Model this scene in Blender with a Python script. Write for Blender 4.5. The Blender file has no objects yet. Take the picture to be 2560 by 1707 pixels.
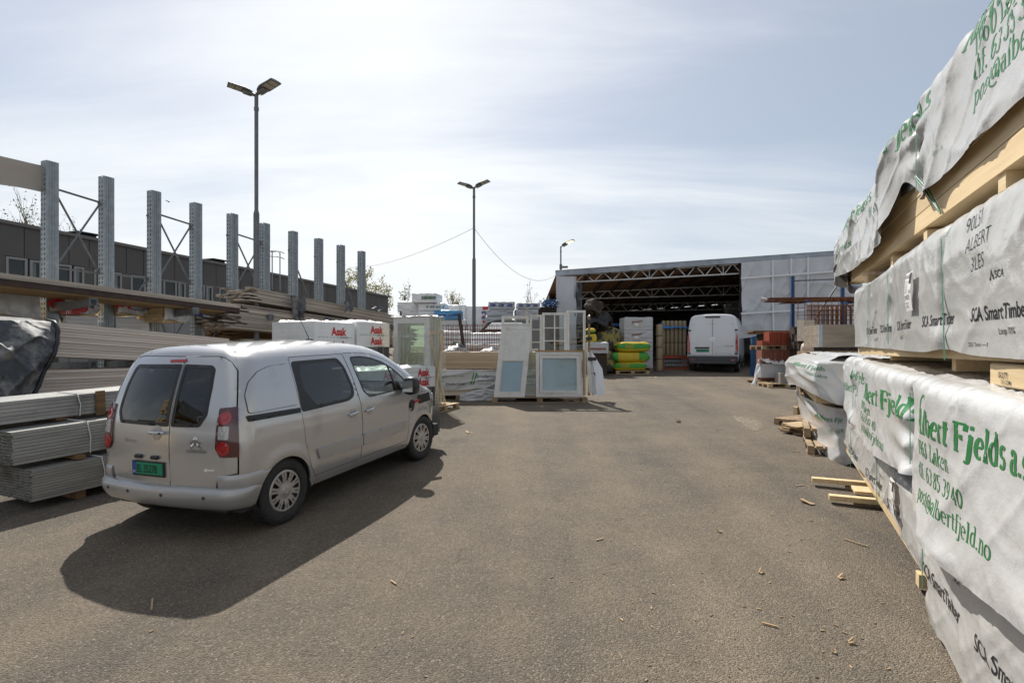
import bpy, bmesh, math, random
import numpy as np
from mathutils import Vector, Matrix
from mathutils.geometry import delaunay_2d_cdt

SC = bpy.context.scene
COL = SC.collection
R = math.radians
rnd = random.Random(7)

# ------------------------------------------------------------------ camera
F_PX, CX, HY, EYE = 1422.0, 1280.0, 866.0, 2.0     # focal length, image centre, horizon row (2560 px wide frame), eye height
SLOPE = 0.038                                       # the yard climbs gently away from the camera
cam_d = bpy.data.cameras.new("camera"); cam = bpy.data.objects.new("camera", cam_d); COL.objects.link(cam)
cam_d.sensor_width = 36.0; cam_d.lens = 36.0 * F_PX / 2560.0
cam_d.shift_y = (HY - 853.5) / 2560.0
cam_d.clip_start = 0.05; cam_d.clip_end = 2000
cam.location = (0, 0, EYE); cam.rotation_euler = (R(90), 0, 0)
SC.camera = cam

# ------------------------------------------------------------------ sun, sky, exposure
SUN = Vector((-0.275, 0.84, 0.95)).normalized()
SUN_EL = math.asin(SUN.z); SUN_AZ = math.atan2(SUN.x, SUN.y)
sl = bpy.data.lights.new("sun", 'SUN'); sl.energy = 4.9; sl.angle = R(0.55); sl.color = (1.0, 0.955, 0.88)
so = bpy.data.objects.new("sun", sl); COL.objects.link(so)
so.rotation_euler = (-SUN).to_track_quat('-Z', 'Y').to_euler(); so.location = (-10, 30, 40)
SC.view_settings.view_transform = 'Standard'; SC.view_settings.look = 'None'
SC.view_settings.exposure = 0.28; SC.view_settings.gamma = 1.0; SC.view_settings.use_curve_mapping = False
SC.cycles.max_bounces = 7; SC.cycles.transparent_max_bounces = 14
SC.cycles.caustics_reflective = False; SC.cycles.caustics_refractive = False

def build_world():
    w = bpy.data.worlds.new("World"); SC.world = w; w.use_nodes = True
    nt = w.node_tree; nt.nodes.clear(); N = nt.nodes.new; L = nt.links.new
    out = N('ShaderNodeOutputWorld'); bg = N('ShaderNodeBackground'); bg.inputs['Strength'].default_value = 0.075
    sky = N('ShaderNodeTexSky'); sky.sky_type = 'NISHITA'; sky.sun_disc = False
    sky.sun_elevation = SUN_EL; sky.sun_rotation = SUN_AZ
    sky.air_density = 1.0; sky.dust_density = 1.2; sky.ozone_density = 1.6
    tc = N('ShaderNodeTexCoord'); sep = N('ShaderNodeSeparateXYZ'); L(tc.outputs['Generated'], sep.inputs[0])
    def math_(op, a, b=None, c=None):
        n = N('ShaderNodeMath'); n.operation = op
        for i, v in enumerate((a, b, c)):
            if v is None: continue
            if isinstance(v, (int, float)): n.inputs[i].default_value = v
            else: L(v, n.inputs[i])
        return n.outputs[0]
    # high thin cloud laid on a plane far overhead (direction divided by height)
    zz = math_('ADD', math_('MAXIMUM', sep.outputs[2], 0.0), 0.16)
    px = math_('DIVIDE', sep.outputs[0], zz); py = math_('DIVIDE', sep.outputs[1], zz)
    cmb = N('ShaderNodeCombineXYZ'); L(px, cmb.inputs[0]); L(py, cmb.inputs[1])
    def noise(scale, rot, stretch, detail, rough, dist, loc=(0, 0, 0)):
        mp = N('ShaderNodeMapping'); mp.inputs['Rotation'].default_value = (0, 0, rot); mp.inputs['Scale'].default_value = stretch
        mp.inputs['Location'].default_value = loc
        L(cmb.outputs[0], mp.inputs[0])
        n = N('ShaderNodeTexNoise'); n.inputs['Scale'].default_value = scale; n.inputs['Detail'].default_value = detail
        n.inputs['Roughness'].default_value = rough; n.inputs['Distortion'].default_value = dist
        L(mp.outputs[0], n.inputs['Vector']); return n.outputs[0]
    n1 = noise(1.0, 0.5, (0.5, 1.5, 1), 7, 0.58, 0.7, (3.1, 1.2, 0))
    n2 = noise(0.45, -0.3, (0.8, 1.1, 1), 3, 0.5, 0.3, (7.3, 2.2, 0))
    n3 = noise(3.0, 0.35, (0.22, 1.6, 1), 5, 0.6, 1.0, (0.3, 5.2, 0))
    m = math_('ADD', math_('MULTIPLY', n1, 0.75), math_('MULTIPLY', n2, 0.7))
    m = math_('ADD', m, math_('MULTIPLY', n3, 0.24))
    m = math_('SUBTRACT', m, 0.145)
    # the bank of thin cloud lies to the left of the view and towards the sun, and thins to the right
    m = math_('ADD', m, math_('MULTIPLY', math_('ABSOLUTE', math_('ADD', sep.outputs[0], 0.16)), -0.42))
    low = N('ShaderNodeMapRange'); low.inputs[1].default_value = 0.0; low.inputs[2].default_value = 0.33
    low.inputs[3].default_value = 0.46; low.inputs[4].default_value = 0.0; L(sep.outputs[2], low.inputs[0])
    m = math_('ADD', m, low.outputs[0])
    ramp = N('ShaderNodeMapRange'); ramp.interpolation_type = 'SMOOTHSTEP'
    ramp.inputs[1].default_value = 0.40; ramp.inputs[2].default_value = 0.98
    ramp.inputs[3].default_value = 0.30; ramp.inputs[4].default_value = 1.0; L(m, ramp.inputs[0])
    # the cloud is brighter close to the sun
    dt = N('ShaderNodeVectorMath'); dt.operation = 'DOT_PRODUCT'; L(tc.outputs['Generated'], dt.inputs[0]); dt.inputs[1].default_value = SUN
    gl = N('ShaderNodeMapRange'); gl.inputs[1].default_value = 0.2; gl.inputs[2].default_value = 1.0
    gl.inputs[3].default_value = 8.8; gl.inputs[4].default_value = 12.4; L(dt.outputs['Value'], gl.inputs[0])
    cc = N('ShaderNodeVectorMath'); cc.operation = 'SCALE'; cc.inputs[0].default_value = (0.95, 0.98, 1.0); L(gl.outputs[0], cc.inputs['Scale'])
    mix = N('ShaderNodeMix'); mix.data_type = 'RGBA'
    L(ramp.outputs[0], mix.inputs[0]); L(sky.outputs[0], mix.inputs[6]); L(cc.outputs[0], mix.inputs[7])
    L(mix.outputs[2], bg.inputs['Color']); L(bg.outputs[0], out.inputs[0])
build_world()

# ------------------------------------------------------------------ placing: from the picture to the ground
def gz(y): return SLOPE * min(y, 45.0)
def gY(py): return EYE * F_PX / (py - 812.0)                 # distance of a point on the yard seen in row py
def X(px, y): return (px - CX) / F_PX * y
def Z(py, y): return EYE + (HY - py) / F_PX * y
def G(px, py):
    y = gY(py); return Vector((X(px, y), y, gz(y)))
def P3(px, py, y): return Vector((X(px, y), y, Z(py, y)))
RACK_A = R(23.4)                                            # the racks and stacks run this far to the right of straight ahead

# ------------------------------------------------------------------ mesh helpers
class MB:
    def __init__(s): s.v = []; s.f = []; s.m = []; s.sm = []
    def add(s, vs, fs, m=0, smooth=False):
        o = len(s.v); s.v.extend([tuple(v) for v in vs])
        for f in fs: s.f.append(tuple(i + o for i in f)); s.m.append(m); s.sm.append(smooth)
        return s
    def box(s, x0, x1, y0, y1, z0, z1, m=0, M=None):
        vs = [Vector(p) for p in ((x0,y0,z0),(x1,y0,z0),(x1,y1,z0),(x0,y1,z0),(x0,y0,z1),(x1,y0,z1),(x1,y1,z1),(x0,y1,z1))]
        if M is not None: vs = [M @ v for v in vs]
        return s.add(vs, ((3,2,1,0),(4,5,6,7),(0,1,5,4),(1,2,6,5),(2,3,7,6),(3,0,4,7)), m)
    def bbox(s, x0, x1, y0, y1, z0, z1, b=0.01, m=0, M=None):
        "box with chamfered edges"
        vs = []; idx = {}
        for k, (xs, sx) in enumerate(((x0, 1), (x1, -1))):
            for j, (ys, sy) in enumerate(((y0, 1), (y1, -1))):
                for i, (zs, sz) in enumerate(((z0, 1), (z1, -1))):
                    for a in range(3):
                        p = [xs + sx*b, ys + sy*b, zs + sz*b]
                        p[a] = (xs, ys, zs)[a]
                        idx[(k, j, i, a)] = len(vs); vs.append(Vector(p))
        fs = []
        I = lambda k, j, i, a: idx[(k, j, i, a)]
        for a, flip in ((0, 0), (0, 1), (1, 0), (1, 1), (2, 0), (2, 1)):
            q = []
            for (u, v) in ((0,0),(1,0),(1,1),(0,1)):
                c = [0,0,0]; c[a] = flip; c[(a+1)%3] = u; c[(a+2)%3] = v
                q.append(I(*c, a))
            fs.append(tuple(q) if flip else tuple(reversed(q)))
        for a in range(3):                       # edge faces
            b1, b2 = (a+1)%3, (a+2)%3
            for u in (0,1):
                for v in (0,1):
                    c0 = [0,0,0]; c0[b1] = u; c0[b2] = v; c0[a] = 0
                    c1 = list(c0); c1[a] = 1
                    q = (I(*c0,b1), I(*c1,b1), I(*c1,b2), I(*c0,b2))
                    fs.append(q if (u ^ v) else tuple(reversed(q)))
        for k in (0,1):
            for j in (0,1):
                for i in (0,1):
                    q = (I(k,j,i,0), I(k,j,i,1), I(k,j,i,2))
                    fs.append(q if (k + j + i) % 2 else tuple(reversed(q)))
        if M is not None: vs = [M @ v for v in vs]
        return s.add(vs, fs, m)
    def cyl(s, p0, p1, r0, r1=None, n=12, m=0, caps=True, smooth=True):
        r1 = r0 if r1 is None else r1
        p0, p1 = Vector(p0), Vector(p1); d = (p1 - p0)
        if d.length < 1e-9: return s
        d.normalize(); a = d.orthogonal().normalized(); b = d.cross(a)
        vs = []
        for p, r in ((p0, r0), (p1, r1)):
            for k in range(n):
                t = 2*math.pi*k/n; vs.append(p + a*(r*math.cos(t)) + b*(r*math.sin(t)))
        s.add(vs, [(k, (k+1) % n, n + (k+1) % n, n + k) for k in range(n)], m, smooth)
        if caps:
            s.add(vs[:n], [tuple(range(n-1, -1, -1))], m); s.add(vs[n:], [tuple(range(n))], m)
        return s
    def tube(s, pts, r, n=8, m=0):
        pts = [Vector(p) for p in pts]; rings = []
        up = None
        for i, p in enumerate(pts):
            d = (pts[min(i+1, len(pts)-1)] - pts[max(i-1, 0)]).normalized()
            a = d.orthogonal().normalized() if up is None else (up - d*up.dot(d)).normalized()
            up = a; b = d.cross(a)
            rr = r[i] if isinstance(r, (list, tuple)) else r
            rings.append([p + a*(rr*math.cos(2*math.pi*k/n)) + b*(rr*math.sin(2*math.pi*k/n)) for k in range(n)])
        vs = [q for g in rings for q in g]; fs = []
        for i in range(len(pts)-1):
            for k in range(n):
                fs.append((i*n+k, i*n+(k+1) % n, (i+1)*n+(k+1) % n, (i+1)*n+k))
        s.add(vs, fs, m, True); s.add(rings[0], [tuple(range(n-1,-1,-1))], m); s.add(rings[-1], [tuple(range(n))], m)
        return s
    def bar(s, p0, p1, w, h, m=0, up=(0,0,1)):
        "rectangular bar between two points: w sideways, h along up"
        p0, p1 = Vector(p0), Vector(p1); d = (p1-p0).normalized(); u = Vector(up)
        a = d.cross(u)
        if a.length < 1e-6: a = d.orthogonal()
        a.normalize(); b = a.cross(d).normalized()
        vs = [p + a*(sx*w/2) + b*(sy*h/2) for p in (p0, p1) for sx, sy in ((-1,-1),(1,-1),(1,1),(-1,1))]
        return s.add(vs, ((0,1,2,3),(7,6,5,4),(1,0,4,5),(2,1,5,6),(3,2,6,7),(0,3,7,4)), m)
    def prism(s, poly, fn, d, m=0):
        "poly = list of (a,b); fn(a,b,c) -> point; from c=0 to c=d"
        n = len(poly)
        vs = [fn(a, b, 0) for a, b in poly] + [fn(a, b, d) for a, b in poly]
        return s.add(vs, [tuple(range(n-1,-1,-1)), tuple(range(n, 2*n))] + [(i, (i+1) % n, n+(i+1) % n, n+i) for i in range(n)], m)
    def grid(s, A, m=0, smooth=True, flip=False):
        "A: array (i,j,3)"
        ni, nj = A.shape[:2]
        fs = []
        for i in range(ni-1):
            for j in range(nj-1):
                q = (i*nj+j, (i+1)*nj+j, (i+1)*nj+j+1, i*nj+j+1)
                fs.append(q[::-1] if flip else q)
        return s.add(A.reshape(-1, 3), fs, m, smooth)
    def lathe(s, prof, n=24, m=0, M=None, smooth=True):
        "profile of (radius, height) turned about local z"
        vs = []
        for r, h in prof:
            for k in range(n):
                t = 2*math.pi*k/n; p = Vector((r*math.cos(t), r*math.sin(t), h)); vs.append(M @ p if M is not None else p)
        fs = [(i*n+k, i*n+(k+1) % n, (i+1)*n+(k+1) % n, (i+1)*n+k) for i in range(len(prof)-1) for k in range(n)]
        return s.add(vs, fs, m, smooth)
    def build(s, name, mats, parent=None, recalc=True):
        me = bpy.data.meshes.new(name)
        me.from_pydata(s.v, [], s.f)
        mats = mats if isinstance(mats, (list, tuple)) else [mats]
        for q in mats: me.materials.append(q)
        me.polygons.foreach_set('material_index', s.m); me.polygons.foreach_set('use_smooth', s.sm)
        if recalc:
            bm = bmesh.new(); bm.from_mesh(me); bmesh.ops.recalc_face_normals(bm, faces=bm.faces); bm.to_mesh(me); bm.free()
        me.update()
        o = bpy.data.objects.new(name, me); COL.objects.link(o)
        if parent is not None: o.parent = parent
        return o

def tag(o, label=None, cat=None, group=None, kind=None):
    if label: o['label'] = label
    if cat: o['category'] = cat
    if group: o['group'] = group
    if kind: o['kind'] = kind
    return o
def thing(name, label, cat, loc=(0,0,0), rz=0.0, group=None, rx=0.0):
    o = bpy.data.objects.new(name, None); COL.objects.link(o); o.empty_display_size = 0.1
    o.rotation_euler = (rx, 0, rz); o.location = loc
    return tag(o, label, cat, group)
def solo(mb, name, mats, label, cat, loc=(0,0,0), rz=0.0, group=None):
    o = mb.build(name, mats); o.location = loc; o.rotation_euler = (0, 0, rz)
    return tag(o, label, cat, group)
def struct(mb, name, mats, recalc=True):
    return tag(mb.build(name, mats, recalc=recalc), kind='structure')
def dup(root, loc, rz=None, label=None, group=None, rx=None):
    kids = {}
    for c in COL.objects:
        if c.parent is not None: kids.setdefault(c.parent.name, []).append(c)
    r = root.copy(); COL.objects.link(r); r.location = loc
    if rz is not None: r.rotation_euler = (root.rotation_euler[0] if rx is None else rx, 0, rz)
    if label: r['label'] = label
    if group: r['group'] = group
    for ch in kids.get(root.name, []):
        c = ch.copy(); COL.objects.link(c); c.parent = r
        for g in kids.get(ch.name, []):
            d = g.copy(); COL.objects.link(d); d.parent = c
    return r
def Mx(loc, rz=0, rx=0, ry=0):
    return Matrix.Translation(loc) @ Matrix.Rotation(rz, 4, 'Z') @ Matrix.Rotation(ry, 4, 'Y') @ Matrix.Rotation(rx, 4, 'X')

# ------------------------------------------------------------------ smooth value noise (numpy)
_NT = np.random.RandomState(3).rand(256, 256)
def vnoise(x, y, seed=0):
    x = np.asarray(x, float) + seed*17.31; y = np.asarray(y, float) + seed*7.77
    xi = np.floor(x).astype(int); yi = np.floor(y).astype(int); fx = x - xi; fy = y - yi
    fx = fx*fx*fx*(fx*(fx*6-15)+10); fy = fy*fy*fy*(fy*(fy*6-15)+10)
    g = lambda a, b: _NT[a & 255, b & 255]
    return ((g(xi, yi)*(1-fx) + g(xi+1, yi)*fx)*(1-fy) + (g(xi, yi+1)*(1-fx) + g(xi+1, yi+1)*fx)*fy)*2 - 1
def ridge(x, y, seed=0, p=2.0):
    return (1 - np.abs(vnoise(x, y, seed)))**p
def hermite(xs, ys):
    "monotone-safe smooth curve through control points"
    xs = np.array(xs, float); ys = np.array(ys, float); h = np.diff(xs); d = np.diff(ys)/h
    m = np.zeros_like(ys); m[0] = d[0]; m[-1] = d[-1]
    for i in range(1, len(xs)-1):
        m[i] = 0 if d[i-1]*d[i] <= 0 else 2*d[i-1]*d[i]/(d[i-1]+d[i])
    def f(x):
        x = np.clip(np.asarray(x, float), xs[0], xs[-1]); i = np.clip(np.searchsorted(xs, x, side='right')-1, 0, len(h)-1)
        t = (x-xs[i])/h[i]
        return (2*t**3-3*t**2+1)*ys[i] + (t**3-2*t**2+t)*h[i]*m[i] + (-2*t**3+3*t**2)*ys[i+1] + (t**3-t**2)*h[i]*m[i+1]
    return f
# ------------------------------------------------------------------ materials
_MC = {}
def mat(name, col, col2=None, scale=4.0, rough=0.6, metal=0.0, bump=0.0, bscale=None, stretch=(1,1,1), island=0.0, detail=5,
        contrast=(0.35, 0.65), spec=0.5, rvar=0.0, stain=None, objrand=0.0, bstretch=None, coat=0.0, crease=0.0):
    if name in _MC: return _MC[name]
    m = bpy.data.materials.new(name); m.use_nodes = True; nt = m.node_tree; N = nt.nodes.new; L = nt.links.new
    b = nt.nodes['Principled BSDF']; b.inputs['Roughness'].default_value = rough; b.inputs['Metallic'].default_value = metal
    b.inputs['Specular IOR Level'].default_value = spec
    if coat: b.inputs['Coat Weight'].default_value = coat; b.inputs['Coat Roughness'].default_value = 0.06
    col = (*col, 1.0)
    tc = N('ShaderNodeTexCoord')
    def noise(sc, st, det=detail):
        mp = N('ShaderNodeMapping'); mp.inputs['Scale'].default_value = st; L(tc.outputs['Object'], mp.inputs[0])
        n = N('ShaderNodeTexNoise'); n.inputs['Scale'].default_value = sc; n.inputs['Detail'].default_value = det; n.inputs['Roughness'].default_value = 0.6
        L(mp.outputs[0], n.inputs['Vector']); return n.outputs[0]
    src = None
    if col2 is not None:
        n = noise(scale, stretch)
        mr = N('ShaderNodeMapRange'); mr.inputs[1].default_value = contrast[0]; mr.inputs[2].default_value = contrast[1]; L(n, mr.inputs[0])
        mx = N('ShaderNodeMix'); mx.data_type = 'RGBA'; mx.inputs[6].default_value = col; mx.inputs[7].default_value = (*col2, 1.0)
        L(mr.outputs[0], mx.inputs[0]); src = mx.outputs[2]
        if rvar:
            rr = N('ShaderNodeMapRange'); rr.inputs[3].default_value = max(0.02, rough-rvar); rr.inputs[4].default_value = min(1, rough+rvar); L(n, rr.inputs[0]); L(rr.outputs[0], b.inputs['Roughness'])
    if stain is not None:
        scol, ssc, lo, hi = stain
        n = noise(ssc, (1,1,1), 6)
        mr = N('ShaderNodeMapRange'); mr.inputs[1].default_value = lo; mr.inputs[2].default_value = hi; L(n, mr.inputs[0])
        mx = N('ShaderNodeMix'); mx.data_type = 'RGBA'; mx.inputs[7].default_value = (*scol, 1.0)
        if src is None: mx.inputs[6].default_value = col
        else: L(src, mx.inputs[6])
        L(mr.outputs[0], mx.inputs[0]); src = mx.outputs[2]
    if island or objrand:
        if island:
            ge = N('ShaderNodeNewGeometry'); rs = ge.outputs['Random Per Island']; amt = island
        else:
            oi = N('ShaderNodeObjectInfo'); rs = oi.outputs['Random']; amt = objrand
        mr = N('ShaderNodeMapRange'); mr.inputs[3].default_value = 1-amt; mr.inputs[4].default_value = 1+amt; L(rs, mr.inputs[0])
        vm = N('ShaderNodeVectorMath'); vm.operation = 'SCALE'; L(mr.outputs[0], vm.inputs['Scale'])
        if src is None: vm.inputs[0].default_value = col[:3]
        else: L(src, vm.inputs[0])
        src = vm.outputs[0]
    if src is None: b.inputs['Base Color'].default_value = col
    else: L(src, b.inputs['Base Color'])
    if bump:
        n = noise(bscale or scale, bstretch or stretch, 4)
        bp = N('ShaderNodeBump'); bp.inputs['Strength'].default_value = bump; bp.inputs['Distance'].default_value = 0.02; L(n, bp.inputs['Height']); L(bp.outputs[0], b.inputs['Normal'])
    if crease:                                   # sharp crumpling of thin film
        hs = None
        for sc_, st_ in ((2.2, (1, .6, 1.5)), (4.6, (1.4, .8, .7))):
            n = noise(sc_, st_, 2)
            a1 = N('ShaderNodeMath'); a1.operation = 'MULTIPLY_ADD'; a1.inputs[1].default_value = 2.0; a1.inputs[2].default_value = -1.0; L(n, a1.inputs[0])
            a2 = N('ShaderNodeMath'); a2.operation = 'ABSOLUTE'; L(a1.outputs[0], a2.inputs[0])
            a3 = N('ShaderNodeMapRange'); a3.inputs[1].default_value = 0.0; a3.inputs[2].default_value = 0.10; a3.inputs[3].default_value = 1.0; a3.inputs[4].default_value = 0.0; L(a2.outputs[0], a3.inputs[0])
            if hs is None: hs = a3.outputs[0]
            else:
                ad = N('ShaderNodeMath'); ad.operation = 'ADD'; L(hs, ad.inputs[0]); L(a3.outputs[0], ad.inputs[1]); hs = ad.outputs[0]
        if bump:
            ad = N('ShaderNodeMath'); ad.operation = 'MULTIPLY_ADD'; L(hs, ad.inputs[0]); ad.inputs[1].default_value = crease; L(bp.inputs['Height'].links[0].from_socket, ad.inputs[2]); hs = ad.outputs[0]
            L(hs, bp.inputs['Height']); bp.inputs['Strength'].default_value = 0.32; bp.inputs['Distance'].default_value = 0.02
    _MC[name] = m; return m
def glass(name, tint, rough=0.0, refl=1.0, opac=0.0, ocol=(0.02,0.03,0.03)):
    "thin pane: tinted see-through plus mirror by angle"
    if name in _MC: return _MC[name]
    m = bpy.data.materials.new(name); m.use_nodes = True; nt = m.node_tree; nt.nodes.clear(); N = nt.nodes.new; L = nt.links.new
    out = N('ShaderNodeOutputMaterial'); tr = N('ShaderNodeBsdfTransparent'); tr.inputs[0].default_value = (*tint, 1)
    gl = N('ShaderNodeBsdfGlossy'); gl.inputs['Roughness'].default_value = rough
    fr = N('ShaderNodeLayerWeight'); fr.inputs[0].default_value = 0.5
    pw = N('ShaderNodeMath'); pw.operation = 'POWER'; pw.inputs[1].default_value = 3.2; L(fr.outputs['Facing'], pw.inputs[0])
    ml = N('ShaderNodeMath'); ml.operation = 'MULTIPLY_ADD'; ml.inputs[1].default_value = 0.9; ml.inputs[2].default_value = 0.065*refl; ml.use_clamp = True; L(pw.outputs[0], ml.inputs[0])
    base = tr.outputs[0]
    if opac:
        df = N('ShaderNodeBsdfDiffuse'); df.inputs[0].default_value = (*ocol, 1)
        m0 = N('ShaderNodeMixShader'); m0.inputs[0].default_value = opac; L(tr.outputs[0], m0.inputs[1]); L(df.outputs[0], m0.inputs[2]); base = m0.outputs[0]
    mx = N('ShaderNodeMixShader'); L(ml.outputs[0], mx.inputs[0]); L(base, mx.inputs[1]); L(gl.outputs[0], mx.inputs[2]); L(mx.outputs[0], out.inputs[0])
    _MC[name] = m; return m

M = {}
# wood
M['pine'] = mat('fresh_pine', (0.70,0.54,0.32), (0.60,0.44,0.24), 2.2, 0.62, stretch=(0.5,9,9), island=0.13, bump=0.12, bscale=14, detail=6)
M['pine_pale'] = mat('pale_planed_wood', (0.80,0.70,0.60), (0.70,0.59,0.49), 2.5, 0.65, stretch=(0.4,9,9), island=0.13, bump=0.1, bscale=14)
M['pine_mid'] = mat('mid_planed_wood', (0.60,0.46,0.34), (0.50,0.37,0.26), 2.5, 0.65, stretch=(0.4,9,9), island=0.15, bump=0.1, bscale=14)
M['board_grey'] = mat('weathered_board', (0.52,0.455,0.38), (0.34,0.29,0.235), 2.0, 0.8, stretch=(0.4,8,8), island=0.3, bump=0.25, bscale=12)
M['board_brown'] = mat('treated_board', (0.24,0.14,0.06), (0.15,0.085,0.04), 2.0, 0.8, stretch=(0.4,8,8), island=0.3)
M['pallet'] = mat('pallet_wood', (0.33,0.235,0.145), (0.2,0.14,0.085), 3.0, 0.8, stretch=(1,4,4), island=0.22, bump=0.3, bscale=10)
M['pallet_pale'] = mat('pale_pallet_wood', (0.5,0.37,0.22), (0.38,0.27,0.15), 3.0, 0.75, stretch=(1,4,4), island=0.16, bump=0.2, bscale=10)
M['chip'] = mat('splinter_wood', (0.42,0.29,0.16), (0.25,0.17,0.1), 6.0, 0.8, island=0.3)
M['crate'] = mat('crate_wood', (0.30,0.25,0.19), (0.2,0.16,0.12), 2.0, 0.8, stretch=(0.5,6,6), island=0.12, bump=0.3, bscale=10)
M['roof_board'] = mat('roof_underside_board', (0.40,0.23,0.13), (0.25,0.14,0.085), 2.0, 0.8, stretch=(0.3,6,6), island=0.3)
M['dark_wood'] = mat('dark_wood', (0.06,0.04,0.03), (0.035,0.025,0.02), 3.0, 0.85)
M['amber_ply'] = mat('plywood_underside', (0.36,0.24,0.11), (0.28,0.18,0.08), 2.0, 0.7, stretch=(0.4,6,6))
# metal
M['dark_rust'] = mat('dark_brown_steel', (0.075,0.045,0.035), (0.045,0.03,0.026), 4.0, 0.7)
M['galv'] = mat('galvanised_steel', (0.36,0.40,0.42), (0.25,0.285,0.31), 9.0, 0.5, 0.35, contrast=(0.3,0.7), rvar=0.1, objrand=0.05)
M['galv_dark'] = mat('dull_galvanised_steel', (0.2,0.21,0.215), (0.13,0.14,0.145), 6.0, 0.55, 0.35)
M['zinc'] = mat('zinc_profile', (0.42,0.42,0.40), (0.30,0.30,0.285), 3.0, 0.42, 0.45, stretch=(0.3,4,4), island=0.08, stain=((0.2,0.19,0.175), 1.6, 0.55, 0.75))
M['pole'] = mat('lamp_pole_grey', (0.17,0.175,0.185), (0.13,0.135,0.14), 6.0, 0.5, 0.2)
M['fascia'] = mat('zinc_fascia', (0.40,0.44,0.49), (0.24,0.27,0.31), 1.5, 0.5, 0.4, detail=7)
M['truss'] = mat('painted_truss', (0.62,0.62,0.60), (0.5,0.5,0.48), 4.0, 0.5)
M['rust'] = mat('rusty_steel', (0.20,0.075,0.03), (0.10,0.04,0.02), 8.0, 0.8, 0.1, island=0.25)
M['blue'] = mat('blue_painted_steel', (0.02,0.075,0.22), (0.015,0.05,0.14), 5.0, 0.5, stain=((0.1,0.06,0.04), 6.0, 0.62, 0.7))
M['blue_light'] = mat('worn_blue_paint', (0.05,0.14,0.30), (0.03,0.09,0.2), 5.0, 0.55, stain=((0.12,0.07,0.05), 6.0, 0.6, 0.7))
M['orange_strap'] = mat('dark_strap', (0.03,0.03,0.032), rough=0.6)
# plastics, wraps
M['wrap'] = mat('grey_white_film', (0.50,0.495,0.48), (0.44,0.435,0.42), 1.4, 0.22, spec=0.65, bump=0.06, bscale=9, stain=((0.31,0.295,0.265), 1.1, 0.56, 0.85), rvar=0.08, crease=.07)
M['wrap_white'] = mat('white_printed_film', (0.60,0.60,0.595), (0.53,0.53,0.525), 1.6, 0.20, spec=0.65, bump=0.05, bscale=9, stain=((0.40,0.385,0.345), 1.3, 0.56, 0.85), rvar=0.08, crease=.07)
M['wrap_shade_black'] = mat('black_shade_and_film', (0.02,0.02,0.022), rough=0.4)  # film back, and the painted shadow under the torn hem
M['film_clear'] = glass('clear_wrinkled_film', (0.92,0.93,0.93), 0.12, 0.9, 0.55, (0.62,0.6,0.55))
M['film_shiny'] = glass('clear_stretch_film', (0.95,0.96,0.95), 0.08, 0.9, 0.2, (0.75,0.75,0.72))
M['tarp_wall'] = mat('grey_tarpaulin', (0.60,0.61,0.63), (0.52,0.53,0.555), 1.2, 0.5, bump=0.1, bscale=5, stain=((0.42,0.42,0.42), 0.9, 0.58, 0.8))
M['tarp_seam'] = mat('pale_tape', (0.74,0.75,0.76), rough=0.5)
M['tarp_dark'] = mat('dark_tarpaulin', (0.075,0.08,0.088), (0.04,0.043,0.048), 3.0, 0.62, bump=0.6, bscale=9, stain=((0.24,0.235,0.22), 3.2, 0.48, 0.66))
M['tarp_black'] = mat('black_tarpaulin', (0.018,0.018,0.02), rough=0.4, bump=0.2, bscale=6)
M['mesh_banner'] = mat('beige_banner', (0.44,0.40,0.35), (0.36,0.325,0.285), 0.8, 0.7)
M['asak_film'] = mat('white_pallet_film', (0.76,0.76,0.75), (0.68,0.68,0.67), 2.5, 0.35, bump=0.1, bscale=5)
M['asak_grey'] = mat('grey_pallet_film', (0.52,0.53,0.55), (0.45,0.46,0.48), 2.5, 0.4, bump=0.1, bscale=5)
M['white_pack'] = mat('white_insulation_film', (0.78,0.79,0.80), (0.70,0.71,0.72), 1.5, 0.4, bump=0.1, bscale=4, objrand=0.05)
M['grey_pack'] = mat('grey_insulation_film', (0.50,0.51,0.535), (0.42,0.43,0.45), 1.5, 0.45, bump=0.1, bscale=4)
M['blue_pack'] = mat('blue_insulation_film', (0.10,0.34,0.58), (0.07,0.26,0.48), 2.0, 0.4, bump=0.1, bscale=4)
M['yellow_bag'] = mat('yellow_sack', (0.62,0.46,0.02), (0.52,0.37,0.02), 3.0, 0.4, bump=0.2, bscale=8)
M['green_print'] = mat('green_sack_print', (0.05,0.30,0.03), rough=0.4)
M['roll_film'] = mat('wrapped_roll', (0.36,0.29,0.18), (0.26,0.2,0.12), 3.0, 0.4)
M['bigbag'] = mat('woven_bag', (0.34,0.28,0.08), (0.05,0.05,0.045), 3.5, 0.7, contrast=(0.45,0.55))
M['peach_bag'] = mat('peach_sack', (0.6,0.5,0.42), (0.5,0.4,0.32), 3.0, 0.6, bump=0.2, bscale=6)
# inks
M['ink_green'] = mat('green_ink', (0.022,0.19,0.05), (0.03,0.22,0.065), 3.0, 0.35)
M['ink_grey_green'] = mat('faded_green_ink', (0.16,0.30,0.17), rough=0.4)
M['ink_black'] = mat('black_ink', (0.018,0.018,0.02), rough=0.4)
M['ink_grey'] = mat('grey_ink', (0.16,0.16,0.17), rough=0.5)
M['ink_red'] = mat('red_ink', (0.52,0.025,0.03), rough=0.4)
M['ink_blue'] = mat('blue_ink', (0.03,0.05,0.25), rough=0.4)
M['ink_white'] = mat('white_ink', (0.8,0.8,0.8), rough=0.5)
M['paper'] = mat('label_paper', (0.74,0.72,0.70), rough=0.5)
M['strap_green'] = mat('green_strap', (0.05,0.20,0.11), rough=0.4)
M['strap_white'] = mat('white_strap', (0.66,0.66,0.64), rough=0.4)
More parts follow.
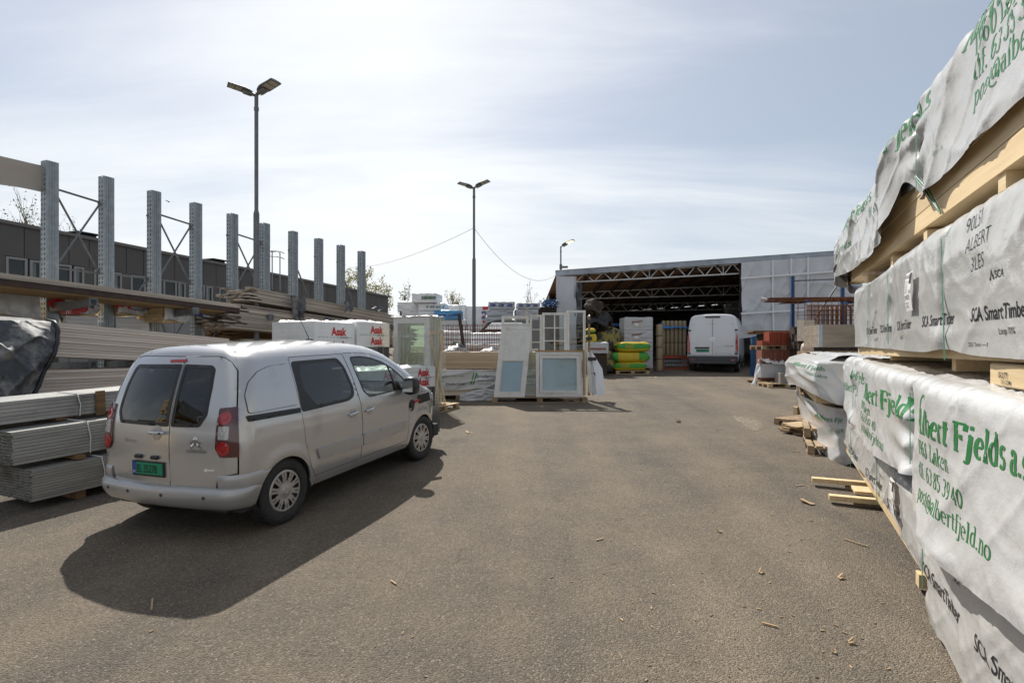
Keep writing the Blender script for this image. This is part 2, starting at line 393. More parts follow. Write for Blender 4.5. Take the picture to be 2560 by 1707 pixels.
# stone, tiles
M['concrete_dark'] = mat('dark_concrete_block', (0.16,0.165,0.175), (0.11,0.115,0.12), 20.0, 0.9, bump=0.2, bscale=40, island=0.1)
M['concrete'] = mat('concrete', (0.30,0.28,0.255), (0.22,0.205,0.19), 25.0, 0.9, bump=0.3, bscale=60)
M['tile_red'] = mat('red_roof_tile', (0.36,0.075,0.035), (0.28,0.055,0.03), 6.0, 0.6, island=0.15)
M['tile_brick'] = mat('brick_red_tile', (0.30,0.11,0.07), (0.22,0.08,0.05), 6.0, 0.75, island=0.15)
M['tile_black'] = mat('black_roof_tile', (0.03,0.035,0.05), rough=0.5, island=0.15)
# building
M['panel'] = mat('grey_facade_panel', (0.115,0.105,0.098), (0.095,0.088,0.083), 0.7, 0.6, island=0.06)
M['panel_gap'] = mat('dark_joint', (0.03,0.029,0.028), rough=0.7)
M['panel_pale'] = mat('pale_facade_panel', (0.30,0.30,0.295), (0.25,0.25,0.245), 0.8, 0.6)
M['coping'] = mat('roof_coping', (0.16,0.15,0.14), rough=0.5, metal=0.2)
M['frame_white'] = mat('white_window_paint', (0.70,0.69,0.67), (0.62,0.605,0.58), 5.0, 0.45, stain=((0.46,0.41,0.34), 4.0, 0.62, 0.8))
M['frame_dull'] = mat('dull_window_frame', (0.30,0.30,0.295), rough=0.5)
M['frame_grime'] = mat('aged_window_paint', (0.66,0.64,0.60), (0.54,0.51,0.46), 4.0, 0.5)
M['curtain'] = mat('pale_curtain', (0.5,0.5,0.48), rough=0.8)
M['room_dark'] = mat('dark_room', (0.02,0.02,0.022), rough=0.9)
M['pane_dark'] = glass('dark_window_pane', (0.55,0.6,0.6), 0.0, 1.0)
M['pane'] = glass('window_pane', (0.86,0.93,0.90), 0.0, 1.3)
M['pane_green'] = glass('greenish_pane', (0.86,0.91,0.82), 0.0, 1.0, 0.04, (0.5,0.55,0.42))
M['pane_blue'] = mat('covered_blue_pane', (0.27,0.385,0.44), (0.22,0.335,0.39), 0.8, 0.06, spec=0.9)
M['amber_wood'] = mat('amber_sealed_edge', (0.35,0.2,0.06), rough=0.5)
M['cream'] = mat('cream_wood_profile', (0.66,0.62,0.48), (0.57,0.53,0.40), 4.0, 0.5)
# vegetation
M['bark'] = mat('pale_bark', (0.16,0.13,0.1), (0.08,0.065,0.05), 8.0, 0.9)
M['bud'] = mat('spring_leaf', (0.30,0.28,0.09), (0.2,0.19,0.07), 3.0, 0.7)
M['bud_pale'] = mat('pale_spring_leaf', (0.50,0.46,0.20), (0.36,0.33,0.14), 3.0, 0.7)
# vehicles
M['silver'] = mat('silver_paint', (0.545,0.545,0.545), (0.51,0.51,0.51), 0.7, 0.24, 0.58, coat=1.0, stain=((0.31,0.29,0.265), 1.5, 0.58, 0.9))
M['silver_plastic'] = mat('painted_bumper', (0.45,0.445,0.44), (0.41,0.405,0.40), 1.0, 0.38, 0.4, coat=0.5, stain=((0.33,0.31,0.28), 2.2, 0.58, 0.85))
M['white_paint'] = mat('white_van_paint', (0.74,0.75,0.77), (0.70,0.71,0.73), 0.8, 0.3, coat=0.6)
M['black_plastic'] = mat('black_plastic', (0.018,0.018,0.02), rough=0.42)
M['grey_plastic'] = mat('grey_plastic', (0.06,0.062,0.066), rough=0.55)
M['rubber'] = mat('tyre_rubber', (0.022,0.021,0.021), (0.035,0.033,0.031), 9.0, 0.8, bump=0.2, bscale=30)
M['hubcap'] = mat('silver_hubcap', (0.52,0.50,0.48), (0.40,0.38,0.36), 5.0, 0.38, 0.5)
M['chrome'] = mat('chrome', (0.62,0.63,0.64), rough=0.15, metal=1.0)
M['lamp_red'] = mat('red_lamp_lens', (0.36,0.008,0.012), rough=0.12, spec=0.7, coat=0.7)
M['lamp_dark_red'] = mat('dark_red_lens', (0.07,0.008,0.01), rough=0.1, spec=0.7, coat=0.8)
M['lamp_clear'] = mat('clear_lamp_lens', (0.5,0.5,0.5), (0.3,0.3,0.3), 30, 0.15, spec=0.8, coat=0.8)
M['plate_green'] = mat('green_number_plate', (0.0,0.245,0.13), rough=0.4)
M['plate_blue'] = mat('blue_plate_band', (0.02,0.06,0.32), rough=0.4)
M['car_glass'] = glass('tinted_car_glass', (0.10,0.11,0.11), 0.0, 1.25)
M['car_glass_clear'] = glass('green_car_glass', (0.62,0.70,0.66), 0.0, 1.1)
M['car_in'] = mat('dark_car_interior', (0.03,0.032,0.036), rough=0.8)
M['seat'] = mat('grey_seat_cloth', (0.07,0.072,0.08), rough=0.9)
M['lens_off'] = mat('street_lamp_lens', (0.42,0.40,0.34), (0.3,0.285,0.24), 20, 0.3)
M['lamp_body'] = mat('street_lamp_body', (0.15,0.155,0.15), rough=0.5)
def glow(name, col, s):
    m = bpy.data.materials.new(name); m.use_nodes = True; b = m.node_tree.nodes['Principled BSDF']
    b.inputs['Base Color'].default_value = (*col, 1); b.inputs['Emission Color'].default_value = (*col, 1); b.inputs['Emission Strength'].default_value = s
    return m
M['lens_on'] = glow('lit_street_lamp_lens', (1.0, 0.86, 0.5), 1.6)

def asphalt():
    m = bpy.data.materials.new('dusty_asphalt'); m.use_nodes = True; nt = m.node_tree; N = nt.nodes.new; L = nt.links.new
    b = nt.nodes['Principled BSDF']; b.inputs['Roughness'].default_value = 0.88; b.inputs['Specular IOR Level'].default_value = 0.25
    tc = N('ShaderNodeTexCoord')
    def noise(sc, det=4, st=(1,1,1), rough=0.55, rot=0.0):
        mp = N('ShaderNodeMapping'); mp.inputs['Scale'].default_value = st; mp.inputs['Rotation'].default_value = (0,0,rot); L(tc.outputs['Object'], mp.inputs[0])
        n = N('ShaderNodeTexNoise'); n.inputs['Scale'].default_value = sc; n.inputs['Detail'].default_value = det; n.inputs['Roughness'].default_value = rough
        L(mp.outputs[0], n.inputs['Vector']); return n.outputs[0]
    def rng(v, a, b_, c=0.0, d=1.0):
        r_ = N('ShaderNodeMapRange'); r_.inputs[1].default_value = a; r_.inputs[2].default_value = b_; r_.inputs[3].default_value = c; r_.inputs[4].default_value = d; L(v, r_.inputs[0]); return r_.outputs[0]
    def mix(f, a, c, mode='MIX'):
        x = N('ShaderNodeMix'); x.data_type = 'RGBA'; x.blend_type = mode
        for i, v in ((0, f), (6, a), (7, c)):
            if isinstance(v, (int, float)): x.inputs[i].default_value = v
            elif isinstance(v, tuple): x.inputs[i].default_value = (*v, 1)
            else: L(v, x.inputs[i])
        return x.outputs[2]
    big = noise(0.22, 6); mid = noise(1.3, 6, rough=0.65); tracks = noise(0.7, 4, (1.6, 0.12, 1), rot=-0.33)
    dust = N('ShaderNodeMath'); dust.operation = 'ADD'; L(big, dust.inputs[0]); L(mid, dust.inputs[1])
    d2 = N('ShaderNodeMath'); d2.operation = 'ADD'; L(dust.outputs[0], d2.inputs[0]); L(tracks, d2.inputs[1])
    f = rng(d2.outputs[0], 1.22, 1.82)
    base = mix(f, (0.104, 0.089, 0.073), (0.184, 0.149, 0.109))
    # single stones of the aggregate, pale and dark
    vo = N('ShaderNodeTexVoronoi'); vo.feature = 'F1'; vo.inputs['Scale'].default_value = 95.0; L(tc.outputs['Object'], vo.inputs['Vector'])
    sc = N('ShaderNodeSeparateColor'); L(vo.outputs['Color'], sc.inputs[0])
    st = rng(sc.outputs[0], 0.0, 1.0, 0.68, 1.28)
    vm = N('ShaderNodeVectorMath'); vm.operation = 'SCALE'; L(base, vm.inputs[0]); L(st, vm.inputs['Scale'])
    pale = rng(sc.outputs[1], 0.95, 0.975)
    c2 = mix(pale, vm.outputs[0], (0.27, 0.23, 0.18))
    # trodden pits, damp spots and dark blotches with a shape of their own
    sp = rng(noise(3.2, 7, rough=0.7), 0.60, 0.74)
    spm = N('ShaderNodeMath'); spm.operation = 'MULTIPLY'; spm.inputs[1].default_value = 0.45; L(sp, spm.inputs[0])
    c3 = mix(spm.outputs[0], c2, (0.075, 0.07, 0.065))
    # fine cracks, here and there, and old oil spots
    wv = N('ShaderNodeTexNoise'); wv.inputs['Scale'].default_value = 1.6; wv.inputs['Detail'].default_value = 4; L(tc.outputs['Object'], wv.inputs['Vector'])
    wm = N('ShaderNodeVectorMath'); wm.operation = 'MULTIPLY_ADD'; wm.inputs[1].default_value = (0.9, 0.9, 0); L(wv.outputs['Color'], wm.inputs[0]); L(tc.outputs['Object'], wm.inputs[2])
    ck = N('ShaderNodeTexVoronoi'); ck.feature = 'DISTANCE_TO_EDGE'; ck.inputs['Scale'].default_value = 0.33; L(wm.outputs[0], ck.inputs['Vector'])
    cl = rng(ck.outputs['Distance'], 0.001, 0.0035, 0.35, 0.0); cmk = rng(noise(0.35, 3), 0.50, 0.58)
    cm_ = N('ShaderNodeMath'); cm_.operation = 'MULTIPLY'; L(cl, cm_.inputs[0]); L(cmk, cm_.inputs[1]); c3 = mix(cm_.outputs[0], c3, (0.03, 0.027, 0.024))
    os_ = N('ShaderNodeTexVoronoi'); os_.inputs['Scale'].default_value = 0.55; L(wm.outputs[0], os_.inputs['Vector'])
    oc = N('ShaderNodeSeparateColor'); L(os_.outputs['Color'], oc.inputs[0])
    ol = rng(os_.outputs['Distance'], 0.04, 0.17, 0.42, 0.0); om = rng(oc.outputs[0], 0.62, 0.66); o2 = N('ShaderNodeMath'); o2.operation = 'MULTIPLY'; L(ol, o2.inputs[0]); L(om, o2.inputs[1])
    c3 = mix(o2.outputs[0], c3, (0.045, 0.041, 0.037))
    fine = rng(noise(240, 2), 0.3, 0.7, 0.8, 1.2)
    v3 = N('ShaderNodeVectorMath'); v3.operation = 'SCALE'; L(c3, v3.inputs[0]); L(fine, v3.inputs['Scale'])
    L(v3.outputs[0], b.inputs['Base Color'])
    hh = N('ShaderNodeMath'); hh.operation = 'MULTIPLY_ADD'; L(noise(55, 3), hh.inputs[0]); hh.inputs[1].default_value = 0.8
    L(rng(vo.outputs['Distance'], 0.0, 0.8, 1.0, 0.0), hh.inputs[2])
    bp = N('ShaderNodeBump'); bp.inputs['Strength'].default_value = 0.85; bp.inputs['Distance'].default_value = 0.009; L(hh.outputs[0], bp.inputs['Height']); L(bp.outputs[0], b.inputs['Normal'])
    return m
M['asphalt'] = asphalt()
# ------------------------------------------------------------------ lettering
_TC = {}
def sans(body, bold=0.0, shear=0.0, xs=1.0):
    "built-in sans face as 2-D polygons, cap height about 0.7"
    key = (body, bold, shear, xs)
    if key in _TC: return _TC[key]
    cu = bpy.data.curves.new('lettering', 'FONT'); cu.body = body; cu.size = 1.0; cu.offset = bold; cu.shear = shear; cu.resolution_u = 4
    ob = bpy.data.objects.new('lettering', cu); COL.objects.link(ob)
    dg = bpy.context.evaluated_depsgraph_get(); me = ob.evaluated_get(dg).to_mesh()
    vs = [(v.co.x*xs, v.co.y) for v in me.vertices]; fs = [tuple(p.vertices) for p in me.polygons]
    ob.evaluated_get(dg).to_mesh_clear(); bpy.data.objects.remove(ob); bpy.data.curves.remove(cu)
    _TC[key] = (vs, fs); return _TC[key]

# a serif hand drawn as pen strokes: upright strokes thick, level strokes thin
def _arc(cx, cy, rx, ry, a0, a1, n=14):
    return [(cx + rx*math.cos(R(a0+(a1-a0)*k/n)), cy + ry*math.sin(R(a0+(a1-a0)*k/n))) for k in range(n+1)]
def _S(x, y=0.0, w=0.2): return [(x-w/2, y), (x+w/2, y)]
GLY = {
 'A': (0.62, [[(0.06,0.0),(0.31,0.72)], [(0.31,0.72),(0.54,0.0)], [(0.15,0.26),(0.46,0.26)], _S(0.06), _S(0.54,0,0.22)]),
 'l': (0.26, [[(0.13,0.0),(0.13,0.74)], _S(0.13), [(0.03,0.70),(0.13,0.74)]]),
 'b': (0.5, [[(0.11,0.02),(0.11,0.74)], [(0.02,0.70),(0.11,0.74)], _arc(0.25,0.24,0.17,0.24,150,-150)]),
 'e': (0.44, [[(0.07,0.27),(0.37,0.27)], _arc(0.22,0.24,0.17,0.24,8,310)]),
 'r': (0.36, [[(0.11,0.0),(0.11,0.48)], _S(0.11), [(0.02,0.45),(0.11,0.48)], [(0.11,0.33),(0.18,0.45),(0.27,0.48),(0.33,0.43)]]),
 't': (0.32, [[(0.14,0.64),(0.14,0.12),(0.18,0.02),(0.29,0.05)], [(0.03,0.47),(0.28,0.47)]]),
 'F': (0.56, [[(0.14,0.0),(0.14,0.72)], _S(0.14,0,0.24), [(0.02,0.72),(0.52,0.72)], [(0.52,0.72),(0.52,0.56)], [(0.14,0.38),(0.38,0.38)], [(0.38,0.45),(0.38,0.31)]]),
 'j': (0.28, [[(0.15,0.48),(0.15,-0.08),(0.09,-0.2),(-0.02,-0.18)], [(0.05,0.45),(0.15,0.48)], [(0.15,0.62),(0.15,0.72)]]),
 'd': (0.5, [[(0.37,0.02),(0.37,0.74)], [(0.27,0.70),(0.37,0.74)], _arc(0.23,0.24,0.17,0.24,30,330), [(0.37,0.02),(0.46,0.04)]]),
 's': (0.38, [_arc(0.19,0.36,0.12,0.12,30,270,10) + _arc(0.19,0.12,0.13,0.12,90,-150,10)]),
 'a': (0.44, [[(0.06,0.38),(0.16,0.48),(0.28,0.44),(0.31,0.34),(0.31,0.08),(0.40,0.01)], _arc(0.19,0.14,0.13,0.14,60,330)]),
 '.': (0.2, [[(0.09,0.0),(0.09,0.09)]]),
 '1': (0.34, [[(0.18,0.0),(0.18,0.7)], _S(0.18), [(0.06,0.6),(0.18,0.7)]]),
 '9': (0.46, [_arc(0.22,0.48,0.15,0.21,0,360,18), [(0.37,0.5),(0.36,0.25),(0.26,0.06),(0.10,0.0)]]),
 '6': (0.46, [_arc(0.23,0.22,0.15,0.21,0,360,18), [(0.08,0.22),(0.10,0.46),(0.20,0.64),(0.36,0.70)]]),
 '0': (0.46, [_arc(0.22,0.35,0.15,0.35,0,360,20)]),
 '3': (0.44, [_arc(0.19,0.52,0.14,0.17,140,-80,12), _arc(0.19,0.18,0.16,0.18,85,-150,12)]),
 '8': (0.46, [_arc(0.22,0.53,0.13,0.16,0,360,16), _arc(0.22,0.19,0.16,0.18,0,360,16)]),
 '5': (0.44, [[(0.36,0.70),(0.10,0.70)], [(0.10,0.70),(0.09,0.40)], _arc(0.19,0.21,0.16,0.21,125,-150,14)]),
 '4': (0.48, [[(0.32,0.0),(0.32,0.7)], [(0.32,0.7),(0.03,0.2)], [(0.03,0.2),(0.44,0.2)], _S(0.32,0,0.16)]),
 'L': (0.52, [[(0.14,0.0),(0.14,0.72)], _S(0.14,0.72,0.24), [(0.02,0.0),(0.48,0.0)], [(0.48,0.0),(0.48,0.15)]]),
 'o': (0.46, [_arc(0.22,0.24,0.16,0.24,0,360,20)]),
 'ø': (0.46, [_arc(0.22,0.24,0.16,0.24,0,360,20), [(0.07,-0.04),(0.37,0.52)]]),
 'k': (0.5, [[(0.11,0.0),(0.11,0.74)], [(0.02,0.70),(0.11,0.74)], _S(0.11), [(0.12,0.2),(0.36,0.47)], [(0.2,0.28),(0.42,0.0)], _S(0.37,0.47,0.14), _S(0.42,0,0.16)]),
 'n': (0.52, [[(0.11,0.0),(0.11,0.48)], _S(0.11), [(0.02,0.45),(0.11,0.48)], [(0.11,0.32),(0.2,0.45),(0.30,0.48),(0.38,0.4),(0.39,0.0)], _S(0.39)]),
 'f': (0.32, [[(0.13,0.0),(0.13,0.58),(0.19,0.72),(0.32,0.70)], _S(0.13), [(0.03,0.47),(0.27,0.47)]]),
 'p': (0.5, [[(0.11,-0.2),(0.11,0.48)], [(0.02,0.45),(0.11,0.48)], _S(0.11,-0.2), _arc(0.25,0.24,0.17,0.24,150,-150)]),
 '@': (0.8, [_arc(0.38,0.26,0.34,0.40,-40,300,26), _arc(0.37,0.26,0.13,0.18,0,360,14), [(0.52,0.44),(0.50,0.14),(0.60,0.08),(0.68,0.2)]]),
 ' ': (0.22, []),
}
def serif(body, thick=0.075, thin=0.03, slant=0.0, xs=1.0):
    key = ('serif', body, thick, thin, slant, xs)
    if key in _TC: return _TC[key]
    V, Fc = [], []; x0 = 0.0
    for ch in body:
        adv, strokes = GLY[ch]
        for st in strokes:
            pts = [np.array(p, float) for p in st]
            if len(pts) > 2 and len(pts) < 9:       # soften short hand-placed curves
                q = []
                for i in range(len(pts)-1):
                    a = pts[max(i-1,0)]; b = pts[i]; c = pts[i+1]; d = pts[min(i+2,len(pts)-1)]
                    for k in range(4):
                        t = k/4; q.append(0.5*((2*b)+(c-a)*t+(2*a-5*b+4*c-d)*t*t+(-a+3*b-3*c+d)*t**3))
                q.append(pts[-1]); pts = q
            n = len(pts); closed = np.linalg.norm(pts[0]-pts[-1]) < 1e-6
            lf, rt = [], []
            for i in range(n):
                if closed: d = pts[(i+1) % (n-1)] - pts[(i-1) % (n-1)]
                else: d = pts[min(i+1,n-1)] - pts[max(i-1,0)]
                ln = np.hypot(*d) or 1e-6; d = d/ln
                w = (thin + (thick-thin)*abs(d[1])**1.5)/2
                nn = np.array((-d[1], d[0]))*w
                e = d*0.0
                lf.append(pts[i]+nn); rt.append(pts[i]-nn)
            o = len(V)
            for i in range(n):
                for p in (lf[i], rt[i]):
                    V.append(((x0 + p[0]*xs + p[1]*slant), p[1]))
            for i in range(n-1): Fc.append((o+2*i, o+2*i+2, o+2*i+3, o+2*i+1))
        x0 += adv*xs + thick*0.25
    _TC[key] = (V, Fc); return _TC[key]

def text_width(t): return max(v[0] for v in t[0])
def lay(mb, t, size, fn, m=0, cell=0.03, x0=0.0, y0=0.0, lift=0.0):
    """cut a 2-D text along a fine grid and lay it on a surface: fn(arrays x, y) -> (n,3) points; x runs with the reading direction"""
    vs, fs = t
    bm = bmesh.new()
    bv = [bm.verts.new((x0 + x*size, y0 + y*size, 0)) for x, y in vs]
    for f in fs:
        try: bm.faces.new([bv[i] for i in f])
        except ValueError: pass
    if cell:
        xs = [v.co.x for v in bm.verts]; ys = [v.co.y for v in bm.verts]
        for lo, hi, no in ((min(xs), max(xs), (1,0,0)), (min(ys), max(ys), (0,1,0))):
            k = math.ceil(lo/cell)*cell
            while k < hi:
                co = (k,0,0) if no[0] else (0,k,0)
                bmesh.ops.bisect_plane(bm, geom=bm.verts[:]+bm.edges[:]+bm.faces[:], plane_co=co, plane_no=no, dist=1e-6); k += cell
    bm.verts.index_update()
    A = np.array([v.co[:2] for v in bm.verts])
    if len(A):
        Pt = fn(A[:,0], A[:,1])
        ok = ~np.isnan(Pt).any(1); mp = np.cumsum(ok)-1
        mb.add([tuple(p) for p in Pt[ok]], [tuple(int(mp[v.index]) for v in f.verts) for f in bm.faces if all(ok[v.index] for v in f.verts)], m)
    bm.free(); return mb
def flat(o, ex, ey, lift=0.003):
    "text surface: a flat face with reading direction ex and up ey"
    o = np.array(o, float); ex = np.array(Vector(ex).normalized()); ey = np.array(Vector(ey).normalized()); n = np.cross(ex, ey)
    return lambda x, y: o + np.outer(x, ex) + np.outer(y, ey) + n*lift
# ------------------------------------------------------------------ surface panels cut from a curved body
def dense(poly, sp, closed=True):
    out = []
    n = len(poly)
    for i in range(n if closed else n-1):
        a = np.array(poly[i], float); b = np.array(poly[(i+1) % n], float); k = max(1, int(math.ceil(np.hypot(*(b-a))/sp)))
        for j in range(k): out.append(tuple(a+(b-a)*j/k))
    if not closed: out.append(tuple(poly[-1]))
    return out
def rounded(poly, r, n=5):
    out = []; m = len(poly)
    for i in range(m):
        p0, p, p1 = (np.array(poly[(i+k) % m], float) for k in (-1, 0, 1))
        a = p0-p; b = p1-p; la, lb = np.hypot(*a), np.hypot(*b)
        rr = min(r, la*0.45, lb*0.45)
        s, e = p + a/la*rr, p + b/lb*rr
        for k in range(n+1):
            t = k/n; out.append(tuple(s*(1-t)**2 + p*2*t*(1-t) + e*t*t))
    return out
def inpoly(P, poly):
    x, y = P[:,0], P[:,1]; c = np.zeros(len(P), bool); n = len(poly)
    for i in range(n):
        x1, y1 = poly[i]; x2, y2 = poly[(i+1) % n]
        if y1 == y2: continue
        k = ((y1 > y) != (y2 > y)) & (x < (x2-x1)*(y-y1)/(y2-y1)+x1); c ^= k
    return c
def shrink(poly, d):
    "move each edge of a polygon inwards by d (negative grows it)"
    P = np.array(poly, float); n = len(P)
    area = sum(P[i][0]*P[(i+1)%n][1]-P[(i+1)%n][0]*P[i][1] for i in range(n))
    s = 1 if area > 0 else -1; out = []
    for i in range(n):
        a = P[i]-P[i-1]; b = P[(i+1)%n]-P[i]
        na = np.array((-a[1], a[0]))/(np.hypot(*a)+1e-9)*s; nb = np.array((-b[1], b[0]))/(np.hypot(*b)+1e-9)*s
        m = na+nb; l = np.hypot(*m); m = m/l if l > 1e-6 else na
        c = max(0.5, float(m@na)); out.append(tuple(P[i]+m*d/c))
    return out
def panel(mb, outline, fn, holes=(), sp=0.04, m=0, off=0.0, flange=0.016, fm=None, smooth=True):
    "fn(a, b, off) -> (n,3)"
    O = dense(outline, sp*0.7); Hs = [dense(h, sp*0.7) for h in holes]
    verts = list(O); edges = [(i, (i+1) % len(O)) for i in range(len(O))]
    for h in Hs:
        o = len(verts); verts += h; edges += [(o+i, o+(i+1) % len(h)) for i in range(len(h))]
    A = np.array(O); x0, y0 = A.min(0); x1, y1 = A.max(0)
    gx, gy = np.meshgrid(np.arange(x0+sp/2, x1, sp), np.arange(y0+sp/2, y1, sp)); g = np.stack([gx.ravel(), gy.ravel()], 1)
    if len(g):
        keep = inpoly(g, O)
        for h in Hs: keep &= ~inpoly(g, h)
        g = g[keep]; B = np.array(verts)
        if len(g):
            d = np.min(np.hypot(g[:,None,0]-B[None,:,0], g[:,None,1]-B[None,:,1]), axis=1); g = g[d > sp*0.35]
    allv = [Vector(p) for p in verts] + [Vector(p) for p in g]
    r = delaunay_2d_cdt(allv, edges, [], 0, 1e-6)
    V = np.array([tuple(v) for v in r[0]]); T = np.array([f for f in r[2] if len(f) == 3])
    cen = V[T].mean(1); keep = inpoly(cen, O)
    for h in Hs: keep &= ~inpoly(cen, h)
    T = T[keep]
    P = fn(V[:,0], V[:,1], off)
    base = len(mb.v); mb.add([tuple(p) for p in P], [tuple(t) for t in T], m, smooth)
    if flange:
        cnt = {}
        for t in T:
            for i in range(3):
                e = (t[i], t[(i+1) % 3]); cnt[(min(e), max(e))] = cnt.get((min(e), max(e)), 0)+1
        be = [e for e, c in cnt.items() if c == 1]
        ids = sorted({i for e in be for i in e}); mp = {i: k for k, i in enumerate(ids)}
        Pi = fn(V[ids,0], V[ids,1], off-flange)
        vs = [tuple(P[i]) for i in ids] + [tuple(p) for p in Pi]; n = len(ids)
        mb.add(vs, [(mp[a], mp[b], n+mp[b], n+mp[a]) for a, b in be], m if fm is None else fm, False)
    return mb

def build_small_van():
    d = Vector((math.sin(R(19.3)), math.cos(R(19.3)))); O = Vector((-2.285, 5.75)) - 0.73*1.05*d + 0.865*Vector((-d.y, d.x))
    van = thing('panel_van', 'silver five-door delivery van parked on the asphalt with its charging flap open', 'van', (O.x, O.y, gz(O.y)), math.atan2(d.y, d.x))
    van.rotation_euler = (0.0, -math.atan(SLOPE*d.y), math.atan2(d.y, d.x))
    van.scale = (1.05, 1.0, 1.0)
    W = hermite([.18,.24,.32,.42,.55,.70,.85,1.0,1.08,1.2,1.35,1.5,1.62,1.70,1.85], [.78,.825,.862,.882,.896,.904,.905,.897,.886,.862,.828,.785,.745,.718,.68])
    H = hermite([0,.36,.45,.7,1.2,1.8,2.2,2.45,2.7,2.9,3.1,3.3,3.48,3.6,3.8,4.0,4.15,4.27,4.34,4.40], [1.715,1.72,1.742,1.757,1.768,1.765,1.742,1.705,1.63,1.53,1.41,1.28,1.155,1.095,1.045,.985,.91,.80,.68,.45])
    U = hermite([.2,.45,.6,.9,1.05,1.2,1.4,1.6,1.68,1.705,1.725], [.10,.078,.07,.074,.086,.115,.172,.243,.285,.315,.37])
    RC, RT, BOW = 0.20, 0.13, 0.06
    EN = 4.41
    def bs(u, w):
        b = W(w)
        t = np.clip((u-3.0)/(EN-3.0), 0, 1); b = b*np.clip(1-t**3.4, 0, 1)**(1/2.3)
        x = np.clip(u-(U(w)+BOW), 0, RC); b = b - RC + np.sqrt(np.maximum(RC**2-(RC-x)**2, 0))
        g = np.clip(H(u)-w, 0, RT); b = b - RT + np.sqrt(np.maximum(RT**2-(RT-g)**2, 0))
        for ax in (0.73, 3.458):
            r = np.hypot(u-ax, w-0.31); b = b + 0.014*np.exp(-((r-0.40)/0.055)**2)
        return np.maximum(b, 0.01)
    def nrm(fn, a, b):
        e = 1e-3; pa = fn(a+e, b)-fn(a-e, b); pb = fn(a, b+e)-fn(a, b-e); n = np.cross(pa, pb)
        return n/(np.linalg.norm(n, axis=1, keepdims=True)+1e-12)
    def side0(u, w): return np.stack([u, -bs(u, w), w], 1)
    def FS(u, w, off=0.0):
        u = np.asarray(u, float); w = np.asarray(w, float); p = side0(u, w)
        if np.any(off): p = p + nrm(side0, u, w)*np.reshape(off, (-1, 1))
        return p
    def rear0(c, w):
        k = W(w)-RC; s = np.sign(c); a = np.abs(c); ex = np.maximum(a-k, 0); ph = np.clip(ex/RC, 0, math.pi/2); st = np.maximum(ex-RC*math.pi/2, 0)
        v = np.minimum(a, k) + RC*np.sin(ph); u = U(w) + BOW*(np.minimum(a, k)/k)**2 + RC*(1-np.cos(ph)) + st
        return np.stack([u, s*v, w+0*u], 1)
    def FR(c, w, off=0.0):
        c = np.asarray(c, float); w = np.asarray(w, float); p = rear0(c, w)
        if np.any(off): p = p - nrm(rear0, c, w)*np.reshape(off, (-1, 1))
        return p
    # check: outward directions
    assert FS(np.array([2.0]), np.array([0.8]), 0.1)[0][1] < FS(np.array([2.0]), np.array([0.8]))[0][1]
    assert FR(np.array([0.0]), np.array([0.8]), 0.1)[0][0] < FR(np.array([0.0]), np.array([0.8]))[0][0]
    mir = lambda fn: (lambda a, b, off=0.0: fn(a, b, off)*np.array([1, -1, 1]))
    def arch(cx, r, a0, a1, n=18): return [(cx+r*math.cos(R(a0+(a1-a0)*k/n)), 0.31+r*math.sin(R(a0+(a1-a0)*k/n))) for k in range(n+1)]
    # ---- outlines
    slide = rounded([(1.14,.365),(1.955,.365),(1.978,.6),(1.965,1.0),(1.90,1.35),(1.825,1.64),(.955,1.648),(.955,1.35),(.965,1.1),(1.0,.75),(1.06,.52)], 0.03)
    front = rounded([(1.967,.365),(3.02,.365),(3.055,.6),(3.035,.95),(3.06,1.06),(3.20,1.105),(3.03,1.285),(2.85,1.42),(2.62,1.54),(2.4,1.605),(2.15,1.64),(1.838,1.648),(1.912,1.35),(1.977,1.0),(1.99,.6)], 0.025)
    UT = 0.50
    def top(u, v_):
        vm = np.maximum(bs(u, H(u)), 0.02); crown = 0.048*np.clip((3.9-u)/1.2, 0.25, 1)
        return np.stack([u, v_*vm, H(u) + crown*(1-np.abs(v_)**2.2)], 1)
    NH = 14; cs = np.linspace(-1, 1, 61); HD = np.zeros((NH, 61, 3)); e0 = float(W(1.565))-RC+0.158
    cq = cs*e0; wq = np.interp(np.abs(cq), [0, .48, .56, .64, e0], [1.694, 1.694, 1.680, 1.642, 1.565])
    hq = FR(cq, wq, np.full(61, .0005)); hp = top(np.full(61, UT), cs); hm = hq*.55 + hp*.45; hm[:,0] = hq[:,0]+.035; hm[:,2] = hp[:,2]-.008-.02*np.abs(cs)**8
    for i in range(NH):
        t = i/(NH-1); HD[i] = hq*(1-t)**2 + hm*2*t*(1-t) + hp*t*t
        for k in (0, -1): HD[i,k,1] = np.sign(cs[k])*float(bs(np.array([HD[i,k,0]]), np.array([min(HD[i,k,2], float(H(HD[i,k,0]))-.0008)]))[0])
    topline = [(u, float(H(u))-0.0008) for u in np.linspace(4.36, UT+.03, 90)] + [(float(HD[i,0,0])+.001, min(float(HD[i,0,2]), float(H(HD[i,0,0]))-.0008)) for i in range(NH-1, -1, -1)]
    rearline = [(float(U(w))+BOW+RC*(1-math.cos(0.152/RC))+0.008, w) for w in np.linspace(1.55, 0.30, 40)]
    body_out = arch(.73, .355, 172, 2) + [(1.12,.255),(3.02,.255)] + arch(3.458, .355, 178, -8) + [(3.86,.24),(4.3,.24),(4.37,.30)] + topline + rearline[:-8] + [(0.42,.60)]
    body_out = [p for i, p in enumerate(body_out) if i == 0 or np.hypot(p[0]-body_out[i-1][0], p[1]-body_out[i-1][1]) > 0.004]
    mats_body = [M['silver'], M['black_plastic']]
    body = MB()
    for fn in (FS, mir(FS)):
        panel(body, body_out, fn, [shrink(slide, -0.006), shrink(front, -0.006)], sp=0.035, m=0, flange=0.02)
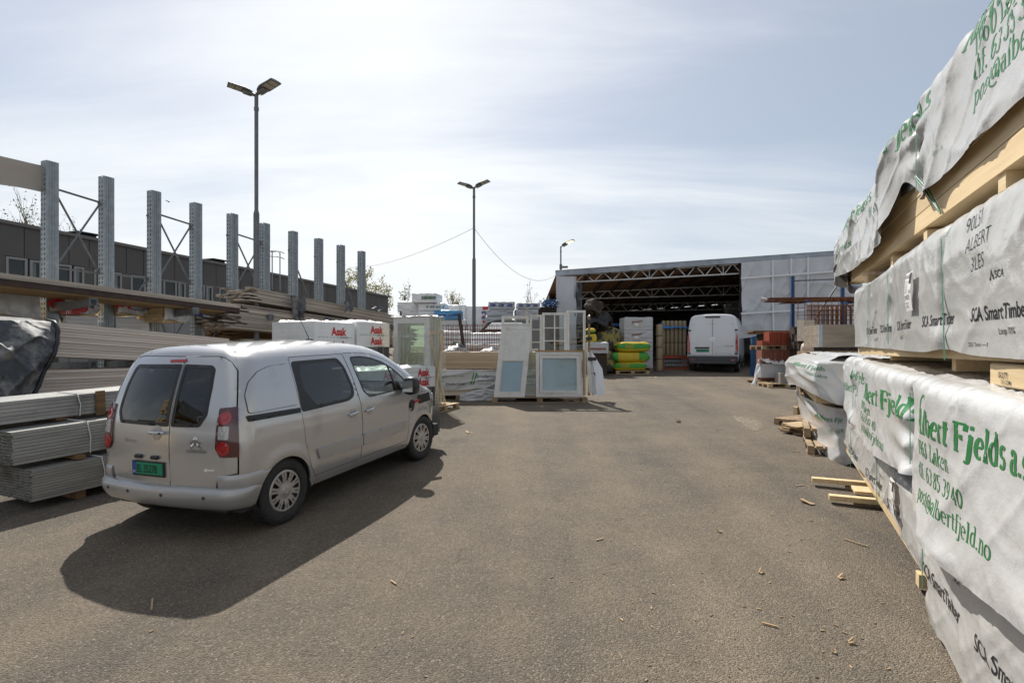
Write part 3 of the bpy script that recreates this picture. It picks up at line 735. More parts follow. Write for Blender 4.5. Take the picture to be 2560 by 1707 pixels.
    # roof
    def topgrid(mb, u0, u1, nu, m=0, v0=-1.0, v1=1.0, dz=0.0):
        us = np.linspace(u0, u1, nu); vs = np.linspace(v0, v1, 31); A = np.zeros((nu, 31, 3))
        for i, u in enumerate(us): A[i] = top(np.full(31, u), vs)
        A[:,:,2] += dz
        mb.grid(A, m)
    topgrid(body, UT, 2.70, 58); topgrid(body, 2.70, 3.50, 26, 0, -1.0, -0.93); topgrid(body, 2.70, 3.50, 26, 0, 0.93, 1.0)
    # header above the rear doors joins rear face and roof
    body.grid(HD, 0)
    b = body.build('body', mats_body, van, recalc=False)
    bon = MB(); topgrid(bon, 3.515, 4.385, 30); bon.build('bonnet', M['silver'], van)
    ws = MB(); topgrid(ws, 2.71, 3.50, 20, 0, -0.925, 0.925, -0.004); ws.build('windscreen', M['car_glass_clear'], van)
    # ---- dark inner shell: floor, arches, underbody, dashboard
    inn = MB()
    inn.box(0.25, 4.1, -0.80, 0.80, 0.24, 0.42)
    inn.box(0.2, 1.08, -0.55, 0.55, 0.24, 0.75); inn.box(3.1, 3.35, -0.80, 0.80, 0.4, 1.0); inn.box(3.35, 4.2, -0.62, 0.62, 0.24, 0.85)
    inn.box(1.75, 1.82, -0.72, 0.72, 0.4, 1.45)          # bulkhead behind the seats
    for ax in (0.73, 3.458):
        for s in (1, -1):
            n = 18
            for k in range(n):
                a0, a1 = R(-10+200*k/n), R(-10+200*(k+1)/n)
                pts = [(ax+0.37*math.cos(a), s*v, 0.31+0.37*math.sin(a)) for a in (a0, a1) for v in (0.55, 0.868)]
                inn.add(pts, [(0,1,3,2)])
            inn.add([(ax+0.37*math.cos(R(a)), s*0.56, 0.31+0.37*math.sin(R(a))) for a in range(-10, 191, 10)], [tuple(range(21))])
    inn.build('interior', M['car_in'], van)
    # backing behind shut lines (both sides), leaving windows open
    back = MB()
    win_s = [(.90,1.04),(2.0,1.04),(2.0,1.62),(.90,1.62)]; win_f = [(2.0,1.05),(3.17,1.09),(3.0,1.27),(2.6,1.53),(2.2,1.60),(1.94,1.61)]
    for fn in (FS, mir(FS)):
        panel(back, [(0.25,.62),(0.40,.62),(0.40,.68),(1.06,.68),(1.12,.34),(3.06,.34),(3.10,.68),(3.24,1.08),(3.02,1.33),(2.62,1.575),(2.3,1.645),(.5,1.66),(.34,1.6),(.22,1.15)], fn,
              [[(.99,1.08),(1.87,1.10),(1.80,1.59),(.98,1.60)], win_f], sp=0.07, off=-0.03, flange=0)
    panel(back, [(-.84,.45),(.84,.45),(.86,.9),(.85,1.12),(.66,1.69),(-.66,1.69),(-.85,1.12),(-.86,.9)], FR, [[(-.60,1.03),(.60,1.03),(.56,1.625),(-.56,1.625)]], sp=0.07, off=-0.03, flange=0)
    back.build('inner_shell', M['black_plastic'], van)
    # ---- doors of both sides
    slide_win = rounded([(.968,1.075),(1.75,1.092),(1.86,1.13),(1.885,1.22),(1.80,1.50),(1.72,1.602),(.968,1.605)], 0.05)
    slide_gl = rounded([(1.06,1.30),(1.20,1.12),(1.75,1.125),(1.835,1.17),(1.84,1.24),(1.765,1.49),(1.70,1.565),(1.10,1.565),(1.055,1.5)], 0.05)
    front_win = rounded([(2.16,1.082),(3.12,1.105),(3.0,1.25),(2.80,1.395),(2.58,1.505),(2.36,1.57),(2.15,1.60),(1.945,1.60),(1.97,1.45),(2.05,1.17)], 0.045)
    front_gl = shrink(front_win, 0.018)
    for sgn, fn in ((1, FS), (-1, mir(FS))):
        D = MB(); panel(D, slide, fn, [shrink(slide_win, 0.012)], sp=0.035); dr = D.build('sliding_door', M['silver'], van, recalc=False)
        Wn = MB(); panel(Wn, slide_win, fn, [slide_gl], sp=0.05, off=0.002, flange=0.008); wf = Wn.build('window_seal', M['black_plastic'], dr, recalc=False)
        Gn = MB(); panel(Gn, shrink(slide_gl, -0.01), fn, sp=0.06, off=-0.001, flange=0); Gn.build('window', M['car_glass'], dr, recalc=False)
        D = MB(); panel(D, front, fn, [shrink(front_win, 0.008)], sp=0.035); df = D.build('front_door', M['silver'], van, recalc=False)
        Wn = MB(); panel(Wn, front_win, fn, [front_gl], sp=0.05, off=0.002, flange=0.008)
        panel(Wn, [(2.765,1.10),(2.80,1.10),(2.70,1.45),(2.67,1.46)], fn, sp=0.05, off=0.002, flange=0.01)
        panel(Wn, [(2.98,1.105),(3.12,1.105),(3.02,1.21)], fn, sp=0.05, off=0.003, flange=0.01)
        Wn.build('window_seal', M['black_plastic'], df, recalc=False)
        Gn = MB(); panel(Gn, shrink(front_gl, -0.01), fn, sp=0.06, off=-0.001, flange=0); Gn.build('window', M['car_glass_clear'], df, recalc=False)
        for x0, x1, door in ((1.205, 1.968, dr), (1.985, 2.985, df)):      # protective strip on each door
            S_ = MB()
            ol = rounded([(x0,.525),(x1,.515),(x1,.655),(x0-0.05,.66)] if door is dr else [(x0,.515),(x1,.535),(x1+0.03,.62),(x1-0.03,.662),(x0,.655)], 0.035)
            panel(S_, ol, fn, sp=0.03, off=0.018, flange=0.022); S_.build('rub_strip', [M['silver_plastic'], M['black_plastic']], door, recalc=False)
        for hx, door in ((1.80, dr), (2.13, df)):
            Hd = MB()
            ol = [(hx+0.058*math.cos(t), 0.93+0.058*math.sin(t)) for t in np.linspace(0, 2*math.pi, 22)[:-1]]
            panel(Hd, ol, fn, sp=0.02, off=0.0025, flange=0.003, m=1)
            p = fn(np.array([hx-0.085, hx-0.05, hx+0.05, hx+0.085]), np.array([.925,.932,.94,.942]), np.array([0.012,.035,.035,.012]))
            Hd.tube([Vector(q) for q in p], [0.013,0.016,0.016,0.013], 10); Hd.build('handle', [M['silver'], M['silver_plastic']], door)
        # raised blank panel and slide rail behind the sliding door
        Q = MB(); bq = rounded([(.305,1.165),(.925,1.165),(.925,1.585),(.66,1.575),(.50,1.535),(.38,1.45),(.315,1.33)], 0.03)
        panel(Q, bq, fn, sp=0.035, off=0.011, flange=0.010); panel(Q, shrink(bq, -0.005), fn, sp=0.035, off=0.002, flange=0.004, m=1)  # dark ring round the panel paints the shading of its groove
        Q.build('blank_panel', [M['silver'], M['grey_plastic']], van, recalc=False)
        Q = MB(); panel(Q, rounded([(.285,1.09),(.95,1.075),(.95,1.128),(.33,1.145),(.275,1.145)], 0.012), fn, sp=0.03, off=0.006, flange=0.012)
        panel(Q, [(.30,1.112),(.95,1.10),(.95,1.108),(.30,1.12)], fn, sp=0.03, off=0.014, flange=0.01); Q.build('slide_rail', M['black_plastic'], van, recalc=False)
        # mirror
        Mi = MB(); y0 = -sgn*float(bs(np.array([2.95]), np.array([1.12]))[0])
        A = np.zeros((11, 16, 3))
        for i in range(11):
            t = i/10; sc = (1-abs(2*t-1)**4)**0.5*0.92+0.08 if 0 < i < 10 else 0.35
            for k in range(16):
                a = 2*math.pi*k/16; ca, sa = math.cos(a), math.sin(a)
                A[i,k] = (2.83+0.17*t*1.0 + 0.02*t, y0 - sgn*(0.145+0.105*sc*np.sign(ca)*abs(ca)**0.7), 1.15+0.125*sc*np.sign(sa)*abs(sa)**0.7)
        A = np.concatenate([A, A[:, :1]], 1)
        Mi.grid(A[:5], 1); Mi.grid(A[4:], 0); Mi.add(A[0,:-1], [tuple(range(16))], 1); Mi.add(A[-1,:-1], [tuple(range(16))], 0)
        Mi.bbox(2.93, 3.02, min(y0, y0-sgn*0.06), max(y0, y0-sgn*0.06), 1.07, 1.12, 0.01, 1)
        mo = Mi.build('wing_mirror', [M['black_plastic'], M['black_plastic']], van)
        gm = MB(); gm.box(2.822, 2.828, y0-sgn*0.145-0.075, y0-sgn*0.145+0.075, 1.075, 1.225); gm.build('mirror_glass', M['chrome'], mo)
    # ---- rear doors
    E = lambda w: float(W(w))-RC+0.150
    sideR = [(-E(w), w) for w in np.linspace(.635, 1.56, 20)]
    rd = [(-.150,.50),(-.64,.50),(-.672,.61)] + sideR + [(-.64,1.636),(-.56,1.674),(-.48,1.688),(-.150,1.688)]
    ld = [(.672,.61),(.64,.50),(-.140,.50),(-.140,1.688),(.48,1.688),(.56,1.674),(.64,1.636)] + [(-a, w) for a, w in reversed(sideR)]
    rwin = rounded([(-.158,1.045),(-.48,1.05),(-.545,1.16),(-.535,1.40),(-.51,1.575),(-.465,1.61),(-.158,1.62)], 0.025)
    lwin = rounded([(-.132,1.045),(.545,1.05),(.60,1.16),(.585,1.40),(.54,1.575),(.50,1.61),(-.132,1.62)], 0.025)
    for outline, win, cx in ((rd, rwin, -1), (ld, lwin, 1)):
        D = MB(); panel(D, outline, FR, [shrink(win, 0.01)], sp=0.035); dr = D.build('rear_door', M['silver'], van, recalc=False)
        Sl = MB(); gl = shrink(win, 0.035); panel(Sl, win, FR, [gl], sp=0.05, off=0.003, flange=0.01)
        Sl.build('window_seal', M['black_plastic'], dr, recalc=False)
        Gl = MB(); panel(Gl, shrink(gl, -0.012), FR, sp=0.06, off=0.0, flange=0); Gl.build('window', M['car_glass'], dr, recalc=False)
        if cx == 1:
            Hd = MB(); ol = [(0.005+0.062*math.cos(t), 0.985+0.07*math.sin(t)) for t in np.linspace(0, 2*math.pi, 22)[:-1]]
            panel(Hd, ol, FR, sp=0.02, off=0.003, flange=0.003, m=1)
            p = FR(np.array([0.10, 0.06, -0.05, -0.10]), np.array([.985]*4), np.array([0.01,.032,.036,.02])); Hd.tube([Vector(q) for q in p], [0.012,0.016,0.018,0.017], 10)
            q = FR(np.array([-0.08,-0.08]), np.array([.985,.985]), np.array([.04,.056])); Hd.cyl(q[0], q[1], 0.008, n=10, m=2)
            Hd.build('handle', [M['silver'], M['silver_plastic'], M['black_plastic']], dr)
            BL = MB(); panel(BL, rounded([(-.165,1.638),(.035,1.632),(.035,1.658),(-.165,1.664)], 0.012), FR, sp=0.03, off=0.007, flange=0.01); BL.build('brake_light', M['lamp_red'], dr, recalc=False)
            nm = MB(); lay(nm, sans('Berlingo', 0.012, 0.15), 0.052, lambda x, y: FR(-x, y, np.full(len(x), 0.004)), cell=0, x0=-0.46, y0=0.875); nm.build('lettering', M['chrome'], dr)
            for v in (.235, .02):
                pl = MB(); q = FR(np.array([v]), np.array([.745]), np.array([.0]))[0]; pl.bbox(q[0]-0.03, q[0]+0.02, v-0.045, v+0.045, .735, .77, 0.008)
                pl.build('plate_light', M['black_plastic'], dr)
            rc = MB()
            panel(rc, rounded([(-.16,.535),(.40,.535),(.36,.79),(-.14,.79)], 0.03), FR, sp=0.05, off=0.0035, flange=0.004); rc.build('plate_recess', M['silver'], dr, recalc=False)
        else:
            ch = MB()
            for z0 in (.885, .925):
                for s in (1, -1):
                    q = [(-.45, z0+.045), (-.45+s*.055, z0-.005), (-.45+s*.055, z0-.03), (-.45, z0+.018)]
                    panel(ch, q, FR, sp=0.03, off=0.011, flange=0.009)
            ch.build('chevron_badge', M['chrome'], dr)
            nm = MB(); lay(nm, sans('CITROËN', 0.012, 0.0, 1.2), 0.042, lambda x, y: FR(-x, y, np.full(len(x), 0.004)), cell=0, x0=0.345, y0=0.815); nm.build('lettering', M['ink_grey'], dr)
            ky = MB(); panel(ky, rounded([(-.64,.655),(-.565,.655),(-.56,.645),(-.535,.648),(-.535,.672),(-.56,.677),(-.565,.667),(-.64,.669)], 0.004), FR, sp=0.03, off=0.004, flange=0.003); ky.build('side_badge', M['ink_white'], dr)
    # number plate
    npz = MB(); cxp, czp = 0.105, 0.645
    q0 = FR(np.array([cxp]), np.array([czp]), np.array([0.012]))[0]
    npz.bbox(q0[0]-0.008, q0[0]+0.012, cxp-0.205, cxp+0.205, czp-0.075, czp+0.068, 0.004, 0)
    npz.box(q0[0]-0.011, q0[0]-0.008, cxp-0.19, cxp+0.145, czp-0.055, czp+0.055, 1); npz.box(q0[0]-0.011, q0[0]-0.008, cxp+0.147, cxp+0.19, czp-0.055, czp+0.055, 2)
    pt = npz.build('number_plate', [M['black_plastic'], M['plate_green'], M['plate_blue']], van)
    t = MB(); fl = flat((q0[0]-0.011, cxp+0.138, czp-0.038), (0,-1,0), (0,0,1)); lay(t, sans('EL 35278', 0.008, 0, 0.66), 0.105, fl, cell=0)
    lay(t, sans('N', 0.01), 0.035, flat((q0[0]-0.011, cxp+0.182, czp-0.045), (0,-1,0), (0,0,1)), m=1, cell=0)
    t.build('lettering', [M['ink_black'], M['ink_white']], pt)
    # ---- tail lamps
    for sg in (-1, 1):
        L_ = MB(); k = 0.63
        def ol(z0, z1, a, bb=None): return [(sg*a, z0)] + [(sg*(float(W(w))-RC+0.150), w) for w in np.linspace(z0, z1, 8)] + [(sg*a, z1)]
        panel(L_, rounded([(sg*.655,.86),(sg*.70,.785)] + [(sg*(float(W(w))-RC+0.166), w) for w in np.linspace(.785, 1.235, 9)] + [(sg*.665,1.225)], 0.02), FR, sp=0.025, off=0.012, flange=0.02, m=0)
        for z, r, mm in ((.862, .062, 1), (1.135, .055, 1)):
            panel(L_, [(sg*(.735+r*math.cos(a)), z+r*1.05*math.sin(a)) for a in np.linspace(0, 2*math.pi, 22)[:-1]], FR, sp=0.025, off=0.017, flange=0.012, m=mm)
            panel(L_, [(sg*(.735+r*.45*math.cos(a)), z+r*.45*math.sin(a)) for a in np.linspace(0, 2*math.pi, 16)[:-1]], FR, sp=0.025, off=0.022, flange=0.008, m=mm)
        panel(L_, rounded([(sg*.685,.945),(sg*.785,.945),(sg*.785,1.065),(sg*.685,1.065)], 0.015), FR, sp=0.025, off=0.017, flange=0.012, m=2)
        L_.build('tail_lamp', [M['lamp_dark_red'], M['lamp_red'], M['lamp_clear']], van)
    # ---- rear bumper
    B = MB()
    prof = [(.27,-.05),(.285,.0),(.31,.03),(.345,.05),(.40,.068),(.455,.066),(.485,.05),(.498,.02),(.50,-.03)]
    def cmax(w):
        u = 0.73 - math.sqrt(max(0.365**2-(w-0.31)**2, 0)) - 0.004
        return float(W(w))-RC + RC*math.pi/2 + (u - float(U(w)) - BOW - RC)
    ts = np.linspace(-1, 1, 91); A = np.zeros((len(prof), 91, 3))
    for i, (w, o) in enumerate(prof):
        fade = np.clip((0.99-np.abs(ts))/0.22, 0, 1); fade = fade*fade*(3-2*fade)
        A[i] = FR(ts*cmax(w), np.full(91, w), np.where(o > 0, o*(0.2+0.8*fade), o))
    B.grid(A, 0)
    for s in (-1, 1):                                       # raised corner pieces up to the wheel arch
        pr = [(.47,.01),(.52,.016),(.57,.016),(.60,.013),(.618,.004),(.62,-.03)]; A = np.zeros((len(pr), 26, 3))
        for i, (w, o) in enumerate(pr): A[i] = FR(s*np.linspace(0.675, cmax(w), 26), np.full(26, w), np.full(26, o))
        B.grid(A, 0); B.add(A[:,0], [tuple(range(len(pr)))], 0)
    bp = B.build('rear_bumper', M['silver_plastic'], van)
    for v in (-.56, -.10, .34, .66):
        ps = MB(); q = FR(np.array([v, v]), np.array([.425,.425]), np.array([.060,.072])); ps.cyl(q[0], q[1], .016, n=12)
        ps.build('parking_sensor', M['grey_plastic'], bp)
    # lower dark valance
    VL = MB(); VL.bbox(.17, .5, -.70, .70, .24, .33, .03); VL.build('valance', M['grey_plastic'], van)
    # ---- wheels
    def wheel(ax, s, steer=0.0):
        Wt = Matrix.Translation((ax, s*0.775, 0.318)) @ Matrix.Rotation(steer, 4, 'Z') @ Matrix.Rotation(-s*math.pi/2, 4, 'X')
        e = thing('wheel', None, None); e.parent = van; del_ = None
        T_ = MB(); pr = [(.205,-.09),(.24,-.105),(.29,-.108),(.312,-.095),(.318,-.07),(.319,0),(.318,.07),(.312,.095),(.29,.106),(.245,.102),(.215,.092),(.208,.06)]
        T_.lathe(pr, 48, 0, Wt)
        for k in range(60):                                   # tread blocks
            a = 2*math.pi*k/60
            for z0, z1 in ((-.09,-.035),(-.028,.028),(.035,.09)):
                off = 0.5 if z0 < -.03 else 0.0
                Mk = Wt @ Matrix.Rotation(a+off*2*math.pi/60, 4, 'Z'); T_.box(.312,.3235,-.011,.011,z0,z1,0,Mk)
        T_.build('tyre', M['rubber'], e)
        Hc = MB(); n = 120
        rs = [.0,.03,.045,.075,.10,.13,.16,.185,.192,.205,.212]; hs = [.103,.103,.100,.090,.094,.098,.098,.095,.098,.094,.080]
        vs = []
        for r, h in zip(rs, hs):
            for k in range(n):
                a = 2*math.pi*k/n; vs.append(Wt @ Vector((r*math.cos(a), r*math.sin(a), h)))
        fs = []
        for i in range(len(rs)-1):
            for k in range(n):
                ph = k % 12                                   # ten openings, each with a slit between its neighbours
                if 4 <= i <= 6 and (ph in (0,1,2) if i == 4 else ph in (11,0,1,2,3)): continue
                if 5 <= i <= 6 and ph in (7,): continue
                fs.append((i*n+k, i*n+(k+1)%n, (i+1)*n+(k+1)%n, (i+1)*n+k))
        Hc.add(vs, fs, 0, True); Hc.build('hubcap', M['hubcap'], e)
        Rm = MB(); Rm.lathe([(.0,.06),(.14,.055),(.20,.03),(.209,.09)], 40, 0, Wt); Rm.build('rim', M['black_plastic'], e)
        cpz = MB(); cpz.cyl(Wt @ Vector((0,0,.1)), Wt @ Vector((0,0,.110)), .036, .032, 20)
        cpz.build('hub_badge', M['silver_plastic'], e)
        return e
    for ax, st in ((0.73, 0.0), (3.458, -0.05)):
        for s in (-1, 1): wheel(ax, s, st)
    for o in list(COL.objects):
        if o.name.startswith('wheel') and o.parent is van and 'label' in o: del o['label']
    # ---- charging socket with open flap on the front wing, aerial, seats
    C_ = MB()
    panel(C_, [(3.13+.075*math.cos(a), .845+.085*math.sin(a)) for a in np.linspace(0, 2*math.pi, 20)[:-1]], FS, sp=.03, off=.003, flange=.004)
    panel(C_, [(3.13+.045*math.cos(a), .845+.05*math.sin(a)) for a in np.linspace(0, 2*math.pi, 16)[:-1]], FS, sp=.03, off=.012, flange=.01)
    sk = C_.build('charging_socket', M['black_plastic'], van)
    fy = -float(bs(np.array([3.24]), np.array([.9]))[0])
    Fl = MB(); Mf = Matrix.Translation((3.21, fy-.01, .90)) @ Matrix.Rotation(R(-28), 4, 'Z') @ Matrix.Rotation(R(-10), 4, 'Y')
    Fl.bbox(.05, .25, -.012, .012, -.06, .07, .01, 0, Mf); Fl.bar(Mf @ Vector((-.02,.0,-.02)), Mf @ Vector((.07,0,0)), .03, .02, 1)
    Fl.build('flap', [M['black_plastic'], M['ink_red']], sk)
    lk = MB(); q = FS(np.array([3.02+.065, 3.02+.065]), np.array([.80,.80]), np.array([0,.008])); lk.cyl(q[0], q[1], .017, n=12); lk.build('lock', M['chrome'], van)
    Ae = MB(); Ae.tube([(2.15,0.0,1.81),(2.05,0.0,1.98),(1.93,0.0,2.15)], [.006,.004,.003], 6); Ae.bbox(2.10,2.20,-.03,.03,1.785,1.82,.012); Ae.build('aerial', M['black_plastic'], van)
    for y in (-.38, .38):
        S_ = MB(); S_.bbox(2.05,2.55,y-.24,y+.24,.5,.78,.06); Ms = Matrix.Translation((2.1,y,.72)) @ Matrix.Rotation(R(-14),4,'Y'); S_.bbox(-.07,.07,-.23,.23,0,.56,.05,0,Ms); S_.bbox(-.05,.05,-.13,.13,.60,.80,.04,0,Ms)
        S_.build('seat', M['seat'], van)
    st = MB(); c = Vector((2.82,.38,.98)); Mw = Matrix.Translation(c) @ Matrix.Rotation(R(65),4,'Y')
    st.tube([Mw @ Vector((.18*math.cos(a), .18*math.sin(a), 0)) for a in np.linspace(0, 2*math.pi, 25)], .014, 6); st.bar(Mw @ Vector((-.17,0,0)), Mw @ Vector((.17,0,0)), .03, .02); st.cyl(c, c+Vector((.3,0,-.12)), .03)
    st.build('steering_wheel', M['black_plastic'], van)
    fb = MB()
    # front bumper and headlamps close the nose
    A = np.zeros((9, 33, 3))
    for i, w in enumerate(np.linspace(.24, .66, 9)):
        th = np.linspace(-1, 1, 33); A[i] = np.stack([4.30+0.10*(1-np.abs(th)**2.5)+0*th + 0.02*math.sin(math.pi*i/8), th*0.72, np.full(33, w)], 1)
    fb.grid(A, 0); fb.build('front_bumper', M['silver_plastic'], van)
    for s, fn in ((1, FS), (-1, mir(FS))):
        hl = MB(); panel(hl, rounded([(3.92,.80),(4.20,.66),(4.30,.70),(4.18,.80),(3.95,.93)], .03), fn, sp=.03, off=.006, flange=.01); hl.build('headlamp', M['lamp_clear'], van)
    return van
build_small_van()
def build_ground():
    g = MB()
    xs = np.concatenate([np.linspace(-400,-60,6), np.linspace(-40,40,17), np.linspace(60,400,6)]); ys = np.concatenate([np.linspace(-40,45,18), np.array([60,90,150,300,600])])
    A = np.zeros((len(ys), len(xs), 3))
    for i, y in enumerate(ys):
        for j, x in enumerate(xs): A[i,j] = (x, y, gz(y))
    g.grid(A, 0, True, True); struct(g, 'yard_ground', M['asphalt'])
build_ground()
# ------------------------------------------------------------------ open timber shed at the end of the yard
def cloth(mb, fn, nu, nv, m=0):
    "fn(u,v) arrays in 0..1 -> (..,3)"
    u, v = np.meshgrid(np.linspace(0,1,nu), np.linspace(0,1,nv), indexing='ij'); P = fn(u, v); mb.grid(P, m)
def build_shed():
    Y0 = 26.5; g = gz(Y0); x0, x1 = X(1391, Y0), X(2150, Y0)
    def zf(x): return Z(683, Y0) + (x-x0)/(X(2113, Y0)-x0)*(Z(632, Y0)-Z(683, Y0))
    D = 17.0; drop = 1.1                                   # the roof falls away to the back
    t = thing('storage_shed', 'open-fronted storage shed with white roof trusses and grey tarpaulin walls', 'shed', (x0, Y0, g))
    lc = lambda x, y, z: (x-x0, y-Y0, z-g)
    # roof: boards on rafters, with a zinc fascia
    rf = MB(); n = 60
    for i in range(n):
        ya, yb = Y0 + D*i/n + 0.004, Y0 + D*(i+1)/n - 0.004
        za, zb = -drop*i/n, -drop*(i+1)/n
        rf.add([lc(x0, ya, zf(x0)+za-.06), lc(x1, ya, zf(x1)+za-.06), lc(x1, yb, zf(x1)+zb-.06), lc(x0, yb, zf(x0)+zb-.06)], [(0,1,2,3)])
    rf.add([lc(x0, Y0, zf(x0)+.0), lc(x1, Y0, zf(x1)+.0), lc(x1, Y0+D, zf(x1)-drop), lc(x0, Y0+D, zf(x0)-drop)], [(0,1,2,3)], 1)
    for k in range(14):
        xx = x0 + (x1-x0)*(k+.5)/14; rf.bar(lc(xx, Y0+.1, zf(xx)-.16), lc(xx, Y0+D-.1, zf(xx)-.16-drop), .09, .16, 2)
    ro = rf.build('roof', [M['roof_board'], M['galv_dark'], M['dark_wood']], t)
    fa = MB(); a, b = Vector(lc(x0-.05, Y0-.06, zf(x0)-.02)), Vector(lc(x1, Y0-.06, zf(x1)-.02)); fa.bar(a, b, .04, .24); fa.bar(a+Vector((0,.03,.13)), b+Vector((0,.03,.13)), .14, .025)
    fa.build('fascia', M['fascia'], ro)
    # trusses
    def truss(Y, zl, zr, dl, dr, xa, xb, nb):
        mb = MB(); dz = lambda x, p, q: p + (q-p)*(x-xa)/(xb-xa)
        top = lambda x: Vector(lc(x, Y, dz(x, zl, zr))); bot = lambda x: Vector(lc(x, Y, dz(x, zl-dl, zr-dr)))
        mb.bar(top(xa), top(xb), .05, .06); mb.bar(bot(xa), bot(xb), .05, .06)
        st = (xb-xa)/nb
        for k in range(nb):
            xx = xa + st*k
            mb.bar(bot(xx), top(xx+st*.42), .04, .04); mb.bar(top(xx+st*.52), bot(xx+st*.94), .04, .04)
            if k % 4 == 3: mb.bar(bot(xx+st*.97), top(xx+st*.97), .04, .04)
        mb.build('truss', M['truss'], t)
    Yt = Y0+.25; truss(Yt, Z(687, Yt), Z(660, Yt), Z(687,Yt)-Z(705,Yt), Z(660,Yt)-Z(683.5,Yt), X(1440, Yt), X(1856, Yt), 9)
    Yt = 32.0; truss(Yt, Z(731, Yt), Z(711, Yt), Z(731,Yt)-Z(747,Yt), Z(711,Yt)-Z(735,Yt), X(1452, Yt), X(1900, Yt), 10)
    Yt = 38.0; truss(Yt, Z(763, Yt), Z(752, Yt), Z(763,Yt)-Z(779,Yt), Z(752,Yt)-Z(772,Yt), X(1490, Yt), X(1900, Yt), 10)
    # back and side walls
    def wall(name, pts, m, nb=0):
        mb = MB(); mb.add([lc(*p) for p in pts], [(0,1,2,3)]); 
        mb.build(name, m, t)
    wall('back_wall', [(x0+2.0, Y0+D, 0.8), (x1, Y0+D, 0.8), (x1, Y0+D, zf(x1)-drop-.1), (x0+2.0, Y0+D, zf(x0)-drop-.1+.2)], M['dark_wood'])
    wall('side_wall', [(x1, Y0, g-.1), (x1, Y0+D, 0.8), (x1, Y0+D, zf(x1)-drop), (x1, Y0, zf(x1)-.1)], M['tarp_wall'])
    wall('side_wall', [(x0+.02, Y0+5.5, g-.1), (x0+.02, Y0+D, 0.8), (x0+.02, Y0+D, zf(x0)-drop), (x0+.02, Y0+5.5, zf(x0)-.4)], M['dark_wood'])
    # wrapped corner at the left of the opening
    xl, xr = X(1391, Y0), X(1441, Y0)
    cl = MB()
    def f1(u, v):
        x = xl + (xr-xl)*u; z = (zf(xl)-.14)*(1-v) + (Z(905, Y0))*v
        y = Y0 - .05 + .06*vnoise(u*2.5, v*4, 3) + .03*ridge(u*4+v*2, v*2, 5) + .5*np.clip(u-.86, 0, 1)
        return np.stack([x-x0 + .03*vnoise(u*3, v*9, 9), y-Y0, z-g], -1)
    cloth(cl, f1, 24, 60); cl.build('corner_cover', M['tarp_wall'], t)
    dk = MB()
    def f2(u, v):
        x = X(1437, Y0) + (X(1455, Y0)-X(1437, Y0))*u + .06*np.sin(u*22+v*2); z = Z(708, Y0)*(1-v) + Z(790, Y0)*v
        return np.stack([x-x0, .15+.10*np.sin(u*19+1+v)+.05*vnoise(u*5, v*4, 2), z-g], -1)
    cloth(dk, f2, 30, 20); dk.build('curtain', M['tarp_dark'], t)
    # tarpaulin wall right of the opening
    wl, wr = X(1851, Y0), x1
    tw = MB()
    def f3(u, v):
        x = wl + (wr-wl)*u; zt = Z(683, Y0) + (x-x0)/(X(2113, Y0)-x0)*(Z(632, Y0)-Z(683, Y0)) - .13; zb = Z(846, Y0) + (x-wl)*0.055 + .02*np.sin(u*20)
        z = zt*(1-v) + zb*v
        d = .07*ridge(u*9 + v*3.2, v*1.6 - u*2, 11, 3) + .05*ridge(u*5 - v*4.5, v*2.2, 14, 3) + .05*vnoise(u*6, v*3, 4)
        d = d*(.4+.6*np.clip(v*6, 0, 1))
        return np.stack([x-x0, -.12-d, z-g], -1)
    cloth(tw, f3, 150, 70); tp = tw.build('tarpaulin_wall', M['tarp_wall'], t)
    sm = MB()
    def strip(pts, w):
        for i in range(len(pts)-1): sm.bar(pts[i], pts[i+1], .05, w, 0, up=(0,0,1) if abs(pts[i][2]-pts[i+1][2]) < abs(pts[i][0]-pts[i+1][0]) else (1,0,0))
    yy = Y0-.27
    for px in (1932, 1978, 2020): strip([lc(X(px, yy), yy, Z(650-(px-1932)*.08, yy)), lc(X(px, yy), yy+.02, Z(740, yy)), lc(X(px+2, yy), yy, Z(830, yy))], .07)
    for pa, pb in ((696, 677), (784, 769)): strip([lc(X(1852, yy), yy-.03, Z(pa, yy)), lc(X(2105, yy), yy-.03, Z(pb, yy))], .085)
    sm.build('tape_strip', M['tarp_seam'], tp)
    st = MB()
    for xx in (xl+.06, x1-.1): st.box(xx-x0-.07, xx-x0+.07, .02, .16, -.2, zf(xx)-g-.2)
    for xx in np.linspace(wl+.05, x1-.4, 5): st.box(xx-x0-.05, xx-x0+.05, .0, .12, -.2, zf(xx)-g-.2)
    for px, Yp in ((1462, 32), (1500, 38), (1856, 32), (1856, 38)): st.box(X(px,Yp)-x0-.06, X(px,Yp)-x0+.06, Yp-Y0-.06, Yp-Y0+.06, 0, Z(760,Yp)-g-.3)
    st.build('post', M['dark_wood'], t)
build_shed()
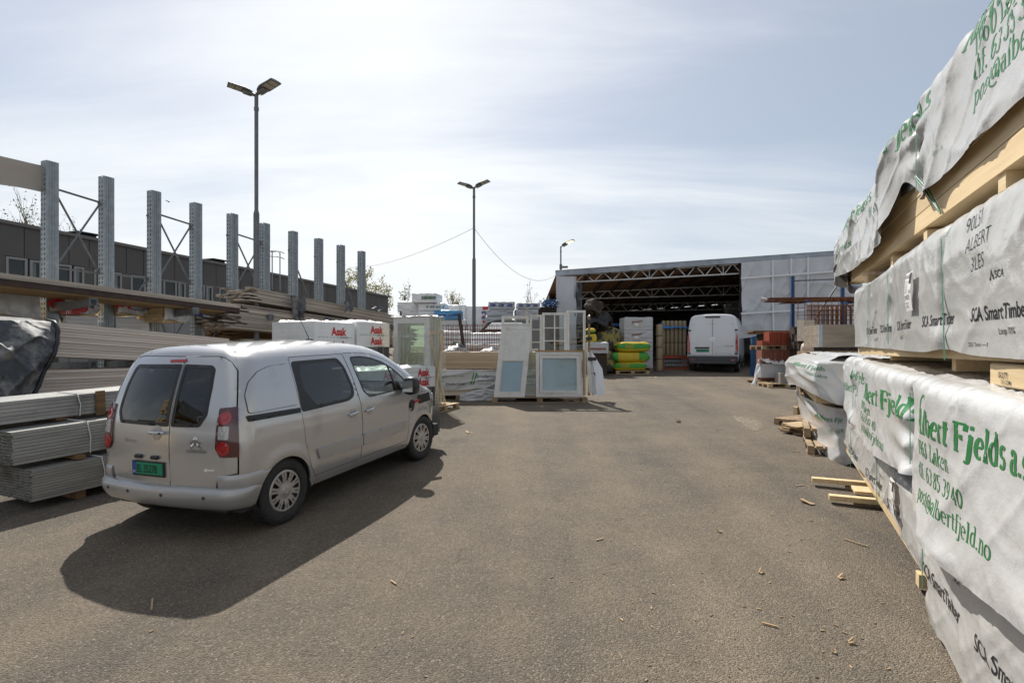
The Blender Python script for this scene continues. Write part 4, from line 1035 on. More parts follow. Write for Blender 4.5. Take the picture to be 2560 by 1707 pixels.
# ------------------------------------------------------------------ low grey building behind the racks
def build_building():
    a = R(22.0); ta = math.tan(a); VPX = CX + F_PX*ta; c = 25.5
    Yp = lambda px: F_PX*c/(VPX-px)
    Pp = lambda px: Vector((X(px, Yp(px)), Yp(px)))
    E = Vector((math.sin(a), math.cos(a)))                  # along the facade, away from the camera
    B0, B1 = Pp(-140), Pp(969); L = (B1-B0).length
    s_of = lambda px: (Pp(px)-B0).dot(E)
    zt = lambda s: 6.35 - s*0.031
    rz = math.atan2(E.y, E.x)
    t = thing('office_building', 'long low grey building with panelled upper wall behind the storage racks', 'building', (B0.x, B0.y, 0.6), rz)
    z0 = 0.6
    # local: x along facade, -y towards the yard
    w = MB(); w.box(0, L, 0.0, 9.0, 0.0, zt(L)-z0-.25, 1)
    hp = 1.15; n = 34; step = L/n
    for i in range(n):
        sa, sb = i*step+.012, (i+1)*step-.012
        za, zb = zt(sa)-z0, zt(sb)-z0
        w.add([(sa,-.05,za-hp),(sb,-.05,zb-hp),(sb,-.05,zb-.06),(sa,-.05,za-.06),(sa,.05,za-hp),(sb,.05,zb-hp),(sb,.05,zb-.06),(sa,.05,za-.06)],
              ((0,1,2,3),(1,5,6,2),(5,4,7,6),(4,0,3,7),(3,2,6,7),(4,5,1,0)), 0)
    for i in range(n):                                     # pale panels under the window band
        sa, sb = i*step+.012, (i+1)*step-.012
        w.box(sa, sb, -.05, .05, -.4, zt(sa)-z0-hp-1.32, 2)
    w.box(L-.02, L+.03, 0, 9.0, 0, zt(L)-z0-.06, 0)
    for i in range(n):                                     # piers between the windows
        if i % 2 == 0: w.box(i*step-.16, i*step+.16, -.045, .05, zt(i*step)-z0-hp-1.33, zt(i*step)-z0-hp+.0, 0)
    wo = w.build('wall', [M['panel'], M['panel_gap'], M['panel_pale']], t)
    r = MB(); a0, a1 = Vector((-.1,-.03,zt(0)-z0-.0)), Vector((L+.06,-.03,zt(L)-z0-.0)); r.bar(a0, a1, .22, .12)
    r.add([(-.1,.05,zt(0)-z0),(L+.06,.05,zt(L)-z0),(L+.06,9,zt(L)-z0),(-.1,9,zt(0)-z0)], [(0,1,2,3)]); ro = r.build('roof', M['coping'], t)
    for px in (232, 560):                                   # low roof vents
        s = s_of(px); v = MB(); v.bbox(s-.35, s+.35, .3, .9, zt(s)-z0+.02, zt(s)-z0+.22, .04); v.bbox(s-.45, s+.45, .2, 1.0, zt(s)-z0+.22, zt(s)-z0+.28, .02); v.build('roof_vent', M['room_dark'], ro)
    # windows in pairs
    for i in range(0, n, 2):
        for k, (sa, sb) in enumerate(((i*step+.18, i*step+.82), (i*step+.90, (i+2)*step-.18))):
            zt_ = zt(sa)-z0-hp-.03; zb_ = zt_-1.25
            if sb > L-.1: continue
            f = MB(); d0, d1 = -.06, .02; e = .075
            f.box(sa, sa+e, d0, d1, zb_, zt_); f.box(sb-e, sb, d0, d1, zb_, zt_); f.box(sa+e, sb-e, d0, d1, zt_-e, zt_); f.box(sa+e, sb-e, d0, d1, zb_, zb_+e)
            fo = f.build('window', M['frame_dull'], t)
            p = MB(); p.add([(sa+e,-.015,zb_+e),(sb-e,-.015,zb_+e),(sb-e,-.015,zt_-e),(sa+e,-.015,zt_-e)], [(0,1,2,3)]); p.build('pane', M['pane_dark'], fo)
            b = MB(); b.add([(sa,.0-.004,zb_),(sb,-.004,zb_),(sb,-.004,zt_),(sa,-.004,zt_)], [(0,1,2,3)]); b.build('dark_room', M['room_dark'], fo)
            if k == 1:
                cu = MB(); w_ = (sb-sa)*.36
                def fc(u, v): return np.stack([sa+e+w_*u, -.009+.003*np.sin(u*26), zb_+e+(zt_-zb_-2*e)*v], -1)
                cloth(cu, fc, 30, 3); cu.build('curtain', M['curtain'], fo)
    # roof ladder hoops
    s = s_of(668); h = MB(); zz = zt(s)-z0
    for k in (0, .55):
        h.cyl((s+k,-.35,zz-.9), (s+k,-.35,zz+1.15), .03, n=8); h.tube([(s+k,-.35,zz+1.15),(s+k,-.2,zz+1.25),(s+k,.3,zz+1.25)], .03, 8)
    for z in (1.15, .85): h.tube([(s-.25,-.4,zz+z),(s+.2,-.7,zz+z),(s+.8,-.4,zz+z)], .025, 8)
    h.build('roof_ladder', M['galv'], t)
build_building()

# ------------------------------------------------------------------ trees in early leaf
def tree(name, label, cat, loc, h, spread, leaf, n_br=9, leaves=900, lsz=.09, upright=0.0, seed=1, trunk_r=.14, group=None):
    r = random.Random(seed); t = thing(name, label, cat, loc, 0, group)
    tk = MB(); tips = []
    def branch(p, d, ln, rad, lev):
        pts = [p.copy()]; q = p.copy(); dd = d.copy(); k = 5
        for i in range(k):
            dd = (dd + Vector((r.uniform(-1,1), r.uniform(-1,1), r.uniform(-.5,.8)))*.22 + Vector((0,0,upright*.12))).normalized(); q = q + dd*(ln/k); pts.append(q.copy())
        tk.tube(pts, [rad*(1-.75*i/k) for i in range(k+1)], 6 if lev < 2 else 4)
        for i in range(2 if lev else 1, k+1):
            if lev >= 1: tips.append((pts[i], lev))
        if lev < 3:
            for j in range(n_br if lev == 0 else 4):
                i = r.randint(2 if lev == 0 else 1, k); az = r.uniform(0, 2*math.pi); up = r.uniform(.15, .9)+upright
                nd = (Vector((math.cos(az)*spread, math.sin(az)*spread, up)) + dd*.5).normalized()
                branch(pts[i], nd, ln*r.uniform(.42,.62), max(rad*.42, .006), lev+1)
    branch(Vector((0,0,0)), Vector((0,0,1)), h*.62, trunk_r, 0)
    tk.build('trunk', M['bark'], t)
    cr = MB()
    for _ in range(leaves):
        p, lev = r.choice(tips); c = p + Vector((r.gauss(0,.16), r.gauss(0,.16), r.gauss(-.03,.16)))*(h/7)
        a = Vector((r.uniform(-1,1), r.uniform(-1,1), r.uniform(-1,1))).normalized(); b = a.orthogonal().normalized(); s = lsz*r.uniform(.5,1.3)
        cr.add([c-a*s, c+b*s*.55, c+a*s, c-b*s*.55], [(0,1,2,3)])
    cr.build('crown', leaf, t, recalc=False); return t
def build_trees():
    def at(px, Y): return (X(px, Y), Y, gz(Y))
    S = [(855, 52, 9.0, .55, 'birch_tree', 'rounded spring birch behind the end of the grey building, nearest the racks', 'bud_pale', 9, 1500, .11, 0),
         (955, 58, 8.9, .55, 'birch_tree', 'drooping spring birch standing past the corner of the grey building', 'bud_pale', 9, 1300, .11, 0),
         (990, 50, 6.6, .10, 'columnar_tree', 'narrow upright tree in early leaf beyond the timber rack', 'bud', 12, 420, .09, .9),
         (1140, 52, 6.6, .35, 'young_tree', 'bushy young tree in pale leaf behind the white insulation stacks', 'bud_pale', 14, 520, .09, .5),
         (1306, 55, 8.3, .14, 'thin_tree', 'thin bare sapling rising behind the grey insulation stacks', 'bud', 5, 60, .09, .9),
         (20, 34, 11.0, .5, 'bare_tree', 'bare budding tree above the roof of the grey building at the far left', 'bud', 11, 520, .07, .1),
         (92, 36, 10.4, .4, 'bare_tree', 'slim budding treetop above the grey roof, left of the first tall upright', 'bud', 10, 380, .07, .2),
         (160, 36, 9.9, .5, 'bare_tree', 'budding treetop above the grey roof just right of the first upright', 'bud', 11, 460, .07, .1),
         (205, 38, 9.8, .5, 'bare_tree', 'low budding treetop beside the first dark roof vent', 'bud', 10, 400, .07, .1)]
    for i, (px, Y, h, sp, nm, lb, lf, nb, lv, ls, up) in enumerate(S):
        tree(nm, lb, 'tree', at(px, Y), h-gz(Y), sp, M[lf], nb, lv, ls, up, seed=20+i, trunk_r=.12, group='trees beyond the yard')
build_trees()
# ------------------------------------------------------------------ cantilever rack on the left
RA = RACK_A; RE = Vector((math.sin(RA), math.cos(RA))); RN = Vector((RE.y, -RE.x))     # along the rack; towards the yard
RVP = CX + F_PX*math.tan(RA); RC_ = 14.5
def rY(px, c=RC_): return F_PX*c/(RVP-px)
def rP(px, c=RC_): y = rY(px, c); return Vector((X(px, y), y, gz(y)))
RZ = math.atan2(RE.y, RE.x)                                  # local x runs along the rack, -y faces the yard
def build_rack():
    tops = [(101.8,402.8),(245.6,441.5),(367,477),(473,507),(566,534),(648,558),(720,578),(785,596),(841,612.5),(893.5,627.8)]
    lab = ['tall galvanised rack upright at the far left, joined to the beige banner', 'second tall galvanised rack upright, at the far side of the first cross brace', 'third galvanised rack upright, with open sky on its near side',
           'fourth galvanised rack upright, at the far end of the second cross brace', 'fifth galvanised rack upright, just left of the tall lamp post', 'sixth galvanised rack upright, just right of the tall lamp post',
           'seventh galvanised rack upright, rising out of the weathered boards', 'eighth galvanised rack upright, with a slanting brace on its near side', 'ninth galvanised rack upright, next to last of the row', 'tenth and farthest galvanised rack upright, the shortest in the row']
    posts = []
    W_, D_ = .225, .19                                       # along the rack, towards the yard
    proto = None
    for i, (px, py) in enumerate(tops):
        b = rP(px); h = Z(py, rY(px)) - b.z
        t = thing('rack_upright', lab[i], 'rack upright', b, RZ, 'uprights of the cantilever rack')
        m = MB(); pitch = .10; n = int(h/pitch); e = .006
        # the two perforated faces: towards the camera (x = 0) and the plain ribbed face towards the yard
        cols = [(0,.022,0),(.022,.052,1),(.052,.118,0),(.118,.148,1),(.148,D_,0)]
        for y0, y1, hole in cols:
            if not hole: m.box(0, e, -y1, -y0, 0, h)
            else:
                for k in range(n+1):
                    z0 = k*pitch + .05; z1 = min((k+1)*pitch, h)
                    if z0 < z1: m.box(0, e, -y1, -y0, z0, z1)
        m.box(e, W_-e, -D_, -D_+e, 0, h); m.box(W_-e, W_, -D_, 0, 0, h); m.box(e, W_-e, -e, 0, 0, h)
        m.box(.055, .075, -D_-.008, -D_+.001, 0, h); m.box(.10, .108, -D_-.012, -D_+.001, 0, h); m.box(.15, .17, -D_-.008, -D_+.001, 0, h)
        m.build('column', M['galv'], t)
        bl = MB(); bl.bbox(-.03, .0, -.06, -.01, h-.62, h-.57, .008); bl.build('bolt', M['galv_dark'], t)
        bs = MB(); bs.box(-.1, W_+.1, -1.1, .1, 0, .1); bs.build('base_beam', M['galv'], t)
        posts.append((t, b, h))
    # arms: local -y
    def arm(i, z, ln, lbl, drop=.0):
        t, b, h = posts[i]
        m = MB(); zz = z - b.z
        pts = [(.04,-D_,zz-.19),(.16,-D_,zz-.19),(.16,-D_,zz),(.04,-D_,zz)]; q = [(.05,-D_-ln,zz-.085),(.15,-D_-ln,zz-.085),(.15,-D_-ln,zz+.02),(.05,-D_-ln,zz+.02)]
        m.add(pts+q, ((0,1,2,3),(7,6,5,4),(0,4,5,1),(1,5,6,2),(2,6,7,3),(3,7,4,0)))
        m.box(.02, .18, -D_-ln, -D_-ln+.02, zz-.09, zz+.06)
        m.build('arm', M['galv_dark'], t)
    zsh = lambda i: [2.98,2.96,2.93,2.91,2.89][i]
    for i in (0, 2, 4): arm(i, zsh(i)-.10, 1.35, '')
    for i in (0,1,2,3,4): arm(i, 1.68, 1.35, ''); arm(i, 1.0, 1.35, '')
    for i in (5,6,7,8,9): arm(i, Z(770-(i-5)*0, posts[i][1].y)*0+3.12-.05*i, 1.35, ''); arm(i, 2.45-.045*i, 1.35, '')
    # bracing between neighbouring uprights: each brace set is a part of the nearer upright
    def br(i, kind, zt, zb):
        t, b, h = posts[i]; t2, b2, h2 = posts[i+1]; dx = (b2-b).xy.length; dz = b2.z-b.z
        z1, z2 = zt-b.z, zb-b.z; y = -.03; L0, L1 = W_, dx
        if 'X' in kind:
            m = MB(); m.bar((L0, y, z1), (L1, y-.0, z2), .03, .03); m.build('brace', M['galv_dark'], t)
            m = MB(); m.bar((L0, y-.04, z2), (L1, y-.04, z1-.06), .03, .03); m.build('brace', M['galv_dark'], t)
        if 'D' in kind: m = MB(); m.bar((L0, y, z1), (L1, y, z2), .032, .032); m.build('brace', M['galv_dark'], t)
        if 'T' in kind: m = MB(); m.bar((L0, y, z1+.05), (L1, y, z1-.03), .035, .035); m.build('tie', M['galv_dark'], t)
        if 'B' in kind: m = MB(); m.bar((L0-.1, y-.02, z2), (L1+.04, y-.02, z2-.02), .035, .035); m.build('tie', M['galv_dark'], t)
        if 'V' in kind:
            m = MB(); m.bar((L1, y, z2), (L1-.42*dx, y, z2-.75), .03, .03); m.build('brace', M['galv_dark'], t); m = MB(); m.bar((L0+.05, y, z2-.05), (L0+.36*dx, y, z2-.85), .03, .03); m.build('brace', M['galv_dark'], t)
    T = [Z(452, rY(120)), 0, Z(512, rY(400)), 0, Z(570, rY(600)), 0, 0, 0, 0]
    br(0, 'XTB', posts[0][2]+posts[0][1].z-.55, 3.62); br(1, 'BV', 0, 3.62); br(2, 'XTB', posts[2][2]+posts[2][1].z-.55, 3.62); br(3, 'BV', 0, 3.6)
    br(4, 'XTB', posts[4][2]+posts[4][1].z-.55, 3.6); br(6, 'D', posts[6][2]+posts[6][1].z-.9, 3.1); br(8, 'D', posts[8][2]+posts[8][1].z-.9, 3.1)
    for i in (0,1,2,3):
        t, b, h = posts[i]; dx = (posts[i+1][1]-b).xy.length
        m = MB(); m.bar((W_, -.03, 2.9-b.z), (dx*.5, -.03, 2.05-b.z), .03, .03); m.build('brace', M['galv_dark'], t)
        m = MB(); m.bar((dx, -.03, 2.9-b.z), (dx*.5, -.03, 2.05-b.z), .03, .03); m.build('brace', M['galv_dark'], t)
    # beige banner tied to the first upright, running towards the camera
    p = rP(101.8); bn = MB()
    def fb(u, v):
        s = -3.2 + 3.2*u; z = (Z(414, rY(101)) + .0*s)*(1-v) + (Z(483, rY(101)))*v - p.z + s*.02
        return np.stack([s, -.05+.03*vnoise(u*6, v*3, 6)+.02*np.sin(u*9+v*2), z + .02*vnoise(u*5, v, 8)], -1)
    cloth(bn, fb, 60, 14)
    for s in (-2.2,-1.1,-.15):
        pass
    solo(bn, 'banner', M['mesh_banner'], 'beige cloth banner strung tight from the first rack upright', 'banner', p, RZ)
    return posts
RPOSTS = build_rack()

# ------------------------------------------------------------------ stacks of boards
def boards(mb, L, W_, H, nz, ny, x0=0, y0=0, z0=0, gap=.004, rag=.0, seed=1, m=0, ragy=.0, skip=0.0, ragb=None):
    "a close stack of boards along x; rag: how unevenly the ends stick out"
    r = random.Random(seed); bh = H/nz; bw = W_/ny; ragb = rag if ragb is None else ragb
    for k in range(nz):
        ro = r.uniform(-ragy, ragy)
        for j in range(ny):
            if skip and k >= nz-2 and r.random() < skip: continue
            a = -r.uniform(0, ragb); b = r.uniform(0, rag)
            mb.box(x0+a, x0+L+b, y0+j*bw+gap/2+ro, y0+(j+1)*bw-gap/2+ro, z0+k*bh, z0+(k+1)*bh-gap, m)
def along(px, c, pz_top):
    y = rY(px, c); return Vector((X(px, y), y, Z(pz_top, y)))
def build_rack_load():
    c1 = 13.0                                               # front edge line of the shelves
    def put(name, label, cat, px0, px1, zt, H, W_, nz, ny, mt, rag=.1, seed=1, c=c1, tilt=None, group=None, ragy=.01, ragb=None, skip=0):
        a = rP(px0, c); b = rP(px1, c); L = (b-a).xy.length
        t = thing(name, label, cat, (a.x, a.y, zt-H), RZ, group)
        if tilt is not None: t.rotation_euler = (0, -math.atan2(tilt, L), RZ)
        m = MB(); boards(m, L, W_, H, nz, ny, 0, 0, 0, .005, rag, seed, 0, ragy, skip, ragb); m.build('boards', mt, t); return t, L
    # long shelf deck
    a = rP(-60, c1); b = rP(643, c1); L = (b-a).xy.length
    za, zb = 3.18, 2.93
    t = thing('board_shelf', 'long plank deck lying on the upper arms of the rack, brown edge beam in front', 'shelf', (a.x, a.y, za), RZ); t.rotation_euler = (0, math.atan2(za-zb, L), RZ)
    m = MB()
    for k in range(6): m.box(0, L-.03*k-.5, .02+k*.2, .21+k*.2, .03, .07)
    m.build('planks', M['board_grey'], t)
    m = MB(); m.box(-.1, L+.03, -.02, .012, -.11, -.003); m.build('edge_beam', M['dark_rust'], t)
    m = MB(); m.box(-.1, L*.6, -.045, .018, .0, .095); m.box(L*.6+.004, L-.55, -.042, .018, .0, .092); m.build('edge_plank', M['board_grey'], t)
    m = MB()
    for x in np.arange(.2, L-.4, .62): m.box(x, x+.08, .03, 1.2, .071, .079)
    m.build('batten', M['board_grey'], t)
    m = MB(); m.box(-.1, L-.9, .05, 1.2, -.14, -.004); m.build('under_beam', M['amber_ply'], t)
    G1 = 'board stacks on the cantilever rack'
    put('board_stack', 'high pale planed board stack behind the van roof, above the other pale stack', 'board stack', 88, 560, 2.46, .62, 1.1, 12, 6, M['pine_pale'], .55, 3, c1-.3, tilt=-.26, group=G1, ragb=.05)
    put('board_stack', 'lower pale planed board stack on the rack, beside the van rear window', 'board stack', 92, 420, 1.58, .48, 1.1, 8, 6, M['pine_pale'], .1, 4, c1-.3, tilt=-.02, group=G1)
    # right-hand upper loads of weathered boards
    put('board_stack', 'topmost weathered board stack with a pale front plank, right of the tall lamp post', 'board stack', 655, 1000, 3.52, .36, 1.15, 9, 7, M['board_grey'], .5, 5, c1+.1, tilt=-.42, group=G1, ragb=.5, skip=.4)
    put('board_stack', 'thick ragged weathered board stack hanging under the topmost one', 'board stack', 625, 1025, 3.05, .62, 1.25, 16, 8, M['board_grey'], .6, 6, c1-.05, tilt=-.38, group=G1, ragb=.7, ragy=.025)
    put('board_stack', 'brown treated board stack low on the rack behind the lamp post', 'board stack', 590, 800, 2.66, .45, 1.1, 9, 7, M['board_brown'], .2, 8, c1+.9, tilt=-.2, group=G1, ragb=.3)
    put('board_stack', 'thin board stack glimpsed under the ragged stack, behind the white block pallet', 'board stack', 620, 900, 2.2, .18, 1.1, 4, 7, M['board_grey'], .2, 9, c1+.4, group=G1)
    put('board_stack', 'pale board ends just above the van roof left of the white pallets', 'board stack', 600, 760, 1.98, .10, 1.0, 3, 6, M['pine_pale'], .3, 10, c1+.2, group=G1)
    # hanging scraps of grey cover over the arm ends
    for k, (px, pt, pb, w) in enumerate(((742, 740, 815, .55), (868, 755, 786, .40), (938, 765, 778, .75))):
        p = along(px, c1-.12, pt); h = p.z - Z(pb, p.y); m = MB()
        def fs(u, v):
            return np.stack([(u-.5)*w*(1-.35*v)+.12*v*np.sin(v*4), -.03-.05*v+.05*np.sin(u*11+v*3)*(.3+v), -v*h*(.75+.25*np.cos(u*5+k))], -1)
        cloth(m, fs, 26, 16)
        solo(m, 'plastic_scrap', M['tarp_dark'], ('long torn grey film hanging over the nearest end of the weathered boards', 'short torn grey film hanging from the middle of the weathered boards', 'small grey film flap under the topmost boards near their far end')[k], 'plastic scrap', p, RZ)
    # wrapped timber packs deep in the rack
    def pack(px0, px1, pt, pb, c, label, red, txts):
        a = rP(px0, c); b = rP(px1, c); L = (b-a).xy.length; ym = (a.y+b.y)/2; zt, zb = Z(pt, ym), Z(pb, ym)-.06
        t = thing('wrapped_timber_pack', label, 'timber pack', (a.x, a.y, zb), RZ, 'wrapped timber packs deep in the rack')
        m = MB(); boards(m, L-.1, .9, (zt-zb)*.9, 6, 5, .05, .03, 0.0, .006, .02, int(px0), 0); m.build('boards', M['pine'], t)
        w = MB(); H_ = zt-zb
        def fw(u, v): return np.stack([.02+(L-.04)*u, -.035-.035*np.sin(v*2.6)-.02*vnoise(u*6, v*3, 5), H_*(1.0-v*.90)+.03*np.sin(u*7)*v], -1)
        cloth(w, fw, 50, 16); wo = w.build('cover', M['wrap_white'], t)
        def surf(x, y):
            u = (x-.02)/(L-.04); v = (1.0-y/H_)/.90
            P_ = fw(u, v); P_[:,1] -= .006; return P_
        ink = MB(); 
        for s, x, y, sz, mm in txts: lay(ink, sans(s, .02 if mm else .01), sz, surf, mm, .04, x, y)
        if red:
            blob = dense([(x, y) for x, y in red], .05); bm_ = [(p[0], p[1]) for p in blob]
            lay(ink, (bm_, [tuple(range(len(bm_)))]), 1.0, surf, 1, .05); 
        ink.build('lettering', [M['ink_blue'], M['ink_red'], M['ink_white']], wo)
    pack(-30, 100, 735, 788, 14.2, 'timber pack with a round red mark on its film, far left under the shelf', [(.9,.30),(1.1,.16),(1.5,.12),(1.75,.22),(1.8,.40),(1.0,.42)], [('Expe', 1.15, .26, .16, 2), ('mon', 1.2, .15, .14, 2)])
    pack(155, 245, 738, 780, 14.2, 'timber pack printed in blue with a red corner, between the first two uprights', [(1.0,.2),(1.35,.16),(1.35,.42),(1.05,.42)], [('TIMBER', .2, .28, .15, 0), ('utbler.se', .2, .16, .11, 0)])
    pack(287, 366, 756, 782, 14.2, 'timber pack printed in blue, between the second and third uprights', None, [('VÄRL TIMBER', .15, .24, .13, 0), ('www.utbler.se', .3, .12, .10, 0)])
    pack(404, 472, 760, 800, 13.6, 'timber pack with torn rounded film end, between the third and fourth uprights', None, [('VÄR', .2, .28, .14, 0), ('TIMBER', .55, .16, .14, 0)])
    # pale flat packs below them
    for px0, px1, pt, pb, lb in ((166, 245, 788, 805, 'flat white board packs on the rack behind the first pale boards'), (290, 372, 795, 815, 'flat white board packs on the rack between the second and third uprights')):
        a = rP(px0, 14.3); b = rP(px1, 14.3); y = a.y; m = MB(); boards(m, (b-a).xy.length, .8, Z(pt,y)-Z(pb,y)+.1, 3, 2, seed=px0); solo(m, 'flat_pack', M['white_pack'], lb, 'flat pack', (a.x, a.y, Z(pb, y)-.1), RZ)
    # dark tarpaulin hanging over the stack at the far left
    a = rP(98, 12.2); t = MB()
    def ft(u, v):
        s = -3.0 + 3.0*u; zt = Z(783, a.y)-a.z - .15*(1-u)
        fold = .15*ridge(u*3+v*2.2, v*1.2, 21, 3) + .06*vnoise(u*5, v*4, 3) + .06*ridge(u*8-v*5, v*3, 8, 4) + .035*ridge(u*14+v*9, v*5-u*2, 18, 5) + .02*ridge(u*23-v*11, v*9, 19, 4)
        o = .15 + 1.0*np.sin(np.clip(v,0,1)*1.6)*(.55+.45*(1-u)) + fold
        z = zt*(1-v**1.25) + .15*v + .10*vnoise(u*4, v*2, 15)
        x = s - 1.05*np.clip(v-.2, 0, 1)**1.2*u**2 + .06*np.sin(v*3)*u
        top = np.clip(.14-v, 0, .14)/.14
        return np.stack([x, -o*(1-top) + .9*top, z + .02*np.sin(u*10)], -1)
    cloth(t, ft, 150, 120)
    hem = MB(); u = np.full(40, 1.0); v = np.linspace(.12, 1, 40); P_ = ft(u, v); hem.tube([Vector(q)+Vector((.02,0,0)) for q in P_], .035, 8)
    to = thing('tarpaulin', 'dirty grey tarpaulin draped over the stack at the far left end of the rack', 'tarpaulin', a, RZ)
    t.build('sheet', M['tarp_dark'], to); hem.build('hem', M['tarp_black'], to)
    # dark goods under the tarpaulin
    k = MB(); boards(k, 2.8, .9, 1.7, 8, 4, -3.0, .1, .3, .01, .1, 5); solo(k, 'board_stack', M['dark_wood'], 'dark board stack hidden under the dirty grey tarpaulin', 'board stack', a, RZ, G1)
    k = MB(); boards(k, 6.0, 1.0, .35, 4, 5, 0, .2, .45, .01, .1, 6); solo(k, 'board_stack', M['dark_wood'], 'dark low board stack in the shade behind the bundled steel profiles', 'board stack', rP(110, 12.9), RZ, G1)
build_rack_load()

# ------------------------------------------------------------------ bundled steel profiles on the ground
def build_profiles():
    c = G(81, 1278); e = Vector((.42, .9075)); rz = math.atan2(e.y, e.x)
    def bundle(dx, dy, z0, H, nz, ny, L, label, sw, sg, wood=False):
        base = Vector((c.x, c.y, 0)) + Vector((e.x, e.y, 0))*dx + Vector((-e.y, e.x, 0))*dy
        t = thing('profile_bundle', label, 'steel bundle', (base.x, base.y, gz(base.y)+z0), rz, 'bundled steel profiles'); t.rotation_euler = (0, -math.atan(SLOPE*e.y), rz)
        m = MB(); r = random.Random(nz*7+ny); w = .055; h = H/nz; th = .004
        for k in range(nz):
            sh = r.uniform(-.006,.006)
            for j in range(ny):
                x0 = r.uniform(-.012, .012); y0 = j*w+.0015+sh; y1 = y0+w-.003; z0_, z1 = k*h+.002, (k+1)*h-.002
                # open channel: web and two flanges, one outer skin
                m.box(x0, L, y0, y1, z0_, z0_+th); m.box(x0, L, y0, y0+th, z0_+th, z1); m.box(x0, L, y1-th, y1, z0_+th, z1); m.box(x0, L, y0+th, y1-th, z1-th, z1)
        m.build('profiles', M['zinc'], t)
        for s in sw:
            q = MB(); q.tube([(s,-.006,-.01),(s+.01,-.008,H*.5),(s-.02,-.006,H+.004),(s-.06,ny*w*.5,H+.02)], .007, 6); q.build('band', M['strap_white'], t)
        for s in sg:
            q = MB(); q.box(s, s+.035, -.006, -.002, -.02, H+.003); q.box(s, s+.035, -.006, ny*w, H+.003, H+.006); q.build('band', M['strap_green'], t)
        if wood:
            q = MB(); q.box(1.16, 1.26, -.03, -.003, -.03, H+.02); q.build('spacer', M['board_brown'], t)
    bundle(0, 0, .10, .34, 11, 14, 6.0, 'lowest bundle of pale steel profiles lying on the asphalt', (.72,), (1.42,))
    bundle(-.12, .12, .50, .36, 10, 14, 6.0, 'middle bundle of steel profiles with a green band', (.75,), (1.40,))
    bundle(-.30, .42, .91, .25, 6, 12, 6.0, 'topmost bundle of steel profiles with a wooden spacer', (.98,), (), True)
    for i, s in enumerate((.5, 1.5, 3.2)):
        for z in (0, .45, .87):
            b = Vector((c.x, c.y, 0)) + Vector((e.x, e.y, 0))*(s) + Vector((-e.y, e.x, 0))*(.05 if z < .6 else .45)
            m = MB(); m.box(-.05,.05,0,.48,0,.095 if z == 0 else .045)
            solo(m, 'timber_bearer', M['board_brown'], '%s brown bearer %s of steel profiles' % (('nearest', 'second', 'farthest')[i], 'under the lowest bundle' if z == 0 else ('under the middle bundle' if z < .6 else 'under the topmost bundle')), 'bearer', (b.x, b.y, gz(b.y)+z+(.0 if z else .0)), rz, 'bearers under the steel profiles')
    # loose white strap hanging down over all three bundles
    m = MB(); P0 = Vector((c.x, c.y, gz(c.y))); ex = Vector((e.x, e.y, SLOPE*e.y)); ey = Vector((-e.y, e.x, 0))
    pts = [P0+ex*1.25+ey*.5+Vector((0,0,1.30)), P0+ex*1.22+ey*.40+Vector((0,0,1.185)), P0+ex*1.42+ey*.10+Vector((0,0,.95)), P0+ex*1.75+ey*-.03+Vector((0,0,.65)), P0+ex*1.9+ey*-.03+Vector((0,0,.35)), P0+ex*2.0+ey*-.03+Vector((0,0,.13))]
    m.tube([p-P0 for p in pts], .011, 6); solo(m, 'loose_strap', M['strap_white'], 'loose white strap hanging down over the steel profile bundles', 'strap', P0)
build_profiles()
# ------------------------------------------------------------------ street lamps and wires
def lamp_head(t, az, up, on=False, sc=1.0, z=0.0):
    "flat LED head reaching out along az"
    Mh = Matrix.Translation((0,0,z)) @ Matrix.Rotation(az, 4, 'Z') @ Matrix.Rotation(-up, 4, 'Y') @ Matrix.Scale(sc, 4)
    m = MB(); n = 13; us = np.linspace(0, 1, n); A = np.zeros((n, 15, 3))
    for i, u in enumerate(us):
        x = .12 + .72*u; w = .09 + .11*min(1, u*3.2)**.7; h = .05 + .035*math.sin(math.pi*min(1, u*1.15+.1))*(1-.4*u)
        for k in range(15):
            a = math.pi*k/14; A[i,k] = (x, w*math.cos(a), h*math.sin(a)**.6)
    fl = np.array([Mh @ Vector(p) for p in A.reshape(-1,3)]).reshape(A.shape); m.grid(fl, 0)
    bot = np.stack([fl[:,0], fl[:,-1]], 1); m.grid(bot, 0, False); m.add(fl[-1], [tuple(range(15))], 0); m.add(fl[0], [tuple(range(15))], 0)
    m.bbox(.12, .40, -.12, .12, -.075, .0, .03, 0, Mh); m.cyl(Mh @ Vector((-.0,0,-.02)), Mh @ Vector((.18,0,-.02)), .045, n=10)
    for x in (.14, .18): m.cyl(Mh @ Vector((x,.03,-.07)), Mh @ Vector((x,.03,-.11)), .012, n=6)
    h = m.build('lamp_head', M['lamp_body'], t)
    l = MB(); l.box(.44, .62, -.16, .16, -.012, -.003, 0, Mh); l.box(.645, .80, -.15, .15, -.012, -.003, 0, Mh); l.build('lens', M['lens_on'] if on else M['lens_off'], h)
